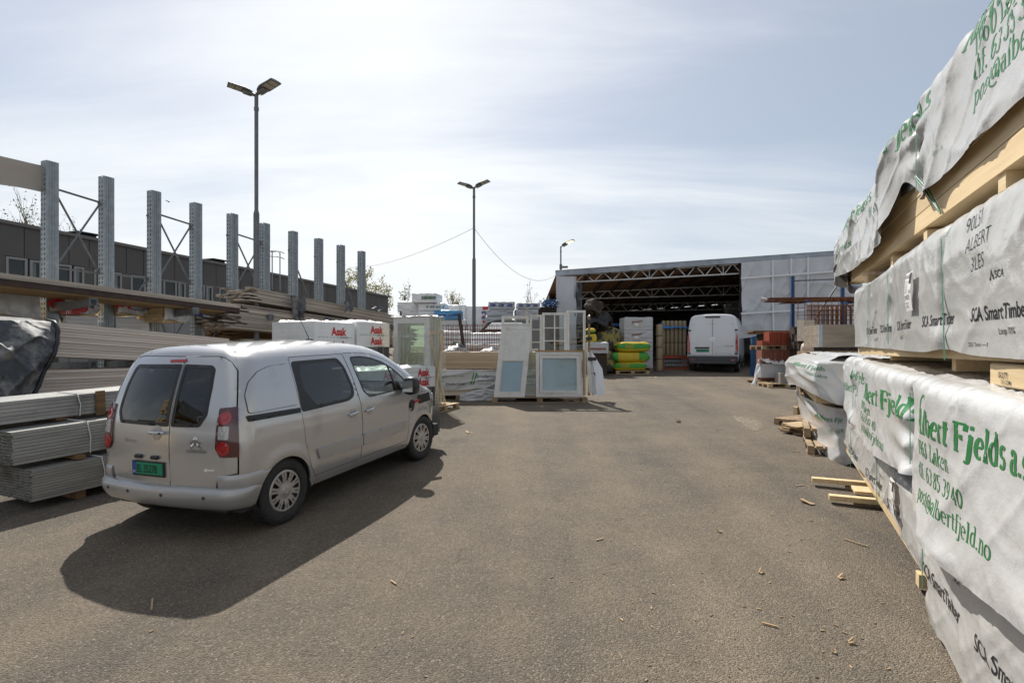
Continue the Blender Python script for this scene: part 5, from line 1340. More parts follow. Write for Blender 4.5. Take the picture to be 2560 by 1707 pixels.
def build_lamps():
    y1 = 15.2; p = (X(641, y1), y1, gz(y1)); H1 = Z(238, y1)-p[2]
    def post(p, H, label, r0=.075, r1=.05, joint=.61):
        t = thing('street_lamp', label, 'street lamp', p, 0, 'lamp posts of the yard'); m = MB()
        m.cyl((0,0,0), (-.0,0,H*joint), r0, r0, 16); m.cyl((0,0,H*joint), (.0,0,H*joint+.1), r0, r1, 16); m.cyl((0,0,H*joint+.1), (0,0,H), r1, r1, 16); m.cyl((0,0,H-.42), (0,0,H-.33), r1+.012, n=16)
        m.cyl((0,0,0),(0,0,.03), r0+.09, n=16); m.build('pole', M['pole'], t); return t
    t = post(p, H1, 'tall two-headed lamp post standing in the timber rack behind the van'); 
    lamp_head(t, R(212), R(9), z=H1, sc=.84); lamp_head(t, R(-26), R(14), z=H1+.03, sc=.90)
    y2 = 24.0; p2 = (X(1185, y2), y2, gz(y2)); H2 = Z(470, y2)-p2[2]
    t = post(p2, H2, 'tall two-headed lamp post rising between the white insulation stacks'); lamp_head(t, R(208), R(9), z=H2, sc=.84); lamp_head(t, R(-26), R(14), z=H2+.03, sc=.86)
    y3 = 40.0; p3 = (X(1402, y3), y3, gz(y3)); H3 = Z(616, y3)-p3[2]
    t = post(p3, H3, 'single-headed lamp post with its lamp lit, behind the corner of the shed'); lamp_head(t, R(-35), R(18), True, 1.25, H3)
    cm = MB(); zc = Z(668, y3)-p3[2]; cm.bbox(.02,.5,-.09,.09,zc-.06,zc+.08,.02); cm.cyl((0,0,zc-.15),(0,0,zc+.2),.10,n=10); cm.build('camera', M['lamp_body'], t)
    # wires
    za = Z(570, y2)
    def wire(a, b, sag, label):
        a, b = Vector(a), Vector(b); m = MB(); m.tube([a.lerp(b, k/24) - a + Vector((0,0,-4*sag*(k/24)*(1-k/24))) for k in range(25)], .009, 5); solo(m, 'overhead_wire', M['black_plastic'], label, 'wire', a)
    wire((p2[0], y2, za), (X(870, 48), 48, Z(668, 48)), .5, 'thin overhead wire sloping from the middle lamp post down to the birches')
    wire((p2[0], y2, za), (p3[0], y3, Z(677, y3)), 1.35, 'thin sagging overhead wire from the middle lamp post to the shed lamp')
    # gull high over the racks
    b = MB(); yb = 60.0; c = P3(423, 505, yb)
    b.tube([(-.12,0,.0),(.1,0,.02),(.22,0,.0)], [.02,.06,.02], 8)
    for s in (-1,1): b.add([(-.02,0,.02),(.1,0,.02),(.05,s*.28,.12),(-.03,s*.55,.05),(-.05,s*.3,.1)], [(0,1,2,3,4)])
    solo(b, 'bird', M['lamp_body'], 'small bird gliding in the sky above the third rack upright', 'bird', c, R(160))
build_lamps()
# ------------------------------------------------------------------ film-wrapped timber bundles on the right
SB = Vector((2.59, 3.18)); SE = Vector((.402, .9157)); SRZ = math.atan2(SE.y, SE.x)     # local x runs away from the camera, +y towards the yard
class Film:
    def __init__(s, s0, s1, zt, hem, off, r=.10, topw=1.0, straps=(), seed=1, amp=1.0, gather=1.0, endr=.22, pin=1.0, crinkle=.012, flare=0.0):
        s.s0, s.s1, s.zt, s.hem, s.off, s.r, s.topw, s.straps, s.seed, s.amp, s.gather, s.endr, s.pin, s.crinkle, s.flare = s0, s1, zt, hem, off, r, topw, straps, seed, amp, gather, endr, pin, crinkle, flare
    def ztop(s, x):
        e = np.clip((x-(s.s1-s.endr))/s.endr, 0, 1); return s.zt(x) - .10*(1-np.sqrt(1-e**2*.999))
    def q_of_z(s, x, z): return s.r*math.pi/2 + (s.ztop(x)-s.r-z)
    def disp(s, x, q):
        sd, A = s.seed, s.amp; f = np.clip(q/.12, 0, 1)
        big = .034*ridge(x*1.1-q*1.5, q*.7+x*.30, sd, 5) + .022*ridge(x*1.7+q*1.3, q*1.1-x*.35, sd+1, 4)
        med = .007*ridge(x*3.6-q*3.4, q*1.6+x, sd+2, 4) + .008*vnoise(x*1.9, q*2.3, sd+3)
        fine = .0022*ridge(x*8+q*6, q*3.5-x*1.5, sd+4, 3)
        crs = .010*ridge(x*1.9-q*2.2, q*1.3+x*.8, sd+12, 11) + .007*ridge(x*2.7+q*2.9, q*1.9-x*.6, sd+13, 12) + .006*ridge(x*.7, q*3.1, sd+14, 12)
        d = ((big+med)*A + (fine+crs)*min(1.0, .45+.5*A))*(.25+.75*f)
        d = d + s.gather*.005*np.sin(x*24+vnoise(x*2.5, q*0+.5, sd+5)*5 + q*6)*np.exp(-((q-.12)/.16)**2)
        d = d + s.gather*.008*ridge(x*5+q*1.6, q*1.0, sd+9, 3)*np.exp(-((q-.2)/.3)**2)
        for ss in s.straps:
            w = np.abs(x-ss); lc = vnoise(q*2.3, q*0+ss, sd+6)
            d = d - s.pin*.055*np.exp(-(w/.055)**2)*np.clip(q/.05, .15, 1)
            d = d + s.pin*.032*np.sin(q*(22+6*math.sin(ss*9)) + lc*4 + w*3)*np.exp(-w/.20)*np.clip(q/.15, 0, 1)*(1-np.exp(-(w/.04)**2))
        d = d + np.where(q < 0, s.crinkle*(ridge(x*9, q*9, sd+7, 2)-.4) + s.crinkle*.8*vnoise(x*21, q*19, sd+8), 0)
        if s.flare:
            H = s.ztop(x)-s.hem(x); k = np.clip((q-H*.6)/(H*.4), 0, 1); d = d + s.flare*k*k*(.6+.6*vnoise(x*1.7, x*0, sd+10))
        return d
    def pos(s, x, q, lift=0.0):
        x = np.asarray(x, float); q = np.asarray(q, float); r = s.r
        ph = np.clip(q/r, 0, math.pi/2); zt = s.ztop(x)
        e = np.clip((x-(s.s1-s.endr))/s.endr, 0, 1); off = s.off(x) - s.endr*(1-np.sqrt(1-e**2*.999))
        o = off - r + r*np.sin(ph) + np.minimum(q, 0); z = zt - r + r*np.cos(ph) - np.maximum(q-r*math.pi/2, 0)
        d = s.disp(x, q); sn = np.sin(ph)
        y = o + d*sn; y = np.where((q > r) & (x < s.s1-s.endr), np.maximum(y, .014), y) + lift*sn
        return np.stack([x, y, z + (d+lift)*np.cos(ph)], -1)
    def mesh(s, mb, ds=.022, dq=.022, m=0):
        ns = int((s.s1-s.s0)/ds)+1; xs = np.linspace(s.s0, s.s1, ns); nt = 26
        H = s.q_of_z(xs, s.hem(xs)); nq = int(H.max()/dq)+1
        t = np.linspace(0, 1, nq); ts = np.linspace(-1, 0, nt)[:-1]**1
        Q = np.concatenate([np.repeat((ts*s.topw)[None,:], ns, 0), H[:,None]*t[None,:]], 1)
        P_ = s.pos(np.repeat(xs[:,None], Q.shape[1], 1), Q); mb.grid(P_, m); return P_
    def text(s, mb, t, size, x_start, z, m=0, cell=.022, xmap=None, skew=0.0, lift=.0018):
        "letters run towards the camera: x falls as the text goes on"
        def fn(a, b):
            x = (x_start - a) if xmap is None else xmap(a); bad = (x < s.s0+.01) | (x > s.s1-.01); xx = np.clip(x, s.s0, s.s1); zz = z + b + skew*a
            P_ = s.pos(xx, s.q_of_z(xx, zz), lift); P_[bad] = np.nan; return P_
        lay(mb, t, size, fn, m, cell)
def const(v): return lambda x: np.zeros_like(np.asarray(x, float)) + v
def shift(mb, dz): mb.v = [(x, y, z-dz) for x, y, z in mb.v]; return mb
ALB = lambda: serif('Albert Fjelds a.s', .155, .055, .22)
ADDR = ['1960 Løken', 'tlf. 63 85 39 40', 'post@albertfjeld.no']
def saw_mark(mb, F, x, z, r, m=0):
    vs, fs = [], []; n = 44
    for k in range(n+1):
        a = R(200-190*k/n); rr = r*(1.0 if k % 2 else .90)
        vs += [(rr*math.cos(a), rr*math.sin(a)), (r*.80*math.cos(a), r*.80*math.sin(a))]
    for k in range(n): fs.append((2*k, 2*k+2, 2*k+3, 2*k+1))
    F.text(mb, (vs, fs), 1.0, x, z, m)
def band(F, x, q0, q1, w=.018, lean=0.0):
    mb = MB(); q = np.linspace(q0, q1, 90); xs = x + lean*(q-q0)
    a = F.pos(xs-w/2, q, .006); b = F.pos(xs+w/2, q, .006); c = F.pos(xs, q, .011)
    low = q > F.r*1.6; yl = F.off(np.full(1, x))[0]+.022
    for A_, dl in ((a, 0), (b, 0), (c, .004)): A_[low, 1] = np.maximum(A_[low, 1], yl+dl)
    mb.grid(np.stack([a, c, b], 1)); return mb
def bundle(label, group, s0, s1, depth, zb, H, nz, ny, seed, wood='pine', tilt=0.0, o=0.0, rag=.06):
    b = SB + SE*s0
    t = thing('timber_bundle', label, 'timber bundle', (SB.x, SB.y, zb), SRZ, group)
    m = MB(); boards(m, s1-s0, depth, H, nz, ny, s0, o-depth, 0, .005, rag, seed, 0, .004)
    if tilt: m.v = [(x, y, z+tilt*x) for x, y, z in m.v]
    m.build('boards', M[wood], t); return t
def label_sheet(F, x, z, w, h, parent):
    p = MB(); nx, nz_ = 8, 10; A = np.zeros((nx, nz_, 3))
    def sp(a, b, l): xx = np.clip(x-a, F.s0, F.s1); P_ = F.pos(xx, F.q_of_z(xx, z+b), 0.0); P_[..., 1] = F.off(xx)+.055+l-.06*((b/h)-.5)**2; return P_
    u, v = np.meshgrid(np.linspace(0, w, nx), np.linspace(0, h, nz_), indexing='ij'); p.grid(sp(u, v, .0)); po = p.build('label_sheet', M['paper'], parent)
    k = MB(); fn = lambda a, b: sp(a, b, .003)
    def blk(x0, x1, z0, z1): lay(k, ([(x0,z0),(x1,z0),(x1,z1),(x0,z1)], [(0,1,2,3)]), 1.0, fn, 0, .03)
    blk(w*.70, w*.98, h*.70, h*.97)
    lay(k, sans('SCA', .02), .035, fn, 0, 0, w*.06, h*.86); lay(k, sans('6203', .02), .035, fn, 0, 0, w*.40, h*.86)
    lay(k, sans('219 07 25', .02, 0, .8), .045, fn, 0, 0, w*.08, h*.30)
    for j in range(5): lay(k, sans('38 ' + 'x'*0 + '120 5.4 C24', .0, 0, .7), .02, fn, 0, 0, w*.08, h*(.75-.07*j))
    for j in range(2): lay(k, sans('10 200 380 40', .0, 0, .8), .022, fn, 0, 0, w*.08, h*(.18-.09*j))
    lay(k, sans('5.4 C', .02), .035, lambda a, b: fn(a, b), 0, 0, w*.72, h*.45)
    k.build('lettering', M['ink_black'], po)
def build_right_stack():
    GR = 'film-wrapped timber bundles stacked on the right'
    # ---------------- lowest bundle
    z1 = lambda x: .86 + .045*x; hem1 = lambda x: np.where(x < .78, .17+.02*np.sin(x*7), .385+.05*x) + .05*np.clip((x-4.6), 0, 1)
    t = bundle('lowest wrapped timber bundle, its pale bottom boards near the asphalt', GR, -2.2, 5.6, 1.15, .27, .56, 5, 8, 11, tilt=.045)
    F1 = Film(-2.2, 5.65, z1, hem1, lambda x: .03+.02*np.sin(x*1.9) + .05*np.exp(-((x+.4)/.8)**2), straps=(.78, 2.75, 4.3), seed=31, amp=.5, gather=.5, pin=.5)
    c = MB(); F1.mesh(c); co = shift(c, .27).build('cover', M['wrap'], t)
    k = MB()
    for x0, z in ((-.30, .42), (.78-.06, .44), (2.25, .50), (3.4, .56), (4.6, .62)): F1.text(k, sans('SCA SmartTimber', .012, 0, .85), .125, x0, z+.02)
    for x0, z in ((.05, .66), (1.0, .66), (2.7, .72)): F1.text(k, sans('SCA', .008), .05, x0, z)
    for x0, z in ((1.4, .48), (3.0, .52)): F1.text(k, sans('Loop 70%', .0), .05, x0, z-.08)
    shift(k, .27).build('lettering', M['ink_black'], co)
    for x in (.78, 2.75, 4.3): shift(band(F1, x, -.3, .62), .27).build('band', M['strap_green'], co)

    label_sheet_abs(F1, 1.95, .56, .22, .30, co, .27)
    # bearers under it, two of them sticking out into the yard
    for x, o, w, h, z, lb in ((4.05, .52, .10, .05, .30, 'pale timber bearer sticking far out from under the lowest bundle, the farther of two'), (3.35, .40, .10, .055, .26, 'pale timber bearer sticking out from under the lowest bundle, the nearer of two'),
                              (3.72, .12, .30, .03, .30, 'short wide board lying between the two jutting bearers'), (1.2, .02, .1, .1, .17, 'bearer under the lowest bundle in the deep shade')):
        b = SB + SE*x; gzv = gz(b.y); m = MB(); m.box(-w/2, w/2, -1.1, o, 0, h); solo(m, 'timber_bearer', M['pine'], lb, 'bearer', (b.x, b.y, z+.02 if x > 2 else .2), SRZ, 'bearers of the timber bundles')
    for x in (3.4, 4.05):
        b = SB + SE*x; m = MB(); m.box(-.06,.06,-.9,.16,0,(.30 if x > 3.8 else .27)-gz(b.y)); solo(m, 'bearer_block', M['pallet'], 'brown block under the %s jutting timber bearer' % ('farther' if x > 3.8 else 'nearer'), 'bearer', (b.x, b.y, gz(b.y)), SRZ, 'blocks under the bearers')
    # ---------------- second bundle
    zt2 = lambda x: 1.785 + .018*x
    t = bundle('second wrapped timber bundle, green printed film with the largest lettering nearest the camera', GR, -2.2, 5.1, 1.1, .98, .70, 6, 8, 12, tilt=.018)
    # two lengths of film: the near one bellies out over the far one
    offn = lambda x: .11 + .05*np.exp(-((x-.15)/.55)**2) - .18*np.clip((x-.70)/.14, 0, 1)**2
    FN = Film(-2.3, .83, zt2, lambda x: .84 - .05*np.sin((x+.9)*1.5) + .20*np.clip((x-.45)/.38, 0, 1)**2, offn, straps=(-1.35,), seed=41, amp=.6, gather=.8, endr=.12, pin=.8, flare=.03, crinkle=.02)
    offf = lambda x: .09 + .05*np.sin((x-.6)*1.25)
    FF = Film(.80, 5.15, lambda x: zt2(x)-.012, lambda x: 1.09 - .10*np.sin((x-.8)*.75) + .10*np.clip(x-4.2, 0, 1), offf, straps=(.86, 4.15), seed=43, amp=.65, gather=.8, pin=1.6, flare=.02, crinkle=.02)
    for F, nm in ((FN, 'n'), (FF, 'f')):
        c = MB(); F.mesh(c, .02, .02); co = shift(c, .98).build('cover', M['wrap_white'], t)
        g = MB()
        if F is FN:
            mp = lambda a: np.interp(a, [0, 1.22*.62, 1.9*.62, 3.4*.62], [.66, -.60, -1.12, -2.2])
            FN.text(g, serif('Albert Fjelds a.s', .165, .06, .18), .205, .66, 1.46, xmap=lambda a: np.interp(a, [0, .86, 1.55, 2.4], [.48, -.56, -1.14, -1.9]), skew=.0)
            saw_mark(g, FN, .30, 1.62, .085)
            for j, (s_, xs) in enumerate(zip(ADDR, (1.05, 1.05, 1.08))): FN.text(g, serif(s_, .10, .038, 0, xs), .135, .47, 1.315-.145*j)
        else:
            FF.text(g, serif('Albert Fjelds a.s', .165, .06, .18, 1.9), .215, 3.0, 1.47); saw_mark(g, FF, 2.9, 1.6, .08)
            for j, s_ in enumerate(ADDR): FF.text(g, serif(s_, .10, .038, 0, 1.5), .12, 3.15, 1.345-.115*j)
            FF.text(g, serif('Albert Fjelds', .12, .045, .18, 1.6), .15, 4.35, 1.60)
            FF.text(g, serif('Albert Fjelds', .12, .045, .18, 1.6), .14, 5.0, 1.42)
        shift(g, .98).build('lettering', M['ink_green'], co)
        if F is FF:
            for x in (.875, 4.15): shift(band(FF, x, -.2, .68, .022), .98).build('band', M['strap_green'], co)
    for x, od in ((.2, 'nearest'), (1.25, 'second nearest'), (2.6, 'third'), (4.4, 'farthest')):
        b = SB + SE*x; m = MB(); m.box(-.05,.05,-1.0,.02,0,.09); solo(m, 'timber_bearer', M['pine'], od+' timber bearer in the gap between the lowest and second bundles', 'bearer', (b.x, b.y, .885+.045*max(x,0)), SRZ, 'bearers between lower bundles')
    m = MB(); m.bbox(-1.6,.0,-.13,0,0,.115,.008); b = SB + SE*(-.22)
    to = solo(m, 'timber_offcut', M['pine'], 'thick sawn timber with stencilled marks lying on the second bundle at the frame edge', 'timber', (b.x, b.y, 1.80), SRZ); to.location += Vector((-.9157*-.0, 0, 0))
    ink = MB(); lay(ink, sans('15 2 77', .02), .04, flat((-.12, .001, .045), (-1,0,0), (0,0,1)), cell=0); lay(ink, sans('151 COM', .01), .03, flat((-.16, .001, .015), (-1,0,0), (0,0,1)), cell=0); ink.build('lettering', M['ink_black'], to)
    # ---------------- third bundle
    zt3 = lambda x: 2.785 - .013*x
    t = bundle('third wrapped timber bundle with black lettering and a white label sheet', GR, -2.2, 4.25, 1.1, 1.925, .75, 6, 8, 13, tilt=-.005)
    F3 = Film(-2.3, 4.35, zt3, lambda x: 1.95 + .012*x + .03*np.exp(-((x-.3)/.3)**2), lambda x: .035 + .03*np.sin((x+.3)*1.4), straps=(.36, 2.1, 3.3), seed=51, amp=.42, gather=.6, pin=.5, crinkle=.006)
    c = MB(); F3.mesh(c, .018, .02); co = shift(c, 1.925).build('cover', M['wrap'], t)
    k = MB()
    for x0 in (-.12, .80, 1.72, 2.64, 3.5): F3.text(k, sans('SCA SmartTimber', .012, 0, .82), .105, x0, 2.135)
    for x0 in (-.44, 2.9): F3.text(k, sans('SCA', .008), .055, x0, 2.335)
    for x0 in (-.45, 1.6, 3.0): F3.text(k, sans('Loop 70%', .0), .045, x0, 2.06)
    F3.text(k, sans('2551 Timrå —— 8', .0), .032, -.08, 2.0)
    for s_, x0, z, sz in (('90L51', -.06, 2.62, .115), ('ALBERT', -.07, 2.51, .11), ('3LES', -.13, 2.40, .11)): F3.text(k, sans(s_, -.018, .2, .82), sz, x0, z, skew=.08)
    vs = [(0,.0),(.02,.05),(.04,.0),(.032,.0),(.02,.03),(.008,.0)]; F3.text(k, (vs, [(0,1,4,5),(1,2,3,4)]), 1.2, -.385, 2.33)
    shift(k, 1.925).build('lettering', M['ink_black'], co)
    label_sheet_abs(F3, 1.12, 2.26, .20, .28, co, 1.925)
    for x, ln in ((.36, -.10), (2.1, .0), (3.3, .0)): shift(band(F3, x, -.25, .92 if x < 1 else .80, .02, ln), 1.925).build('band', M['strap_green'], co)
    for x, od in ((.9, 'nearer'), (3.0, 'farther')):
        b = SB + SE*x; m = MB(); m.box(-.045,.045,-1.0,-.13,0,.10); solo(m, 'timber_bearer', M['pine'], od+' timber bearer between the second and third bundles, above the crinkled film', 'bearer', (b.x, b.y, 1.82+.012*x), SRZ, 'bearers between upper bundles')
    # ---------------- topmost bundle
    t = bundle('topmost timber bundle with bare yellow boards below its loose green printed film', GR, -2.2, 5.2, 1.15, 2.875, .80, 6, 7, 14, rag=.12)
    zt4 = lambda x: 3.83 - .048*x
    hem4 = hermite([-2.3,-.6,.4,.95,1.18,1.36,1.62,2.2,3.3,4.5,5.0,5.6], [3.06,3.09,3.07,3.05,3.20,3.28,3.07,2.98,2.91,2.93,2.95,2.84])
    off4 = lambda x: .028 + .012*np.sin(x*1.3) + .10*np.clip((x-1.5)/3, 0, 1) + .10*np.exp(-((x-1.75)/.35)**2)
    F4 = Film(-2.3, 5.55, zt4, hem4, off4, r=.16, straps=(1.02,), seed=61, amp=.9, gather=.9, pin=1.0, flare=.008, crinkle=.008)
    c = MB(); F4.mesh(c, .02, .018); co = shift(c, 2.875).build('cover', M['wrap'], t)
    g = MB()
    F4.text(g, serif('Albert Fjelds a.s', .15, .055, .2), .19, .06, 3.68)
    for j, s_ in enumerate(ADDR): F4.text(g, serif(s_, .10, .038, 0, 1.0), .165, -.10, 3.58-.14*j)
    F4.text(g, serif('Fjeld a.s', .15, .055, .2, 1.5), .19, 1.62, 3.60); F4.text(g, serif('1960 Løken', .1, .04, 0, 1.3), .13, 2.6, 3.46); F4.text(g, serif('tlf. 63 85 39', .1, .04, 0, 1.3), .13, 2.9, 3.32)
    F4.text(g, serif('Albert Fjelds a.s', .15, .055, .2, 1.5), .17, 4.5, 3.48); F4.text(g, serif('post@albertfjeld.no', .1, .04, 0, 1.4), .11, 5.2, 3.22)
    shift(g, 2.875).build('lettering', M['ink_green'], co)
    k = MB(); F4.text(k, sans('Timrå 2551 — 8', 0, 0), .035, .62, 3.235); shift(k, 2.875).build('lettering', M['ink_grey_green'], co)
    shift(band(F4, 1.02, -.2, .75, .02), 2.875).build('band', M['strap_green'], co)
    for w_ in (0.0, .03):
        s_ = MB(); s_.tube([(1.0+w_, .07, .36), (.80+w_*2, .035, .2), (.62, .012, .0)], .006, 5); s_.build('band', M['strap_green'], t)
    bk = MB()                                              # black sheet paints the shadow triangle under the torn hem
    def fb(u, v): return np.stack([1.06+.50*u, .025+.04*u-.01*v, .62*(1-v)+.335*v], -1)
    cloth(bk, fb, 12, 8); bk.build('shade_and_lining', M['wrap_shade_black'], t)
    bk = MB()
    def fb2(u, v): return np.stack([4.85+.75*u, .14-.3*v*u-.15*v+.03*np.sin(v*9+u*4), (.27-.12*u)*(1-v)+(-.17+.1*u)*v], -1)
    cloth(bk, fb2, 24, 16); bk.build('shade_and_lining', M['wrap_shade_black'], t)
    for x, lb in ((-.32, 'timber bearer under the topmost bundle, at the upper right frame edge'), (1.15, 'timber bearer under the topmost bundle, above the white label sheet'), (2.35, 'timber bearer end under the topmost bundle, above the middle green band'), (3.7, 'timber bearer under the far part of the topmost bundle')):
        b = SB + SE*x; m = MB(); m.box(-.05,.05,-1.05,-.02,0,.09); solo(m, 'timber_bearer', M['pine'], lb, 'bearer', (b.x, b.y, 2.78-.013*x), SRZ, 'bearers under the topmost bundle')
    # ---------------- far bundles beyond, pushed out a little into the yard
    P = SB + SE*5.45
    t = thing('timber_bundle', 'far wrapped bundle whose drooping film end pokes out beyond the second bundle', 'timber bundle', (P.x, P.y, 1.10), SRZ, GR)
    m = MB(); boards(m, 4.2, 1.2, .56, 5, 7, .25, -.85, .05, .006, .05, 15); m.build('boards', M['pine'], t)
    # film end: hangs as a hood over the near end
    h = MB()
    def fh(u, v):
        # u runs round from the right over the near end to the yard side; v from top to hem
        a = u*math.pi*.5; x = .05 - .42*np.cos(a)*np.sin(v*1.5) + 3.8*np.clip((u-.55)/.45, 0, 1)**1.5; y = -.85+1.35*np.sin(a)**.8 + .12*np.sin(v*2.5) 
        fold = .05*ridge(u*5+v*1.5, v*2.5, 71, 2) + .03*vnoise(u*8, v*6, 72)
        z = .76 - (.62+.10*np.sin(u*7))*v**1.3 + .04*np.sin(u*9)*v
        top = np.clip(.2-v, 0, .2)/.2
        return np.stack([x - fold*np.cos(a) + top*.5, y + fold*np.sin(a) - top*.25, z], -1)
    cloth(h, fh, 80, 50); ho = h.build('cover', M['wrap_white'], t)
    tp = MB()
    def ftp(u, v): return np.stack([.0+4.2*u, -.95+1.2*v, .76+.03*ridge(u*9, v*5, 73)+.015*vnoise(u*30, v*14, 5) - .12*np.clip(v-.8,0,.2)/.2*np.clip(1-u*2,0,1)], -1)
    cloth(tp, ftp, 70, 30); tp.build('top_film', M['wrap_white'], t)
    ik = MB(); 
    def sf(x, y):
        u = .80 - x*.55; v = .45 - y*1.2
        P_ = fh(u, v); n = np.stack([-np.cos(u*1.57), np.sin(u*1.57), u*0+.25], -1); return P_ + n*.012
    lay(ik, serif('Albert Fjelds', .13, .05, .2), .11, sf, 0, .02, -.02, .02); lay(ik, serif('1960 Løken', .1, .04), .075, sf, 0, .02, .3, -.10)
    ik.build('lettering', M['ink_green'], ho)
    t = thing('timber_bundle', 'far wrapped bundle on the ground with a torn printed skirt, beyond the lowest bundle', 'timber bundle', (P.x, P.y, .45), SRZ, GR)
    m = MB(); boards(m, 4.0, 1.1, .58, 4, 7, .45, -1.1, .0, .006, .05, 16); m.build('boards', M['pine'], t)
    sk = MB()
    def fk(u, v):
        a = u*math.pi*.5; x = .12 - .14*np.cos(a) + 3.6*np.clip((u-.5)/.5, 0, 1)**1.4; y = -1.0+1.42*np.sin(a)**.7; f_ = .05*ridge(u*6, v*2+u, 81, 2) + .03*vnoise(u*9, v*5, 82)
        return np.stack([x - f_*np.cos(a) - .10*v*np.cos(a), y + f_*np.sin(a) - .10*v, .66 - (.86+.10*np.sin(u*12))*v], -1)
    cloth(sk, fk, 70, 40); so_ = sk.build('cover', M['wrap_white'], t)
    ik = MB()
    def sf2(x, y):
        u = .62 - x*.6; v = .3 - y*1.1; P_ = fk(u, v); n = np.stack([-np.cos(u*1.57), np.sin(u*1.57), u*0], -1); return P_ + n*.012
    lay(ik, serif('Albert Fjelds', .13, .05, .2), .09, sf2, 0, .02, -.1, .05); lay(ik, serif('tlf. 63 85', .1, .04), .08, sf2, 0, .02, .05, -.12); ik.build('lettering', M['ink_green'], so_)
def label_sheet_abs(F, x, z, w, h, parent, dz):
    "label sheet for a cover whose mesh was shifted down by dz"
    before = set(COL.objects); label_sheet(F, x, z, w, h, parent)
    for o in set(COL.objects)-before:
        for v in o.data.vertices: v.co.z -= dz
build_right_stack()

def build_reflected_stack():
    "wrapped stack to the left behind the camera: it shows as a reflection in the van's rear windows"
    for i in range(3):
        z = .25+i*.95; t = thing('timber_bundle', '%s wrapped timber bundle left behind the viewer, seen mirrored in the van rear window' % ('lowest', 'middle', 'topmost')[i], 'timber bundle', (-9.6, -3.5, z), R(72), 'wrapped bundles mirrored in the van')
        m = MB(); boards(m, 7.0, 1.1, .72, 5, 6, 0, .04, 0, .006, .1, 50+i); m.build('boards', M['pine'], t)
        c = MB()
        def fc(u, v): return np.stack([.1+6.8*u, -.03-.05*ridge(u*12+v*2, v*2+u*2, 90+i, 3), .76-.66*v+.04*np.sin(u*20)*v], -1)
        cloth(c, fc, 90, 16); c.build('cover', M['wrap_white'], t)
build_reflected_stack()
# ------------------------------------------------------------------ pallets
def pallet_mb(mb, L=1.2, W_=.8, m=0, boards_=5):
    "origin at a corner, x long"
    for y in (0, W_/2-.05, W_-.1): mb.box(0, L, y, y+.1, 0, .022, m)
    for x in (0, L/2-.07, L-.145):
        for y in (0, W_/2-.05, W_-.1): mb.box(x, x+.145, y, y+.1, .022, .1, m)
        mb.box(x, x+.145, 0, W_, .1, .122, m)
    n = boards_; bw = W_/(n+ (n-1)*.35); 
    for k in range(n): mb.box(0, L, k*bw*1.35, k*bw*1.35+bw, .122, .144, m)
    return mb
def pallet(loc, rz, label, L=1.2, W_=.8, mt='pallet', group=None, rx=0, n=7):
    m = MB(); pallet_mb(m, L, W_, 0, n); o = solo(m, 'pallet', M[mt], label, 'pallet', loc, rz, group); o.rotation_euler = (rx, 0, rz); return o
def wrapped_box(mb, L, W_, H, seed=1, amp=.012, m=0, r=.03, top=.03, horiz=0.0):
    "film-wrapped block with soft edges: origin corner, x long"
    n = 22
    for face in range(5):
        u, v = np.meshgrid(np.linspace(0,1,n*(2 if face != 4 else 1)), np.linspace(0,1,n), indexing='ij')
        if face == 0: P_ = np.stack([u*L, 0*u, v*H], -1); N_ = (0,-1,0)
        if face == 1: P_ = np.stack([0*u+L, u*W_, v*H], -1); N_ = (1,0,0)
        if face == 2: P_ = np.stack([(1-u)*L, 0*u+W_, v*H], -1); N_ = (0,1,0)
        if face == 3: P_ = np.stack([0*u, (1-u)*W_, v*H], -1); N_ = (-1,0,0)
        if face == 4: P_ = np.stack([u*L, v*W_, 0*u+H], -1); N_ = (0,0,1)
        e = np.clip(np.minimum(u, 1-u)/.06, 0, 1)*np.clip(np.minimum(v, 1-v)/.06, 0, 1)
        d = (amp*vnoise(u*5, v*5, seed+face) + amp*.8*ridge(u*7+v*3, v*6, seed+face+9, 3))*e
        if horiz and face != 4: d = d + horiz*np.sin(v*H*75 + vnoise(u*2, v*3, seed)*2)*e
        if face == 4: d = d + top*ridge(u*4, v*5, seed+20, 2)*e + top*.5*vnoise(u*9, v*8, seed+2)*e
        mb.grid(P_ + d[..., None]*np.array(N_), m)
    return mb
def logo_text(parent, s, size, o, ex, ey, ink, bold=.03, xs=1.0, name='lettering', extra=()):
    k = MB(); lay(k, sans(s, bold, 0, xs), size, flat(o, ex, ey, .0), cell=0)
    for s2, sz2, o2, b2 in extra: lay(k, sans(s2, b2, 0, 1.0), sz2, flat(o2, ex, ey, .0), cell=0)
    return k.build(name, ink, parent)
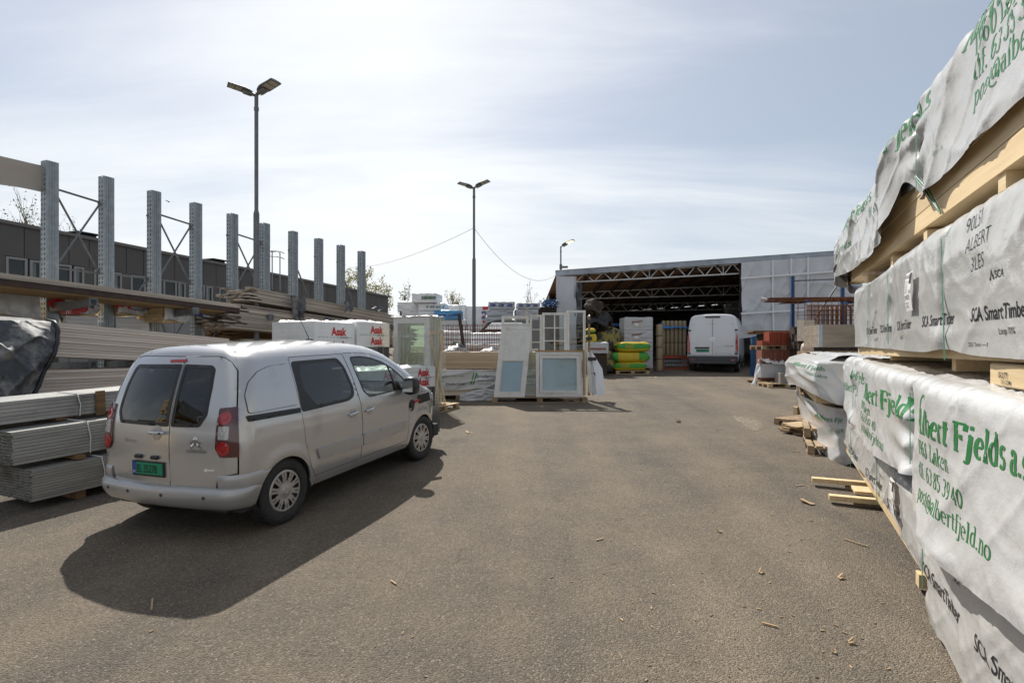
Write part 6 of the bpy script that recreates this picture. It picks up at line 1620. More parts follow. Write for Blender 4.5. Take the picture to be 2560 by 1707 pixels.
def build_asak():
    G_ = 'wrapped paving pallets beside the van'
    rz = RZ; RE3 = Vector((RE.x, RE.y, 0))
    def blocks(name, label, loc, L, W_, z0, z1, holes, group):
        # thin-walled grey blocks standing in a row
        m = MB(); H = z1-z0; n = 5
        for k in range(n):
            x0, x1 = L*k/n+.004, L*(k+1)/n-.004; th = .035; nr = 2
            for j in range(nr):
                za, zb = H*j/nr+.003, H*(j+1)/nr-.003
                if holes and k in (1, 2):
                    w = x1-x0; m.box(x0, x0+w*.28, 0, W_, za, zb); m.box(x1-w*.28, x1, 0, W_, za, zb); m.box(x0+w*.28, x1-w*.28, 0, W_, za, za+.12); m.box(x0+w*.28, x1-w*.28, 0, W_, zb-.07, zb); m.box(x0+w*.28, x1-w*.28, .12, W_, za+.12, zb-.07)
                else:
                    m.box(x0, x0+th, 0, W_, za, zb); m.box(x1-th, x1, 0, W_, za, zb); m.box(x0+th, x1-th, .10, W_-.02, za, zb); m.box((x0+x1)/2-.015, (x0+x1)/2+.015, .02, .10, za, zb)
        return solo(m, name, M['concrete_dark'], label, 'block stack', (loc.x, loc.y, z0), rz, group)
    def asak(corner, L, W_, z0, z1, label, seed, two=True, side=True):
        t = thing('paving_pallet', label, 'paving pallet', (corner.x, corner.y, z0), rz, G_); H = z1-z0
        m = MB(); wrapped_box(m, L, W_, H, seed, .004, 0, top=.05, horiz=.003); w = m.build('film', M['asak_film'], t)
        hs = (H*.56, H*.10) if two else (H*.42,)
        for i, h in enumerate(hs):
            logo_text(w, 'Asak', .235, (L*.40, -.0095, h), (1,0,0), (0,0,1), M['ink_red'], .035, .95)
            logo_text(w, 'miljøstein', .07, (L*.60, -.0095, h-.065), (1,0,0), (0,0,1), M['ink_grey'], .0)
        k = MB()
        for x in np.arange(.1, L-.1, .11): k.box(x, x+.07, -.0095, -.009, H*.5-.012, H*.5-.004)
        k.build('print_line', M['ink_grey'], w)
        return t
    cA = Vector((X(786, 11.5), 11.5)); zA1 = Z(803, 11.5)
    asak(cA, 1.25, 1.14, zA1-.62, zA1, 'white film paving pallet with red lettering directly above the van roof', 5)
    cB = cA + RE*1.33; asak(cB, 1.22, 1.14, zA1-.62+.10, zA1+.05, 'white film paving pallet with red lettering on grey hollow blocks', 6)
    blocks('block_stack', 'dark grey hollow blocks with two square openings under the second white pallet', cB, 1.22, 1.1, 1.60, zA1-.53, True, G_)
    blocks('block_stack', 'dark grey blocks under the first white pallet, just showing over the van', cA, 1.25, 1.1, 1.40, zA1-.63, False, G_)
    for i, c in enumerate((cA, cB)):
        pallet((c.x, c.y, 1.45), rz, 'dark pallet under the grey blocks of the %s white pallet' % ('first', 'second')[i], 1.2, 1.1, 'pallet', 'pallets under the grey blocks')
        m = MB(); wrapped_box(m, 1.22, 1.1, .85, 30+i); solo(m, 'paving_pallet', M['asak_grey'], 'lower grey paving pallet hidden behind the van under the %s white pallet' % ('first', 'second')[i], 'paving pallet', (c.x, c.y, gz(c.y)), rz, G_)
    cC = Vector((X(1088, 13.05), 13.05)) - RE*1.2
    asak(cC, 1.2, 1.1, 1.09, 1.55, 'white film paving pallet right beside the wrapped glass doors, low by the van bonnet', 7, True)
    cD = cC - RE*1.25
    asak(cD, 1.2, 1.1, 1.09, 1.53, 'white film paving pallet half hidden behind the van mirror', 8, True)
    blocks('block_stack', 'dark grey blocks standing on the asphalt in front of the wrapped glass doors', cC, 1.2, 1.05, gz(cC.y)+.03, 1.08, False, G_)
    blocks('block_stack', 'dark grey blocks hidden behind the van bonnet', cD, 1.2, 1.05, gz(cD.y)+.03, 1.08, False, G_)
build_asak()

def build_door_pack():
    # glazed doors strapped upright on a pallet: x = thickness along the rack direction, y = width away from the yard
    c = Vector((X(1073, 13.0), 13.0)); g = gz(13.2)
    pallet((c.x-.36*RE.x+.30*RN.x, c.y-.36*RE.y+.30*RN.y, g), RZ, 'pallet carrying the film-wrapped glass doors', 1.25, 1.5, 'pallet_pale')
    t = thing('glass_door_pack', 'pack of tall glazed doors wrapped in film with crossed battens, standing on a pallet', 'door pack', (c.x, c.y, g+.145), RZ)
    H, Wd = 2.02, .97
    xs = [.0, .12, .24, .36, .48]
    for i, x in enumerate(xs):
        f = MB(); e = .11; d = .075
        f.box(x, x+d, 0, e, 0, H); f.box(x, x+d, Wd-e, Wd, 0, H); f.box(x, x+d, e, Wd-e, H-e*1.15, H); f.box(x, x+d, e, Wd-e, 0, e*1.3)
        f.box(x-.012, x, .0, .03, .02, H-.02); f.box(x+.01, x+d-.01, e, e+.03, .14, H-.13)
        fo = f.build('door_frame', M['frame_white'] if i == 0 else M['cream'], t)
        p = MB(); p.add([(x+d*.5, e+.0, e*1.3), (x+d*.5, Wd-e, e*1.3), (x+d*.5, Wd-e, H-e*1.15), (x+d*.5, e, H-e*1.15)], [(0,1,2,3)]); p.build('pane', M['pane_green'], fo)
    bt = MB()
    yf = -.025
    for a, b in (((.02, yf, 1.55), (.66, yf, .02)), ((.55, yf-.02, 1.58), (.16, yf-.02, .12))):
        m = MB(); m.bar(a, b, .02, .075, 0, up=(1,0,0)); m.build('batten', M['pine'], t)
    m = MB(); m.bar((-.04, yf, 1.66), (.60, yf, 1.70), .02, .085); m.build('batten', M['pine'], t)
    for y, z0, z1 in ((Wd+.01, .9, 1.25), (Wd+.01, 1.35, 1.7)):
        m = MB(); m.box(.03, .09, y, y+.04, z0, z1); m.build('batten', M['pine'], t)
    fl = MB()
    def fw(u, v):
        # film round the two visible faces
        p = u*1.62; y = np.where(p < Wd, Wd-p, 0.0); x = np.where(p < Wd, -.03, (p-Wd))
        w = .010*vnoise(u*30, v*6, 4)+.008*ridge(u*12, v*24, 5, 3); return np.stack([x - np.where(p < Wd, w, 0), y - np.where(p < Wd, 0, w) - np.where(p < Wd, 0, .045), H*v*1.02], -1)
    cloth(fl, fw, 80, 90); fl.build('stretch_film', M['film_shiny'], t)
    tpf = MB()
    def ft(u, v): return np.stack([-.05+.66*u, -.06+1.08*v, H+.03+.03*ridge(u*6, v*5, 8)-.03*np.abs(u-.5)], -1)
    cloth(tpf, ft, 30, 30); tpf.build('top_film', M['asak_film'], t)
    tape = MB(); tape.box(-.046, -.042, -.02, Wd+.02, 1.56, 1.62); tape.build('tape', M['film_shiny'], t)
    for i, x in enumerate((.72, .95)): pass
build_door_pack()

def build_board_pile():
    y = 15.2; x0, x1 = -3.0, 1.0; g = gz(y)
    zt = Z(879, y); zb = Z(922, y)
    t = thing('board_stack', 'pale planed board stack lying crosswise between the wrapped doors and the old windows', 'board stack', (x0, y, zb+.01))
    m = MB(); boards(m, x1-x0, 1.2, zt-zb-.02, 14, 8, 0, 0, 0, .004, .05, 31, 0, .008); m.build('boards', M['pine_mid'], t)
    z2 = Z(971, y)
    t = thing('wrapped_timber_pack', 'low timber pack in grey printed film under the pale crosswise boards', 'timber pack', (x0, y, z2))
    m = MB(); boards(m, x1-x0, 1.15, zb-z2-.06, 5, 8, 0, .02, 0, .005, .05, 32); m.build('boards', M['pine_pale'], t)
    H = zb-z2
    c = MB()
    def fc(u, v): return np.stack([(x1-x0)*u, -.02-.05*ridge(u*9+v*2, v*2.5+u*1.5, 33, 3)-.03*np.sin(v*3), H*(1-v)+.02*np.sin(u*14)*v-.02], -1)
    cloth(c, fc, 110, 22); co = c.build('cover', M['tarp_wall'], t)
    k = MB()
    sf = lambda a, b: fc(np.clip(a/(x1-x0), 0, 1), np.clip(1-b/H, 0, 1)) + np.array((0,-.008,0))
    for xa in (.55, 2.05, 3.35): lay(k, sans('Søndermoen', .03), .13, sf, 0, .05, xa, .30); lay(k, sans('Trelast og høvleri AS', .0), .07, sf, 0, .05, xa+.04, .20); lay(k, sans('in your system', .0), .06, sf, 0, .05, xa+.04, .12)
    for xa in (1.35, 2.75): lay(k, sans('Gran er andre treslag', .0), .055, sf, 0, .05, xa-.12, .34); lay(k, sans('Søndermoen', .03, .2), .10, sf, 0, .05, xa-.12, .13)
    k.build('lettering', M['ink_grey'], co)
    gk = MB()
    for xa in (1.98, 3.3):
        for d in (0, .07): lay(gk, ([(0,0),(.035,0),(.13,.32),(.095,.32)], [(0,1,2,3)]), 1.0, sf, 0, .05, xa+d-.1, .12)
    gk.build('green_mark', M['ink_green'], co)
    t = thing('timber_pack', 'bottom timber pack on the ground under the grey printed film, half covered by scrap film', 'timber pack', (x0, y, g+.12))
    m = MB(); boards(m, x1-x0, 1.1, z2-g-.14, 3, 7, 0, .0, 0, .005, .05, 34); m.build('boards', M['pine_pale'], t)
    for xx in (.5, 1.5, 2.6): m = MB(); m.box(xx, xx+.1, 0, 1.0, -.12, -.002); m.build('bearer', M['pallet'], t)
    s = MB()
    def fs(u, v): return np.stack([1.5*u, -.05-.10*v-.06*ridge(u*6, v*4, 35, 2), .30*(1-v)*(.6+.4*np.sin(u*3.1)**2)+.02*vnoise(u*9, v*6, 3)], -1)
    cloth(s, fs, 50, 20); solo(s, 'plastic_scrap', M['asak_grey'], 'crumpled film lying on the asphalt along the bottom timber pack', 'plastic scrap', (X(1150, y-.05), y-.05, g), 0)
    # black film heaps on the boards
    for px, w, h, lb in ((1138, .55, .16, 'shiny black film heap on the pale crosswise boards, beside the wrapped doors'), (1226, .45, .09, 'flat black film heap on the pale crosswise boards, beside the old windows')):
        s = MB()
        def fs(u, v): return np.stack([w*(u-.5)*1.4, .1+.6*v, h*np.sin(math.pi*u)*np.sin(math.pi*np.clip(v*.8+.1,0,1))*(1+.5*ridge(u*5, v*5, 36))], -1)
        cloth(s, fs, 30, 20); solo(s, 'film_heap', M['tarp_black'], lb, 'film heap', (X(px, y), y, zt), 0)
build_board_pile()

def mesh_panel(w, h, nx, nz, r=.006):
    m = MB()
    for i in range(nx+1): x = w*i/nx; m.bar((x,0,0), (x,0,h), r*2, r*2, up=(0,1,0))
    for j in range(nz+1): z = h*j/nz; m.bar((-.05,r*2,z), (w+.05,r*2,z), r*2, r*2)
    return m
def build_far_goods():
    # rebar mesh standing behind the boards
    y = 17.2; m = mesh_panel(2.5, 1.45, 17, 10, .008); m2 = mesh_panel(2.5, 1.45, 17, 10, .008)
    o = solo(m, 'rebar_mesh', M['rust'], 'rusty steel mesh standing upright behind the pale crosswise boards', 'steel mesh', (X(1072, y), y, Z(814, y)-1.42), R(-1))
    o = solo(m2, 'rebar_mesh', M['rust'], 'second rusty steel mesh close behind the first, slightly out of step', 'steel mesh', (X(1076, y+.3)+.05, y+.3, Z(818, y)-1.40), R(1.5))
    m = MB(); m.bar((0,0,0), (-.16,.1,1.05), .05, .09); solo(m, 'leaning_plank', M['dark_wood'], 'dark plank leaning against the rusty steel mesh', 'plank', (X(1160, 16.9), 16.9, Z(872, 16.9)), 0)
    def slab(label, px0, px1, pt, pb, y, d, mt, rz=0.0, txt=None, ink='ink_grey', group='insulation packs in the yard', seed=1, name='insulation_pack', tsz=.3, tx=.1, green=False, nt=3):
        x0 = X(px0, y); L = X(px1, y)-x0; zt, zb = Z(pt, y), Z(pb, y)
        t = thing(name, label, 'insulation pack', (x0, y, zb), rz, group)
        m = MB(); wrapped_box(m, L, d, zt-zb-.006, seed, .02, 0, top=.03); b = m.build('film', M[mt], t)
        if txt:
            k = MB(); w = text_width(sans(txt, .05))*tsz*(zt-zb)+.08
            for i in range(nt):
                xx = L*tx + i*(L*(1-tx)/nt); sz = tsz*(zt-zb)
                lay(k, sans(txt, .04, .15), sz, flat((xx, -.045, (zt-zb)*.38), (1,0,0), (0,0,1)), cell=0)
            k.build('lettering', M[ink], b)
            if green:
                k = MB()
                for i in range(nt): xx = L*tx + (i+.62)*(L*(1-tx)/nt); lay(k, ([(0,0),(.22,0),(.30,.25),(.08,.25)], [(0,1,2,3)]), (zt-zb)*1.0, flat((xx, -.047, (zt-zb)*.36), (1,0,0), (0,0,1)), cell=0)
                k.build('print_patch', M['ink_green'], b)
        return t
    yb = 24.5
    slab('white crumpled insulation pack at the left end of the far stack, beside the timber rack', 994, 1047, 754, 778, yb, 1.2, 'white_pack', .05, None, seed=41)
    slab('white insulation pack printed with green letters, under the crumpled one by the rack', 1005, 1048, 778, 812, yb, 1.2, 'white_pack', .05, '2Bi', 'ink_grey', seed=42, green=True, nt=2, tsz=.4)
    slab('topmost tilted white insulation pack with green and grey print', 1030, 1090, 733, 757, yb-.4, 1.2, 'white_pack', -.12, '26', 'ink_grey', seed=43, green=True, tsz=.45, tx=.4)
    slab('second white insulation pack under the topmost tilted one, printed green', 1046, 1112, 758, 776, yb-.3, 1.2, 'white_pack', -.03, '2i', 'ink_grey', seed=44, green=True, tsz=.4, tx=.3)
    slab('third grey white insulation pack left of the blue pack', 1046, 1096, 777, 812, yb-.3, 1.2, 'white_pack', 0, '2B', 'ink_grey', seed=45, green=True, tsz=.25, tx=.5, nt=2)
    t = slab('bright blue insulation pack in front of the white ones', 1086, 1152, 776, 798, yb-.8, 1.0, 'blue_pack', 0, 'Sundolitt', 'ink_blue', seed=46, tsz=.28, nt=2)
    slab('pale insulation pack lying under the bright blue one', 1100, 1164, 799, 850, yb-.7, 1.0, 'white_pack', .03, None, seed=47)
    for i, (a, b, l) in enumerate(((1100, 1148, 'white blank insulation block left in the back row behind the blue pack'), (1149, 1196, 'white blank insulation block in the middle of the back row, left of the lamp post'), (1165, 1245, 'white insulation block with red and blue marks beside the middle lamp post'))):
        slab(l, a, b if i != 1 else 1164, (763, 762, 765)[i], 850, 26.5+.1*i, 1.2, 'white_pack', 0, None, seed=48+i)
    yk = 26.68; k = MB()
    for pt, pb, w in ((767, 774, 1), (789, 791, 1), (801, 808, 1)): k.box(X(1207, yk), X(1221, yk), yk-.06, yk-.055, Z(pb, yk), Z(pt, yk))
    par = [o for o in COL.objects if o.get('label', '').startswith('white insulation block with red')][0]
    for v in range(len(k.v)): k.v[v] = tuple(Vector(k.v[v]) - Vector(par.location))
    k.build('red_mark', M['ink_red'], par)
    k = MB()
    for py in (784, 797): lay(k, sans('styro', .04), .22, flat(Vector((X(1204, yk), yk-.06, Z(py, yk)))-Vector(par.location), (1,0,0), (0,0,1)), cell=0)
    k.build('lettering', M['ink_blue'], par)
    for a, b, rows, l in ((1222, 1287, ((754, 773), (774, 790), (791, 812)), 'left'), (1294, 1350, ((757, 772), (773, 800)), 'right')):
        for i, (pt, pb) in enumerate(rows):
            slab('grey insulation pack, %s of the %s grey stack near the shed corner' % (('topmost', 'second', 'third')[i], l), a-i*4, b-i*4, pt, pb, 23.2, 1.0, 'grey_pack', R(3), 'ZBi' if i == 0 else None, 'ink_blue', 'grey insulation packs', 60+i+a, tsz=.5, tx=.05)
    for pt, pb, a, b, l in ((833, 850, 1176, 1262, 'upper white insulation pack behind the rusty steel mesh'), (851, 873, 1178, 1262, 'printed white insulation pack behind the rusty steel mesh'), (862, 885, 1148, 1262, 'lowest wide white pack behind the rusty mesh, on the boards')):
        slab(l, a, b, pt, pb, 19.0 if pt != 862 else 18.2, 1.0, 'white_pack', R(-2), 'Bi' if pt == 851 else None, 'ink_green', seed=70+pt, nt=2, tsz=.45)
    slab('white bag stack with red scribble left of the printed white pack', 1080, 1176, 828, 880, 19.6, 1.0, 'white_pack', 0, 'No', 'ink_green', seed=77, tsz=.2, nt=2)
    # load of blue odds and ends on dark pallets by the shed corner
    y = 24.6; x0, x1 = X(1336, y), X(1392, y)
    t = thing('scrap_load', 'dark pallet load with blue scraps beside the wrapped shed corner', 'scrap load', (x0, y, Z(783, y)))
    m = MB(); r = random.Random(4)
    for k in range(3): m.box(0, x1-x0, 0, 1.0, k*.10, k*.10+.07)
    m.build('pallet_boards', M['dark_wood'], t)
    m = MB()
    for k in range(60):
        p = Vector((r.uniform(.35, x1-x0), r.uniform(0, .8), r.uniform(.30, .58))); d = Vector((r.uniform(-1,1), r.uniform(-1,1), r.uniform(-.4,.4))).normalized()*.16; m.bar(p-d, p+d, .04, .03)
    m.build('blue_scrap', M['blue_light'], t)
    m = MB(); y2 = 24.9; m.box(0, 1.9, 0, 1.0, 0, Z(783, y2)-gz(y2)-.02); solo(m, 'pallet_pile', M['dark_wood'], 'pile of dark pallets under the blue scraps beside the shed', 'pallet pile', (X(1290, y2), y2, gz(y2)), 0)
    # dark parked car behind the goods
    y = 21.5; xa, xb = X(1200, y), X(1330, y)
    t = thing('parked_car', 'dark parked car glimpsed between the white packs and the old windows', 'car', (xa, y, gz(y)))
    prof = [(0,Z(828,y)),(.30,Z(806,y)),(.65,Z(800,y)),(2.3,Z(800,y)),(2.4,Z(830,y)),(2.4,gz(y)+.5),(-.7,gz(y)+.5),(-.7,Z(838,y))]
    m = MB(); m.prism([(a, z-gz(y)) for a, z in prof], lambda a, b, c: Vector((a, c, b)), 1.6); b = m.build('body', M['black_plastic'], t)
    m = MB(); m.add([(.18,-.01,Z(824,y)-gz(y)),(1.6,-.01,Z(824,y)-gz(y)),(1.6,-.01,Z(806,y)-gz(y)),(.45,-.01,Z(806,y)-gz(y))], [(0,1,2,3)]); m.build('window', M['chrome'], b)
    for xx in (.0, 1.7): m = MB(); m.cyl((xx,-.03,.32),(xx,.2,.32),.32,n=16); m.build('wheel', M['rubber'], t)
build_far_goods()

# ------------------------------------------------------------------ old windows on a long pallet
def sash(parent, o, ex, ey, w, h, e, d, panes=(1,1), mb_name='window_frame', frame='frame_white', pane='pane', bar=.028, inner=None):
    "frame in the plane (ex, ey) at o; thickness d along the normal away from the viewer"
    o = Vector(o); ex = Vector(ex).normalized(); ey = Vector(ey).normalized(); n = ex.cross(ey).normalized()
    Pt = lambda a, b, c: o + ex*a + ey*b - n*c
    f = MB()
    def bx(a0, a1, b0, b1, c0, c1, m=0):
        vs = [Pt(a, b, c) for c in (c0, c1) for a, b in ((a0,b0),(a1,b0),(a1,b1),(a0,b1))]; f.add(vs, ((3,2,1,0),(4,5,6,7),(0,1,5,4),(1,2,6,5),(2,3,7,6),(3,0,4,7)), m)
    bx(0,e,0,h,0,d); bx(w-e,w,0,h,0,d); bx(e,w-e,0,e*1.1,0,d); bx(e,w-e,h-e,h,0,d)
    if inner:
        i0, i1 = e+.012, inner
        bx(i0,i0+i1,e+.012,h-e-.012,-.015,d*.6); bx(w-i0-i1,w-i0,e+.012,h-e-.012,-.015,d*.6); bx(i0+i1,w-i0-i1,e+.012,e+.012+i1,-.015,d*.6); bx(i0+i1,w-i0-i1,h-e-.012-i1,h-e-.012,-.015,d*.6)
    E0 = e + (inner+.012 if inner else 0)
    for k in range(1, panes[0]): a = E0+(w-2*E0)*k/panes[0]; bx(a-bar/2, a+bar/2, E0, h-E0, .004, d*.5)
    for k in range(1, panes[1]): b = E0+(h-2*E0)*k/panes[1]; bx(E0, w-E0, b-bar/2, b+bar/2, .007, d*.5-.003)
    fo = f.build(mb_name, M[frame], parent)
    p = MB(); p.add([Pt(a, b, d*.35) for a, b in ((E0,E0),(w-E0,E0),(w-E0,h-E0),(E0,h-E0))], [(0,1,2,3)]); p.build('pane', M[pane], fo)
    return fo, Pt
def build_window_pallet():
    yf = 14.58; g = gz(yf); xl = X(1230, yf); xr = X(1469, yf)
    pallet((xl, yf, g), 0, 'long brown pallet carrying the used windows', xr-xl, 1.5, 'pallet', n=6)
    zp = g+.146
    GW = 'used windows standing on the long pallet'
    # big fixed casement
    y = yf+.12; x0 = X(1340, y); w = X(1458, y)-x0; h = Z(879, y)-zp
    t = thing('used_window', 'big square used window with a pale blue pane at the front right of the pallet', 'window', (x0, y, zp), R(-1.0), GW)
    fo, Pt = sash(t, (0,0,0), (1,0,0), (0,.07,1), w, h, .085, .12, (1,1), 'window_frame', 'frame_white', 'pane_blue', inner=.07)
    m = MB(); m.box(w+.002, w+.035, .0, .13, .03, h+.05); m.box(-.02, w+.035, .06, .16, h+.004, h+.04); m.build('timber_edge', M['amber_wood'], t)
    hd = MB(); hd.bar((w-.03,-.03,.50),(w-.03,-.02,.95),.012,.014,up=(1,0,0)); hd.build('handle', M['black_plastic'], t)
    m = MB(); m.box(w*.86, w*.885, -.005+.05, .06, .16, h-.16); m.build('sash_edge', M['frame_white'], t)
    # leaning half-glazed door
    y = yf+.04; a = Vector((X(1234, y), y, zp)); b = Vector((X(1314, y), y, zp+.0)); tl = P3(1254, 812, y+.36)
    t = thing('used_door', 'white half-glazed door leaning in front of the other windows at the left of the pallet', 'door', a, 0, GW)
    ex = Vector((1,0,.0)); ey = (tl-a).normalized(); w = .80; h = (tl-a).length; n = ex.cross(ey)
    Pt = lambda p, q, c: ex*p + ey*q - n*c
    f = MB()
    def bx(mb, a0, a1, b0, b1, c0, c1): vs = [Pt(p, q, c) for c in (c0, c1) for p, q in ((a0,b0),(a1,b0),(a1,b1),(a0,b1))]; mb.add(vs, ((3,2,1,0),(4,5,6,7),(0,1,5,4),(1,2,6,5),(2,3,7,6),(3,0,4,7)))
    e = .11; hm = h*.52
    bx(f,0,e,0,h,0,.05); bx(f,w-e,w,0,h,0,.05); bx(f,e,w-e,0,e*1.1,0,.05); bx(f,e,w-e,h-.05,h,0,.05); bx(f,e,w-e,hm-.03,hm+.03,0,.05); bx(f,.01,w-.01,h-.005,h+.035,-.02,.06); bx(f,e,w-e,h-.115,h-.05,.0,.05)
    f.build('door_frame', M['frame_white'], t)
    s = MB(); k = 9; ww = (w-2*e)/k
    for i in range(k): bx(s, e+i*ww+.0015, e+(i+1)*ww-.0015, hm+.03, h-.115, .012, .04)
    s.build('board_panel', M['frame_white'], t)
    s = MB(); bx(s, e, e+.03, e*1.1, hm-.03, .008, .04); bx(s, w-e-.025, w-e, e*1.1, hm-.03, .008, .04); bx(s, e+.03, w-e-.025, hm-.055, hm-.03, .008, .04); bx(s, e+.03, w-e-.025, e*1.1, e*1.1+.025, .008, .04); s.build('glazing_bead', M['frame_grime'], t)
    p = MB(); p.add([Pt(x, q, .028) for x, q in ((e+.03,e*1.1+.025),(w-e-.025,e*1.1+.025),(w-e-.025,hm-.055),(e+.03,hm-.055))], [(0,1,2,3)]); p.build('pane', M['pane_blue'], t)
    hd = MB(); hd.bar(Pt(w-.05, hm-.16, -.01), Pt(w-.05, hm-.04, -.01), .02, .02); hd.bar(Pt(w-.05, hm-.13, -.035), Pt(w-.09, hm-.13, -.035), .015, .015); hd.build('handle', M['chrome'], t)
    # narrow window behind
    y = yf+.34; x0 = X(1305, y); t = thing('used_window', 'narrow used window squeezed between the leaning door and the big square window', 'window', (x0, y, zp), 0, GW)
    sash(t, (0,0,0), (1,0,0), (0,.06,1), X(1346, y)-x0, Z(871, y)-zp, .075, .10, (1,1), 'window_frame', 'frame_grime', 'pane_green')
    # tall upper units behind
    y = yf+.62; xs = [X(p, y) for p in (1324, 1356, 1418, 1465)]
    t = thing('used_window', 'tall three-part used window with glazing bars rising behind the big square window', 'window', (xs[0], y, zp), R(-.6), GW)
    tops = (Z(786, y)-zp, Z(783, y)-zp, Z(779, y)-zp)
    for i, pn in enumerate(((1,6), (2,6), (1,1))):
        sash(t, (xs[i]-xs[0]+.004, 0, 0), (1,0,0), (0,.03,1), xs[i+1]-xs[i]-.008, tops[i]+.02*i, .06, .09, pn, 'window_frame', 'frame_white' if i else 'frame_grime', 'pane')
    y = yf+.55; x0 = X(1254, y); w = X(1322, y)-x0
    t = thing('used_window', 'used window with two small top panes showing above the leaning door', 'window', (x0, y, zp), 0, GW)
    sash(t, (0, 0, 0), (1,0,0), (0,.03,1), w, Z(789, y)-zp, .07, .09, (2,8), 'window_frame', 'frame_grime', 'pane_green')
    m = MB(); m.box(0,.06,.0,.06,0,Z(776, y)-zp+.05); solo(m, 'batten_post', M['board_grey'], 'upright batten between the two rear window units', 'batten', (X(1315, y+.1), y+.14, zp), 0)
    # clamps and leaning sheets at the right end
    y = yf+.55
    m = MB(); x0 = X(1470, y); m.box(0,.06,0,.06,0,Z(790, y)-zp); solo(m, 'batten_post', M['pallet'], 'brown batten at the right end of the used windows, carrying dark pads', 'batten', (x0, y, zp), 0)
    for i, py in enumerate((803, 846, 897, 935)):
        m = MB(); m.bbox(-.04, (.12,.10,.18,.12)[i], -.05, .07, -.045, .045, .006); solo(m, 'edge_pad', M['orange_strap'], '%s of four dark pads on the batten at the right end of the windows' % ('topmost', 'second', 'third', 'lowest')[i], 'pad', (x0+(0,.0,.03,.06)[i], y-.04, Z(py, y)), 0, 'dark pads on the batten')
    def sheet(pts, ys, mt, lb, th=.02):
        V = [P3(px, py, y_) for (px, py), y_ in zip(pts, ys)]; V = [Vector((v.x, v.y, max(v.z, gz(v.y)+.01))) for v in V]; a = V[0].copy(); q = Vector((0, th, .004)); m = MB(); n = len(V)
        W_ = [v-a for v in V]; m.add(W_+[w+q for w in W_], [tuple(range(n)), tuple(range(2*n-1, n-1, -1))] + [(i, n+i, n+(i+1) % n, (i+1) % n) for i in range(n)])
        solo(m, 'leaning_sheet', M[mt], lb, 'sheet', a, 0, 'sheets leaning on the window pallet')
    yA = yf+.75
    sheet([(1477,878),(1486,888),(1506,922),(1514,984),(1494,992),(1488,940)], [yA, yA, yA, yA-.35, yA-.42, yA-.25], 'white_pack', 'pale film-covered sheet leaning at the right end of the window pallet, outermost')
    sheet([(1470,870),(1478,880),(1493,985),(1480,988)], [yA-.1, yA-.1, yA-.45, yA-.45], 'asak_grey', 'grey sheet leaning beside the brown batten, behind the pale outermost sheet')
    sheet([(1466,880),(1474,880),(1482,982),(1472,982)], [yA-.2, yA-.2, yA-.5, yA-.5], 'frame_grime', 'old cream frame side leaning beside the brown batten')
build_window_pallet()
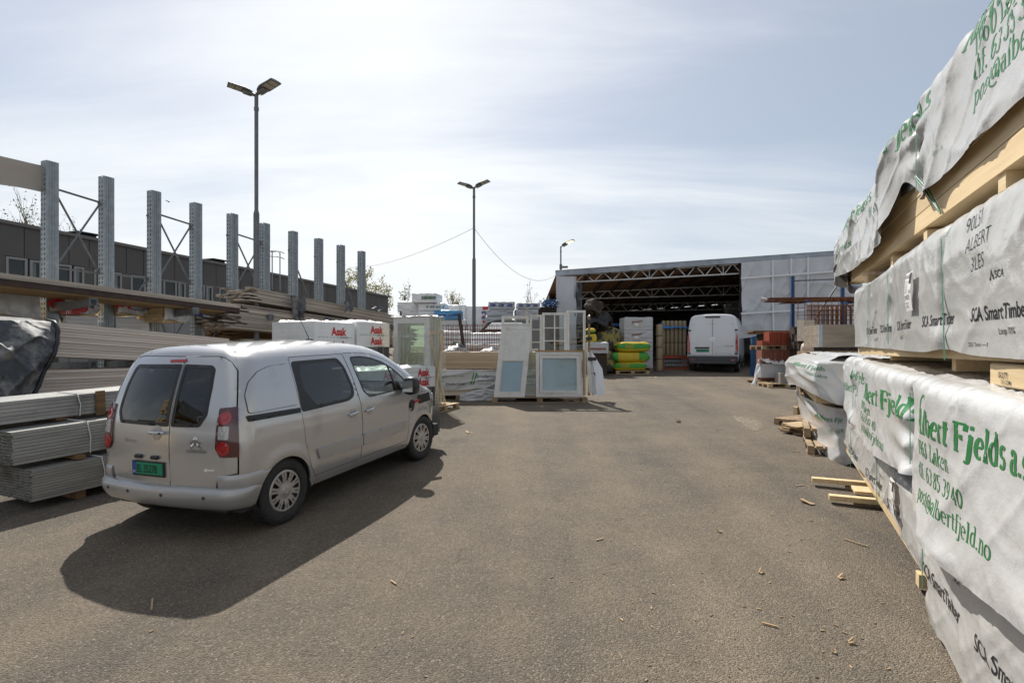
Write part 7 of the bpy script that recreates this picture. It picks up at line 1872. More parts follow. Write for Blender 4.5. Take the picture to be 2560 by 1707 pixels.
def build_white_van():
    a = R(25); Yv = 23.85; c = Vector((X(1781, Yv), Yv)); f = Vector((math.sin(a), math.cos(a)))
    t = thing('cargo_van', 'tall white cargo van parked nose-in under the shed roof', 'van', (c.x, c.y, gz(c.y)), math.atan2(f.y, f.x))
    half = [(.90,.42),(1.0,.50),(1.03,.75),(1.03,1.25),(1.015,1.55),(.975,1.95),(.93,2.22),(.86,2.36),(.72,2.425),(.4,2.455),(0,2.465)]
    sec = np.array([(-y, z) for y, z in half] + [(y, z) for y, z in reversed(half[:-1])])
    us = [.0,.02,.06,.14,1.0,2.0,3.0,3.9,4.3,4.8,5.2]; sc = [.93,.965,.99,1,1,1,1,1,1,.98,.9]; top = [1,1,1,1,1,1,1,1,.93,.75,.52]
    A = np.zeros((len(us), len(sec), 3))
    for i, u in enumerate(us):
        lean = np.clip(sec[:,1]-1.2, 0, 9)*.08*(1 if i < 4 else 0)
        A[i,:,0] = u+lean; A[i,:,1] = sec[:,0]*sc[i]; A[i,:,2] = .42+(sec[:,1]-.42)*top[i]*(1-(1-sc[i])*.35)
    b = MB(); b.grid(A, 0); b.add(A[0], [tuple(range(len(sec)))], 0); b.build('body', M['white_paint'], t)
    lx = lambda z: -.004+max(0, z-1.2)*.08
    def rb(mb, y0, y1, z0, z1, d=.012, m=0, bev=.006): mb.bbox(lx((z0+z1)/2)-d, lx((z0+z1)/2)+.02, y0, y1, z0, z1, bev, m)
    for s in (-1, 1):                                        # y>0 is the left side
        y0, y1 = sorted((s*.006, s*.86)); d = MB()
        A = np.zeros((10, 14, 3))
        for i, z in enumerate(np.linspace(.74, 2.24, 10)):
            w = np.interp(z, [.7,1.3,1.9,2.24],[.90,.90,.85,.76])
            for k in range(14):
                y = s*(.006+(w-.006)*k/13); A[i,k] = (lx(z)-.012-.004*math.sin(math.pi*k/13), y, z)
        d.grid(A, 0); dr = d.build('rear_door', M['white_paint'], t)
        p = MB(); o = rounded([(s*.07,1.22),(s*.80,1.22),(s*.77,1.86),(s*.07,1.90)], .09)
        p.prism([(y, z) for y, z in o], lambda y, z, c_: Vector((lx(z)-.013-c_, y, z)), .008); p.build('pressed_panel', M['white_paint'], dr)
        l = MB(); o = rounded([(s*.90,.86),(s*1.012,.86),(s*1.0,1.55),(s*.965,1.70),(s*.925,1.40),(s*.90,1.2)], .02)
        l.prism(o, lambda y, z, c_: Vector((lx(z)+.03-c_, y, z)), .05); l.build('tail_lamp', M['lamp_red'], t)
        h = MB(); 
        for z in (.80, 1.78): h.bbox(lx(z)-.03, lx(z)+.05, s*.93-.06, s*.93+.06, z-.03, z+.03, .008)
        h.build('hinge', M['grey_plastic'], dr)
        r = MB(); r.bbox(-.055,.01,s*.80-.09,s*.80+.09,.50,.56,.01); r.build('reflector', M['lamp_red'], t)
    m = MB(); rb(m, .05, .80, .74, .745, .018); 
    k = MB(); rb(k, -.75, -.06, .80, .803, .016); rb(k, -.86, .86, 2.02, 2.024, .014); k.build('seam', M['ink_grey'], t)
    g = MB(); g.box(-.014+lx(1.4), lx(1.4), -.004, .004, .72, 2.25); g.build('door_gap', M['black_plastic'], t)
    bp = MB(); bp.bbox(-.05, .3, -1.0, 1.0, .42, .70, .05); bp.bbox(-.10, .2, -.92, .92, .36, .46, .03); bp.build('rear_bumper', M['grey_plastic'], t)
    hr = MB(); rb(hr, .12, .70, 1.0, 1.07, .03); hr.build('plate_recess', M['black_plastic'], t)
    pl = MB(); rb(pl, .13, .65, .86, .98, .022, 0, .004); po = pl.build('number_plate', M['plate_green'], t)
    x = lx(.92)-.024; lt = MB(); lay(lt, sans('EE 13091', .01, 0, .8), .11, flat((x, .60, .88), (0,-1,0), (0,0,1)), cell=0); lt.build('lettering', M['ink_black'], po)
    hd = MB(); rb(hd, -.36, -.12, 1.085, 1.125, .03); hd.build('handle', M['white_paint'], t)
    bl = MB(); rb(bl, -.30, .30, 2.30, 2.36, .03); bl.build('brake_light', M['black_plastic'], t)
    bd = MB(); c0 = Vector((lx(1.4)-.02, 0, 1.40))
    n = 30
    for i in range(n):
        t0, t1 = 2*math.pi*i/n, 2*math.pi*(i+1)/n; pt = lambda a_, r_: c0+Vector((0, .125*r_*math.cos(a_), .085*r_*math.sin(a_)))
        bd.add([pt(t0,1), pt(t1,1), pt(t1,.8), pt(t0,.8)], [(0,1,2,3)])
    for (p, q) in (((-.08,-.045),(0,.05)), ((.08,-.045),(0,.05)), ((-.035,-.045),(0,.0)), ((.035,-.045),(0,.0))): bd.bar(c0+Vector((0,*p)), c0+Vector((0,*q)), .02, .012, up=(1,0,0))
    bd.build('badge', M['chrome'], t)
    nm = MB(); lay(nm, sans('e DELIVER', .01, 0, 1.2), .07, flat((lx(1.1)-.018, -.46, 1.09), (0,-1,0), (0,0,1)), cell=0); nm.build('lettering', M['ink_grey'], t)
    for ax in (.95, 4.2):
        for s in (-1, 1):
            w = MB(); w.cyl((ax, s*.80, .35), (ax, s*1.0, .35), .35, n=24); wo = w.build('wheel', M['rubber'], t)
            q = MB(); q.cyl((ax, s*1.0, .35), (ax, s*1.012, .35), .20, .18, n=20); q.build('rim', M['hubcap'], wo)
            aw = MB()
            for i in range(14):
                a0, a1 = R(180*i/14), R(180*(i+1)/14); r_ = .43
                aw.add([(ax+r_*math.cos(a_), s*1.034, .35+r_*math.sin(a_)) for a_ in (a0, a1)] + [(ax+(r_-.07)*math.cos(a_), s*1.034, .35+(r_-.07)*math.sin(a_)) for a_ in (a1, a0)], [(0,1,2,3)])
            aw.add([(ax+.38*math.cos(R(k)), s*1.033, .35+.38*math.sin(R(k))) for k in range(0,181,12)], [tuple(range(16))], 0); aw.build('wheel_arch', M['black_plastic'], t)
    for s in (-1, 1):
        sm = MB(); sm.box(.95, 4.3, s*1.03-.01, s*1.03+.01, .44, .58); sm.build('side_moulding', M['grey_plastic'], t)
build_white_van()

def sack(mb, L, W_, H, seed, m=0, stripe=None, band_m=1):
    nu, nv = 34, 24; A = np.zeros((nu, nv, 3)); 
    for i in range(nu):
        u = i/(nu-1); e = max(0.0, 1-abs(2*u-1)**5)**.5; pinch = .25+.75*e
        for k in range(nv):
            a = 2*math.pi*k/(nv-1); ca, sa = math.cos(a), math.sin(a)
            y = W_/2*np.sign(ca)*abs(ca)**.55*(.80+.20*e); z = H/2*np.sign(sa)*abs(sa)**.5*(pinch if e < .99 else 1)
            A[i,k] = (L*(u-.5), y, H/2 + z)
    d = .018*vnoise(A[...,0]*5, A[...,1]*5+A[...,2]*4, seed) ; A[...,2] += d*np.clip(A[...,2]/H*2, 0, 1)
    nf = len(mb.f); mb.grid(A, m)
    if stripe:
        for i in range(nf, len(mb.f)):
            q = np.mean([mb.v[j] for j in mb.f[i]], 0)
            if stripe(q): mb.m[i] = band_m
    return A
def build_shed_goods():
    Yb = 23.1; g = gz(Yb); x0, x1 = X(1540, Yb), X(1624, Yb)
    pallet((x0, Yb, g), 0, 'pale pallet under the yellow sacks at the mouth of the shed', x1-x0, 1.0, 'pallet_pale')
    zz = g+.146; rows = ((1534, 1618, 905, 927, 'lowest yellow sack with a green band on the pallet', 1), (1530, 1626, 880, 906, 'middle yellow sack with a green right end, slumped to the left', 2), (1543, 1628, 855, 880, 'topmost yellow sack with a broad green band', 3))
    for i, (a, b, pt, pb, lb, sd) in enumerate(rows):
        L = X(b, Yb)-X(a, Yb); H = (pb-pt)/F_PX*Yb+.02; z = Z(pb, Yb)-.01
        t = thing('sack', lb, 'sack', ((X(a, Yb)+X(b, Yb))/2, Yb+.42, z), R((-2, 3, 1)[i]), 'yellow sacks stacked on the pallet')
        m = MB()
        st = (lambda q, H=H: .42*H < q[2] < .80*H and q[1] < 0) if i != 1 else (lambda q, L=L, H=H: q[0] > L*.20 and (q[2] > .25*H) or (q[0] < -L*.36))
        sack(m, L, .85, H, 90+sd, 0, st, 1); b_ = m.build('bag', [M['yellow_bag'], M['green_print']], t)
        k = MB()
        if i != 1: lay(k, sans('22|22', .03), .16, flat((-L*.28, -.44, H*.46), (1,0,0), (0,0,1)), cell=0); k.build('lettering', M['yellow_bag'], b_)
        else: lay(k, sans('22  22', .05), .22, flat((-L*.30, -.36, H*.58), (1,0,.0), (0,.35,1)), cell=0); k.build('lettering', M['ink_black'], b_)
    # grey wrapped packs behind
    y = 24.6; xa, xb = X(1561, y), X(1632, y); z = gz(y)+.14
    pallet((xa, y, gz(y)), 0, 'pallet under the tall grey insulation stack in the shed', xb-xa, 1.1, 'pallet')
    H = (Z(793, y)-z)/4
    for i in range(4):
        t = thing('insulation_pack', '%s grey wrapped pack with red print in the tall shed stack' % ('lowest', 'second', 'third', 'topmost')[i], 'insulation pack', (xa, y, z+i*H), 0, 'grey packs stacked in the shed')
        m = MB(); wrapped_box(m, xb-xa, 1.1, H-.01, 100+i, .012, 0, top=.02); b_ = m.build('film', M['asak_grey'], t)
        k = MB(); k.box(.42, .60, -.034, -.03, H*.30, H*.52); k.build('label_sheet', M['paper'], b_)
        k = MB(); lay(k, sans('Jackopor', .03), .13, flat((.32,-.031,H*.55), (1,0,.12), (0,0,1)), cell=0); k.build('lettering', M['tile_brick'], b_)
        k = MB(); k.box(.02, xb-xa-.02, -.033, -.030, H*.40, H*.42); k.build('seam', M['paper'], b_)
    # column of rolls
    y = 24.9; r = X(1657, y)-X(1640, y); xc = X(1649, y); z = gz(y); h = (Z(810, y)-z)/4
    for i in range(4):
        m = MB(); m.cyl((0,0,.01),(0,0,h-.02), r*.55, r*.5, 16); solo(m, 'membrane_roll', M['roll_film'], '%s upright wrapped roll in the single column beside the grey packs' % ('lowest', 'second', 'third', 'topmost')[i], 'roll', (xc, y, z+i*h), 0, 'single column of rolls')
    # red rack with rolls on a grating
    y = 25.6; xa, xb = X(1659, y), X(1722, y); z0 = gz(y)
    t = thing('red_stand', 'low red steel stand with a perforated deck, left of the white cargo van', 'stand', (xa, y, z0))
    m = MB(); 
    for zz in (Z(892, y)-z0, Z(922, y)-z0): m.box(0, xb-xa, 0, .06, zz-.07, zz+.07)
    for xx in (.0, xb-xa-.06): m.box(xx, xx+.06, .06, .9, .0, Z(888, y)-z0)
    m.build('frame', M['tile_red'], t)
    m = MB(); r_ = random.Random(3)
    for k in range(16):
        for j in range(2): m.box(.03+k*(xb-xa-.06)/16, .03+k*(xb-xa-.06)/16+.04, .01, .05, Z(915, y)-z0+j*.17, Z(915, y)-z0+j*.17+.12)
    m.build('steel_loops', M['galv'], t)
    n = 6
    for j in range(2):
        for i in range(n):
            if j == 0 and i > 3: pass
            m = MB(); rr = (xb-xa)/n*.46; hh = (.98 if j else .55); zb = Z(888, y)+.0 + (.58 if j else 0); m.cyl((0,0,0),(0,0,hh), rr, rr, 16); m.cyl((0,0,hh),(0,0,hh+.02), rr*.4, rr*.3, 10)
            solo(m, 'membrane_roll', M['roll_film'], 'wrapped roll %s the red stand, %s from its left end' % (('standing on', 'stacked in the upper row above')[j], ('first', 'second', 'third', 'fourth', 'fifth', 'last')[i]), 'roll', (xa+(i+.5)*(xb-xa)/n, y+.35, zb), 0, 'rolls on the red stand')
    m = MB(); 
    def fb(u, v): return np.stack([(X(1722, y)-X(1655, y))*u, .1+.5*v+.05*vnoise(u*6, v*3, 2), Z(821, y)*(1-v)+Z(808, y)*v+.05*ridge(u*5, v*3, 4)], -1)
    cloth(m, fb, 40, 10); solo(m, 'blue_tarpaulin', mat('blue_tarp', (.02,.16,.42), rough=.4, bump=.2, bscale=5), 'crumpled blue tarpaulin lying over the rolls beside the white cargo van', 'tarpaulin', (X(1655, y), y, 0), 0)
    m = MB(); y3 = 30
    def fb3(u, v): return np.stack([(X(1560, y3)-X(1528, y3))*u, .05*vnoise(u*6, v*3, 2), Z(815, y3)*(1-v)+Z(808, y3)*v], -1)
    cloth(m, fb3, 20, 8); solo(m, 'blue_tarpaulin', M['blue_light'], 'strip of blue tarpaulin deep in the shed left of the grey packs', 'tarpaulin', (X(1528, y3), y3, 0), 0)
    # goods in the left corner of the shed
    y = 22.3
    for px0, px1, pt, pb, mt, lb, st, sd in ((1469, 1492, 820, 832, 'yellow_bag', 'yellow sack with green base, upper one behind the old windows', True, 1), (1471, 1495, 833, 858, 'yellow_bag', 'plain yellow sack under the green based one behind the old windows', False, 2)):
        m = MB(); L = X(px1, y)-X(px0, y); H = (pb-pt)/F_PX*y; sack(m, L, .7, H, 110+sd, 0, (lambda q, H=H: q[2] < .5*H) if st else None, 1); solo(m, 'sack', [M['yellow_bag'], M['green_print']], lb, 'sack', (X((px0+px1)/2, y), y+.6, Z(pb, y)), 0, 'yellow sacks in the shed corner')
    m = MB(); L = X(1521, y)-X(1470, y); wrapped_box(m, L, .8, (883-857)/F_PX*y, 117, .01); t = solo(m, 'carton', M['asak_grey'], 'grey carton with faint red print behind the leaning sheets', 'carton', (X(1470, y), y, Z(883, y)), R(-2))
    k = MB(); lay(k, ([(0,0),(.62,0),(.62,.07),(0,.07)], [(0,1,2,3)]), 1.0, flat((.08,-.03,.14), (1,0,0), (0,0,1)), cell=0); k.build('print_band', M['tile_brick'], t)
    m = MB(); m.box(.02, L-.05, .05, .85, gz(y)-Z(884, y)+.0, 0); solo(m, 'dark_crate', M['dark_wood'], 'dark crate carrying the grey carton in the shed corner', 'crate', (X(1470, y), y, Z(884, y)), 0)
    for px, py, w, h, yy, mt, lb in ((1520, 850, 1.15, 1.25, 25.0, 'bigbag', 'large pale patterned bulk bag in the shed corner left of the grey packs'), (1512, 900, .75, 1.0, 23.4, 'bigbag', 'yellow and black bulk bag on the ground left of the yellow sacks'), (1530, 885, .55, .6, 23.6, 'bigbag', 'small yellowish net bag just behind the yellow sacks')):
        A = np.zeros((18, 26, 3))
        for i in range(18):
            t_ = i/17; rr = (1-abs(2*t_-1)**3.5)**.5*.95+.05
            for k_ in range(26):
                a = 2*math.pi*k_/25; A[i,k_] = (w/2*rr*np.sign(math.cos(a))*abs(math.cos(a))**.75, w*.4*rr*np.sign(math.sin(a))*abs(math.sin(a))**.75, h*t_)
        A[...,0] += .05*vnoise(A[...,2]*5, A[...,1]*5, 7); A[...,2] += .04*vnoise(A[...,0]*5, A[...,1]*5, 8)
        m = MB(); m.grid(A, 0); solo(m, 'bulk_bag', M['bigbag'], lb, 'bulk bag', (X(px, yy), yy, Z(py, yy)-h/2 if py < 880 else gz(yy)), 0, 'bulk bags in the shed corner')
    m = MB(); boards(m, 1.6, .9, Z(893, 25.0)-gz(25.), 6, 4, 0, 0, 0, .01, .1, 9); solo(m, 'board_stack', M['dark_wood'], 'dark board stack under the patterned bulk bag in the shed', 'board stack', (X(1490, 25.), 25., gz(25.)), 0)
    for px, py, w, h, yy, lb in ((1500, 800, 1.0, .75, 24.5, 'black tarpaulin bundle heaped high in the shed corner'), (1487, 770, .8, .5, 24.2, 'dark blue and brown odds and ends heaped above the black tarpaulin')):
        m = MB()
        def fh(u, v): 
            a = 2*math.pi*u; rr = np.sin(math.pi*np.clip(v, .02, .98))**.6
            return np.stack([w*.5*rr*np.cos(a)*(1+.5*vnoise(u*7, v*4, 9)), w*.4*rr*np.sin(a)*(1+.4*vnoise(u*5, v*5, 3)), h*(v-.5)*.9+.22*vnoise(u*6, v*5, 10)], -1)
        cloth(m, fh, 40, 20); solo(m, 'tarpaulin_bundle', M['tarp_black'] if py > 790 else M['dark_wood'], lb, 'tarpaulin bundle', (X(px, yy), yy, Z(py, yy)), 0)
    m = MB(); 
    for z in np.linspace(0, 2.4, 5): m.box(0, 1.2, 0, .9, z, z+.06)
    for xx in (0, 1.14):
        for yy in (0, .84): m.box(xx, xx+.06, yy, yy+.06, 0, 2.5)
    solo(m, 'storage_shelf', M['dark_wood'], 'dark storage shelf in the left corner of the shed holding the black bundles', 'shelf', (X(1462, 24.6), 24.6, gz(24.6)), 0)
build_shed_goods()
def build_right_mid():
    # blue rack with rust-brown bars
    y = 19.6; g = gz(y); xa, xb = X(1983, y), X(2108, y)
    t = thing('bar_rack', 'blue steel rack holding long rusty bars in front of the tarpaulin wall', 'rack', (xa, y, g))
    ta, tb = Z(690, y)-g, Z(686, y)-g
    for x, h in ((0, ta), (xb-xa, tb)):
        m = MB(); m.box(x-.05, x+.05, 0, .09, 0, h); m.box(x-.035, x+.035, -.012, 0, .02, h-.02); m.build('upright', M['blue'], t)
        m = MB(); z = Z(757, y)-g; m.bar((x, 0, z), (x, -1.0, z-.02), .07, .10); m.build('arm', M['blue'], t)
        m = MB(); m.box(x-.06, x+.06, -1.1, .1, 0, .1); m.build('base_beam', M['blue'], t)
    m = MB(); m.bar((.05, .04, Z(702, y)-g), (xb-xa-.05, .04, Z(697, y)-g), .03, .05); m.build('tie', M['galv_dark'], t)
    m = MB(); m.bar((xb-xa-.05, .06, Z(700, y)-g), (xb-xa-1.25, .06, Z(830, y)-g), .03, .05); m.build('brace', M['galv_dark'], t)
    m = MB(); m.bar((xb-xa+.05, .06, Z(750, y)-g), (xb-xa+.5, .06, Z(790, y)-g), .03, .05); m.build('brace', M['galv_dark'], t)
    yb = y-.55; L = X(2165, yb)-X(1908, yb); t = thing('bar_bundle', 'bundle of long rusty reinforcing bars lying on the blue rack', 'steel bars', (X(1908, yb), yb, Z(755, yb)))
    m = MB(); r = random.Random(9)
    for k in range(46):
        yy = r.uniform(-.28, .28); zz = r.uniform(0, .13); m.bar((r.uniform(.0,.35), yy, zz), (L-r.uniform(0, .1), yy, zz+.03), .018, .018)
    for k in range(5): m.bar((.5+k*.02, -.25+.1*k, -.05), (1.5, -.25+.1*k, -.01), .02, .02)
    m.build('bars', M['rust'], t)
    m = MB(); m.tube([(.05,-.2,.07),(-.12,-.18,.12),(-.02,.1,.10)], .03, 6); m.build('end_wrap', M['asak_film'], t)
    # leaning and heaped rebar mesh
    yy = 17.4; m = mesh_panel(2.6, 1.35, 13, 6, .007); o = solo(m, 'rebar_mesh', M['rust'], 'large open rusty mesh leaning in front of the blue rack and the red tiles', 'steel mesh', (X(1994, yy), yy, Z(862, yy)), R(-3)); o.rotation_euler = (R(8), R(-3), R(-3))
    for i in range(4):
        yy = 17.9+.16*i; m = mesh_panel(2.2, .62, 15, 4, .008); solo(m, 'rebar_mesh', M['rust'], ('nearest', 'second', 'third', 'farthest')[i]+' panel of the dense rusty mesh cage above the wooden crate', 'steel mesh', (X(2018, yy)+.04*i, yy, Z(812, yy)), R(-1.5+i), 'panels of the dense rusty mesh cage')
    m = MB(); boards(m, 2.6, 1.0, Z(813, 17.9)-gz(17.9)-.02, 8, 4, 0, 0, 0, .01, .1, 19); solo(m, 'board_stack', M['dark_wood'], 'dark board stack carrying the dense rusty mesh cage', 'board stack', (X(2012, 17.9), 17.9, gz(17.9)), R(-1))
    # roof tiles on pallets
    y = 18.9; g = gz(y); x0 = X(1901, y); L = X(2010, y)-x0
    pallet((x0, y, g), 0, 'pallet under the brick red tiles', L, 1.1, 'pallet', 'pallets of the roof tiles')
    def tiles(label, px0, px1, pt, pb, mt, y, seed, n=None, round_=True):
        x0 = X(px0, y); L = X(px1, y)-x0; zb, zt = Z(pb, y), Z(pt, y); m = MB(); n = n or int(L/.045); r = random.Random(seed); st = L/n
        for k in range(n):
            h = zt-zb + r.uniform(-.012, .006); xx = k*st
            pr = [(xx+st*.05,0),(xx+st*.75,0),(xx+st*.75,h),(xx+st*.05,h)]
            m.box(xx+st*.06, xx+st*.72, r.uniform(-.01,.01), .42, 0, h)
            m.box(xx+st*.72, xx+st*.98, .03, .40, 0, h-.02)
        return solo(m, 'roof_tiles', M[mt], label, 'roof tiles', (x0, y, zb), 0, 'rows of roof tiles')
    tiles('glossy red roof tiles standing in a row on the upper pallet', 1923, 1976, 829, 863, 'tile_red', y+.02, 1)
    tiles('black roof tiles standing beside the red ones on the upper pallet', 1977, 2011, 829, 863, 'tile_black', y+.02, 2)
    tiles('short red roof tiles at the left end of the upper pallet', 1905, 1922, 851, 863, 'tile_red', y+.02, 3)
    pallet((X(1906, y), y, Z(874, y)), 0, 'pallet between the two layers of roof tiles', X(2010, y)-X(1906, y), 1.0, 'pallet', 'pallets of the roof tiles')
    tiles('brick red tiles standing in a long row under the upper pallet', 1904, 2006, 875, 912, 'tile_brick', y, 4)
    tiles('brick red tiles at the bottom, just showing under the grey film', 1904, 2006, 912, 950, 'tile_brick', y+.02, 5)
    m = MB(); xq = X(1903, y); Lq = X(2007, y)-xq; H = Z(912, y)-Z(944, y)
    def fq(u, v):
        p = u*(Lq+.8); return np.stack([np.where(p < .4, 0, np.minimum(p-.4, Lq)), np.where(p < .4, .38-p, -.03) + np.where(p > Lq+.4, p-Lq-.4, 0), H*v + np.clip(v-.9, 0, .1)*1.2*ridge(u*5, v*0, 3)], -1)
    cloth(m, fq, 80, 18); t = solo(m, 'film_wrap', M['asak_grey'], 'grey film pulled down round the bottom row of brick red tiles', 'film wrap', (xq, y, Z(944, y)), 0)
    s = MB()
    def fs(u, v): return np.stack([Lq*u, -.10+.25*v, .05+.16*ridge(u*6, v*3, 8, 2)*np.sin(math.pi*v)+.05*vnoise(u*12, v*6, 2)+.10*np.abs(2*u-1)**3], -1)
    cloth(s, fs, 60, 16); s2 = s.build('crumpled_edge', M['asak_film'], t); s2.location = (0, 0, H-.02)
    s = MB()
    def fs(u, v): return np.stack([-.05-.22*v+.06*vnoise(u*3, v*5, 6), .2*u, .95-1.0*v+.03*np.sin(u*9)], -1)
    cloth(s, fs, 12, 30); s3 = s.build('hanging_edge', M['asak_film'], t); s3.location = (0, -.05, -.35)
    m = MB(); yy = 20.4; boards(m, 2.4, .8, .12, 2, 4, 0, 0, 0, .01, .3, 3); solo(m, 'board_stack', M['board_brown'], 'thin dark boards lying level behind the red roof tiles', 'board stack', (X(1904, yy), yy, Z(834, yy)), 0)
    m = MB(); m.box(0, 2.3, .1, .7, gz(yy)-Z(834, yy), -.01); solo(m, 'dark_crate', M['dark_wood'], 'dark crate behind the red roof tiles carrying thin boards', 'crate', (X(1912, yy), yy, Z(834, yy)), 0)
    # blue jib post
    yy = 22.6; gg = gz(yy); t = thing('blue_post', 'worn blue steel post with a bent arm beside the white cargo van', 'post', (X(1884, yy), yy, gg))
    m = MB(); h = Z(845, yy)-gg; m.box(-.09, .09, -.08, .08, 0, h); m.box(-.12,.12,-.1,.1,0,.3); m.build('column', M['blue_light'], t)
    m = MB(); m.bar((-.09,0,h-.04), (.55,-.05,h+.16), .10, .17); m.bar((.5,-.05,h+.16), (1.0,-.05,h+.19), .09, .13); m.build('arm', M['blue_light'], t)
    # pallet with a concrete block
    yy = 18.0; pallet((X(1921, yy), yy, gz(yy)), R(1), 'pale pallet on the asphalt carrying the concrete block', 1.25, .8, 'pallet_pale')
    m = MB(); m.bbox(0, .80, 0, .42, 0, .33, .008); solo(m, 'concrete_block', M['concrete'], 'grey concrete block lying on the pale pallet', 'concrete block', (X(1953, yy-.0), yy+.05, gz(yy)+.146), R(-2))
    # wooden crate collars on a pile of pallets
    yy = 11.6; x0 = X(2031, yy+.3); zb, zt = Z(868, yy), Z(811, yy); a = R(-6)
    t = thing('pallet_collar', 'grey wooden pallet collar with galvanised corner bracket above the far bundle', 'crate', (X(2049, yy), yy, zb), a)
    H = zt-zb; m = MB(); L, Wd = 1.2, .8
    for j in range(2):
        z0, z1 = j*H/2+.002, (j+1)*H/2-.002
        m.box(.0, L, 0, .022, z0, z1); m.box(.0, L, Wd-.022, Wd, z0, z1); m.box(-.001, .021, .024, Wd-.024, z0, z1); m.box(L-.022, L, .024, Wd-.024, z0, z1)
    m.build('boards', M['crate'], t)
    m = MB(); m.box(-.006, .055, -.005, .0, .01, H-.01); m.box(-.006, -.001, -.005, .055, .01, H-.01)
    for k in range(6): m.cyl((.03, -.005, .04+k*H/6.5), (.03, -.011, .04+k*H/6.5), .008, n=8)
    m.build('corner_bracket', M['galv'], t)
    n = int((zb-gz(yy))/.146)
    for k in range(n):
        pallet((X(2049, yy)-.12-.05*(k % 2), yy-.05, gz(yy)+k*.146), a+R(1.5*(k % 3)), '%s pallet from the ground in the pile under the pallet collar' % ('first','second','third','fourth','fifth','sixth','seventh','eighth','ninth','tenth','eleventh','twelfth')[min(k, 11)], 1.2, .8, 'pallet', 'pallets piled under the pallet collar')
    # peach sack and small things beside
    yy = 13.2; A = np.zeros((14, 20, 3))
    for i in range(14):
        for k in range(20): tt = i/13; rr = (1-abs(2*tt-1)**3)**.5; a_ = 2*math.pi*k/19; A[i,k] = (.14*rr*math.cos(a_), .12*rr*math.sin(a_), .34*tt+.02*math.sin(5*a_))
    m = MB(); m.grid(A, 0); solo(m, 'sack', M['peach_bag'], 'crumpled peach coloured sack hanging beside the wooden pallet collar', 'sack', (X(2018, yy), yy, Z(893, yy)), 0)
    m = MB(); wrapped_box(m, .30, .3, Z(893, yy)-gz(yy), 5); solo(m, 'carton', M['board_grey'], 'narrow dull carton under the peach coloured sack', 'carton', (X(2008, yy), yy, gz(yy)), 0)
    m = MB(); m.box(0, .28, 0, .25, 0, .5); solo(m, 'timber_block', M['board_grey'], 'dull timber block above the peach coloured sack', 'timber', (X(2010, 13.6), 13.6, Z(852, 13.6)), R(10))
    # broken pallets and offcuts on the ground
    pallet((X(2022, 10.9), 10.9, gz(10.9)), R(35), 'broken brown pallet on the asphalt below the far bundle', 1.0, .7, 'pallet')
    m = MB(); boards(m, .9, .5, .16, 4, 3, 0, 0, 0, .006, .25, 44); solo(m, 'offcut_heap', M['pallet_pale'], 'small heap of pale broken boards on the asphalt beside the far bundle', 'offcuts', (X(2018, 10.4)-.05, 10.35, gz(10.4)), R(28))
    m = MB(); m.bbox(0,.16,0,.12,0,.24,.006); solo(m, 'timber_block', M['pine'], 'short upright yellow timber block on the asphalt left of the broken pallet', 'timber', (X(1993, 12.2), 12.2, gz(12.2)), R(15))
    m = MB(); m.bar((0,0,0), (-.22,.05,1.25), .05, .12); solo(m, 'leaning_plank', M['board_grey'], 'grey plank leaning upright against the far bundle', 'plank', (X(2036, 10.9), 10.9, gz(10.9)), 0)
    for k, (px, py, rr) in enumerate(((2076, 1128, 64), (2090, 1152, 66))):
        y_ = gY(py)+.2; pallet((X(px, y_)+.42, y_-.1, gz(y_)+.15*(1-k)), R(rr), ('upper', 'lower')[k]+' brown pallet poking out beside the end of the lowest bundle', 1.2, .8, 'pallet')
build_right_mid()

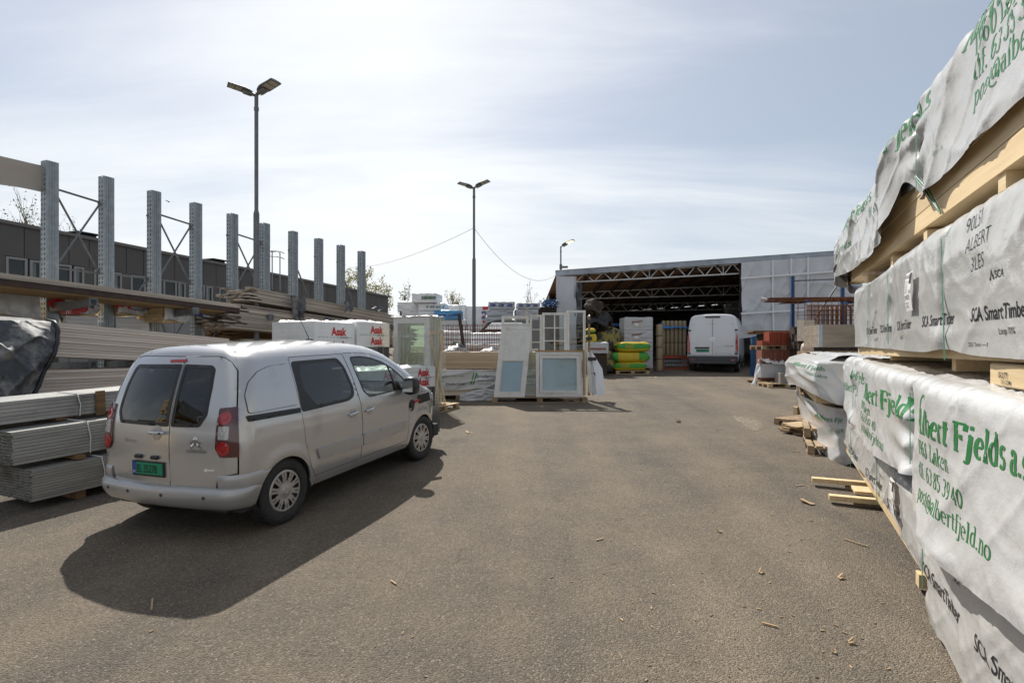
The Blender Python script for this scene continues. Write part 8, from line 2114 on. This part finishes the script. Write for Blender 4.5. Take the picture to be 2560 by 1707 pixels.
def build_litter():
    r = random.Random(12)
    spots = [(1695, 1055, 'dark', .16, 'small dark brown rag of bark lying in the middle of the yard'), (2020, 1258, 'chip', .15, 'frayed splinter of bark lying near the jutting timber bearers'), (2140, 1358, 'thin', .22, 'thin pale wood sliver lying alone on the asphalt in front of the lowest bundle'),
             (2105, 1447, 'chip', .06, 'small pale wood chip near the edge of the lowest bundle'), (2130, 1610, 'chip', .04, 'cube-like wood crumb in the lower right of the yard'), (2088, 1632, 'chip', .035, 'wood crumb near the bottom edge of the yard'),
             (1905, 1433, 'chip', .05, 'dark wood crumb in the right half of the yard'), (1925, 1563, 'thin', .10, 'short brown twig in the lower right of the yard'), (985, 1457, 'thin', .08, 'short pale splinter in front of the van shadow'),
             (1170, 1082, 'chip', .12, 'small brown leaf like scrap to the right of the van bonnet'), (1180, 1083, 'thin', .14, 'thin scrap lying across the brown scrap beyond the van'), (382, 1512, 'thin', .2, 'long thin twig in the van shadow'), (1500, 1350, 'thin', .09, 'short splinter in the open middle of the yard'),
             (1640, 925+20, 'chip', .16, 'pale scrap on the asphalt at the shed mouth'), (1885, 955, 'chip', .2, 'orange brown scrap on the asphalt beside the roof tiles'), (2065, 1198, 'chip', .10, 'flat wood scrap beside the jutting bearers'), (2040, 1140, 'thin', .16, 'pale splinter on the asphalt below the poking pallets'),
             (1990, 1130, 'thin', .12, 'thin splinter left of the poking pallets'), (2000, 1215, 'thin', .14, 'grey sliver beside the pale bearers'), (1800, 1330, 'chip', .05, 'wood crumb right of the yard centre')]
    for px, py, kd, s, lb in spots:
        p = G(px, py); m = MB(); a = r.uniform(0, 3.1)
        if kd == 'thin': m.bar((-s/2,0,.008), (s/2,.01,.012), .012, .006)
        elif kd == 'chip':
            for k in range(2): m.bar((-s/2+k*.01, k*.02, .008), (s/2, .015*k, .016+.02*k), s*.28, .008)
        else:
            A = np.array([[( (i/5-.5)*s, (j/5-.5)*s*.5, .01+.03*vnoise(i*.9, j*.9, 3)+.02) for j in range(6)] for i in range(6)]); m.grid(A, 0)
        solo(m, 'wood_scrap', M['dark_wood'] if kd == 'dark' else M['chip'], lb, 'scrap', p, a, 'wood scraps lying on the asphalt')
    m = MB(); r = random.Random(5)
    for _ in range(160):
        t_ = r.random(); px = r.uniform(1500, 2250) if t_ < .75 else r.uniform(100, 1500); py = 930+ (1707-930)*r.random()**.8
        p = G(px, py); a = r.uniform(0, 3.14); s = r.uniform(.005, .016); d = Vector((math.cos(a), math.sin(a), 0)); q = Vector((-d.y, d.x, 0))
        m.bar(p-d*s+Vector((0,0,.004)), p+d*s+Vector((0,0,.006)), s*r.uniform(.2,.7), .005)
    o = tag(m.build('wood_crumbs', M['chip']), 'fine wood crumbs and splinters scattered over the asphalt', 'crumbs', None, 'stuff')
build_litter()

def build_streak():
    m = bpy.data.materials.new('pale_dust_streak'); m.use_nodes = True; nt = m.node_tree; N = nt.nodes.new; L = nt.links.new; b = nt.nodes['Principled BSDF']
    b.inputs['Base Color'].default_value = (.42,.36,.27,1); b.inputs['Roughness'].default_value = .9
    tc = N('ShaderNodeTexCoord'); n = N('ShaderNodeTexNoise'); n.inputs['Scale'].default_value = 38; n.inputs['Detail'].default_value = 5; L(tc.outputs['Object'], n.inputs['Vector'])
    r_ = N('ShaderNodeMapRange'); r_.inputs[1].default_value = .47; r_.inputs[2].default_value = .62; r_.inputs[3].default_value = 0; r_.inputs[4].default_value = .75; L(n.outputs[0], r_.inputs[0]); L(r_.outputs[0], b.inputs['Alpha'])
    pts = [(1832,1040),(1850,1045),(1868,1052),(1882,1062),(1890,1076)]; g = [G(*p) for p in pts]; o = g[0]; w = [.02,.09,.13,.12,.03]; mb = MB(); A = np.zeros((len(g), 3, 3))
    for i, p in enumerate(g):
        d = (g[min(i+1, len(g)-1)]-g[max(i-1, 0)]).normalized(); q = Vector((-d.y, d.x, 0))
        for k, s in enumerate((-1, 0, 1)): A[i,k] = p-o+q*(s*w[i]*1.6)+Vector((0,0,.005))
    mb.grid(A, 0, False); solo(mb, 'dust_streak', m, 'pale curved streak of dust on the asphalt right of the yard centre', 'dust streak', o)
build_streak()
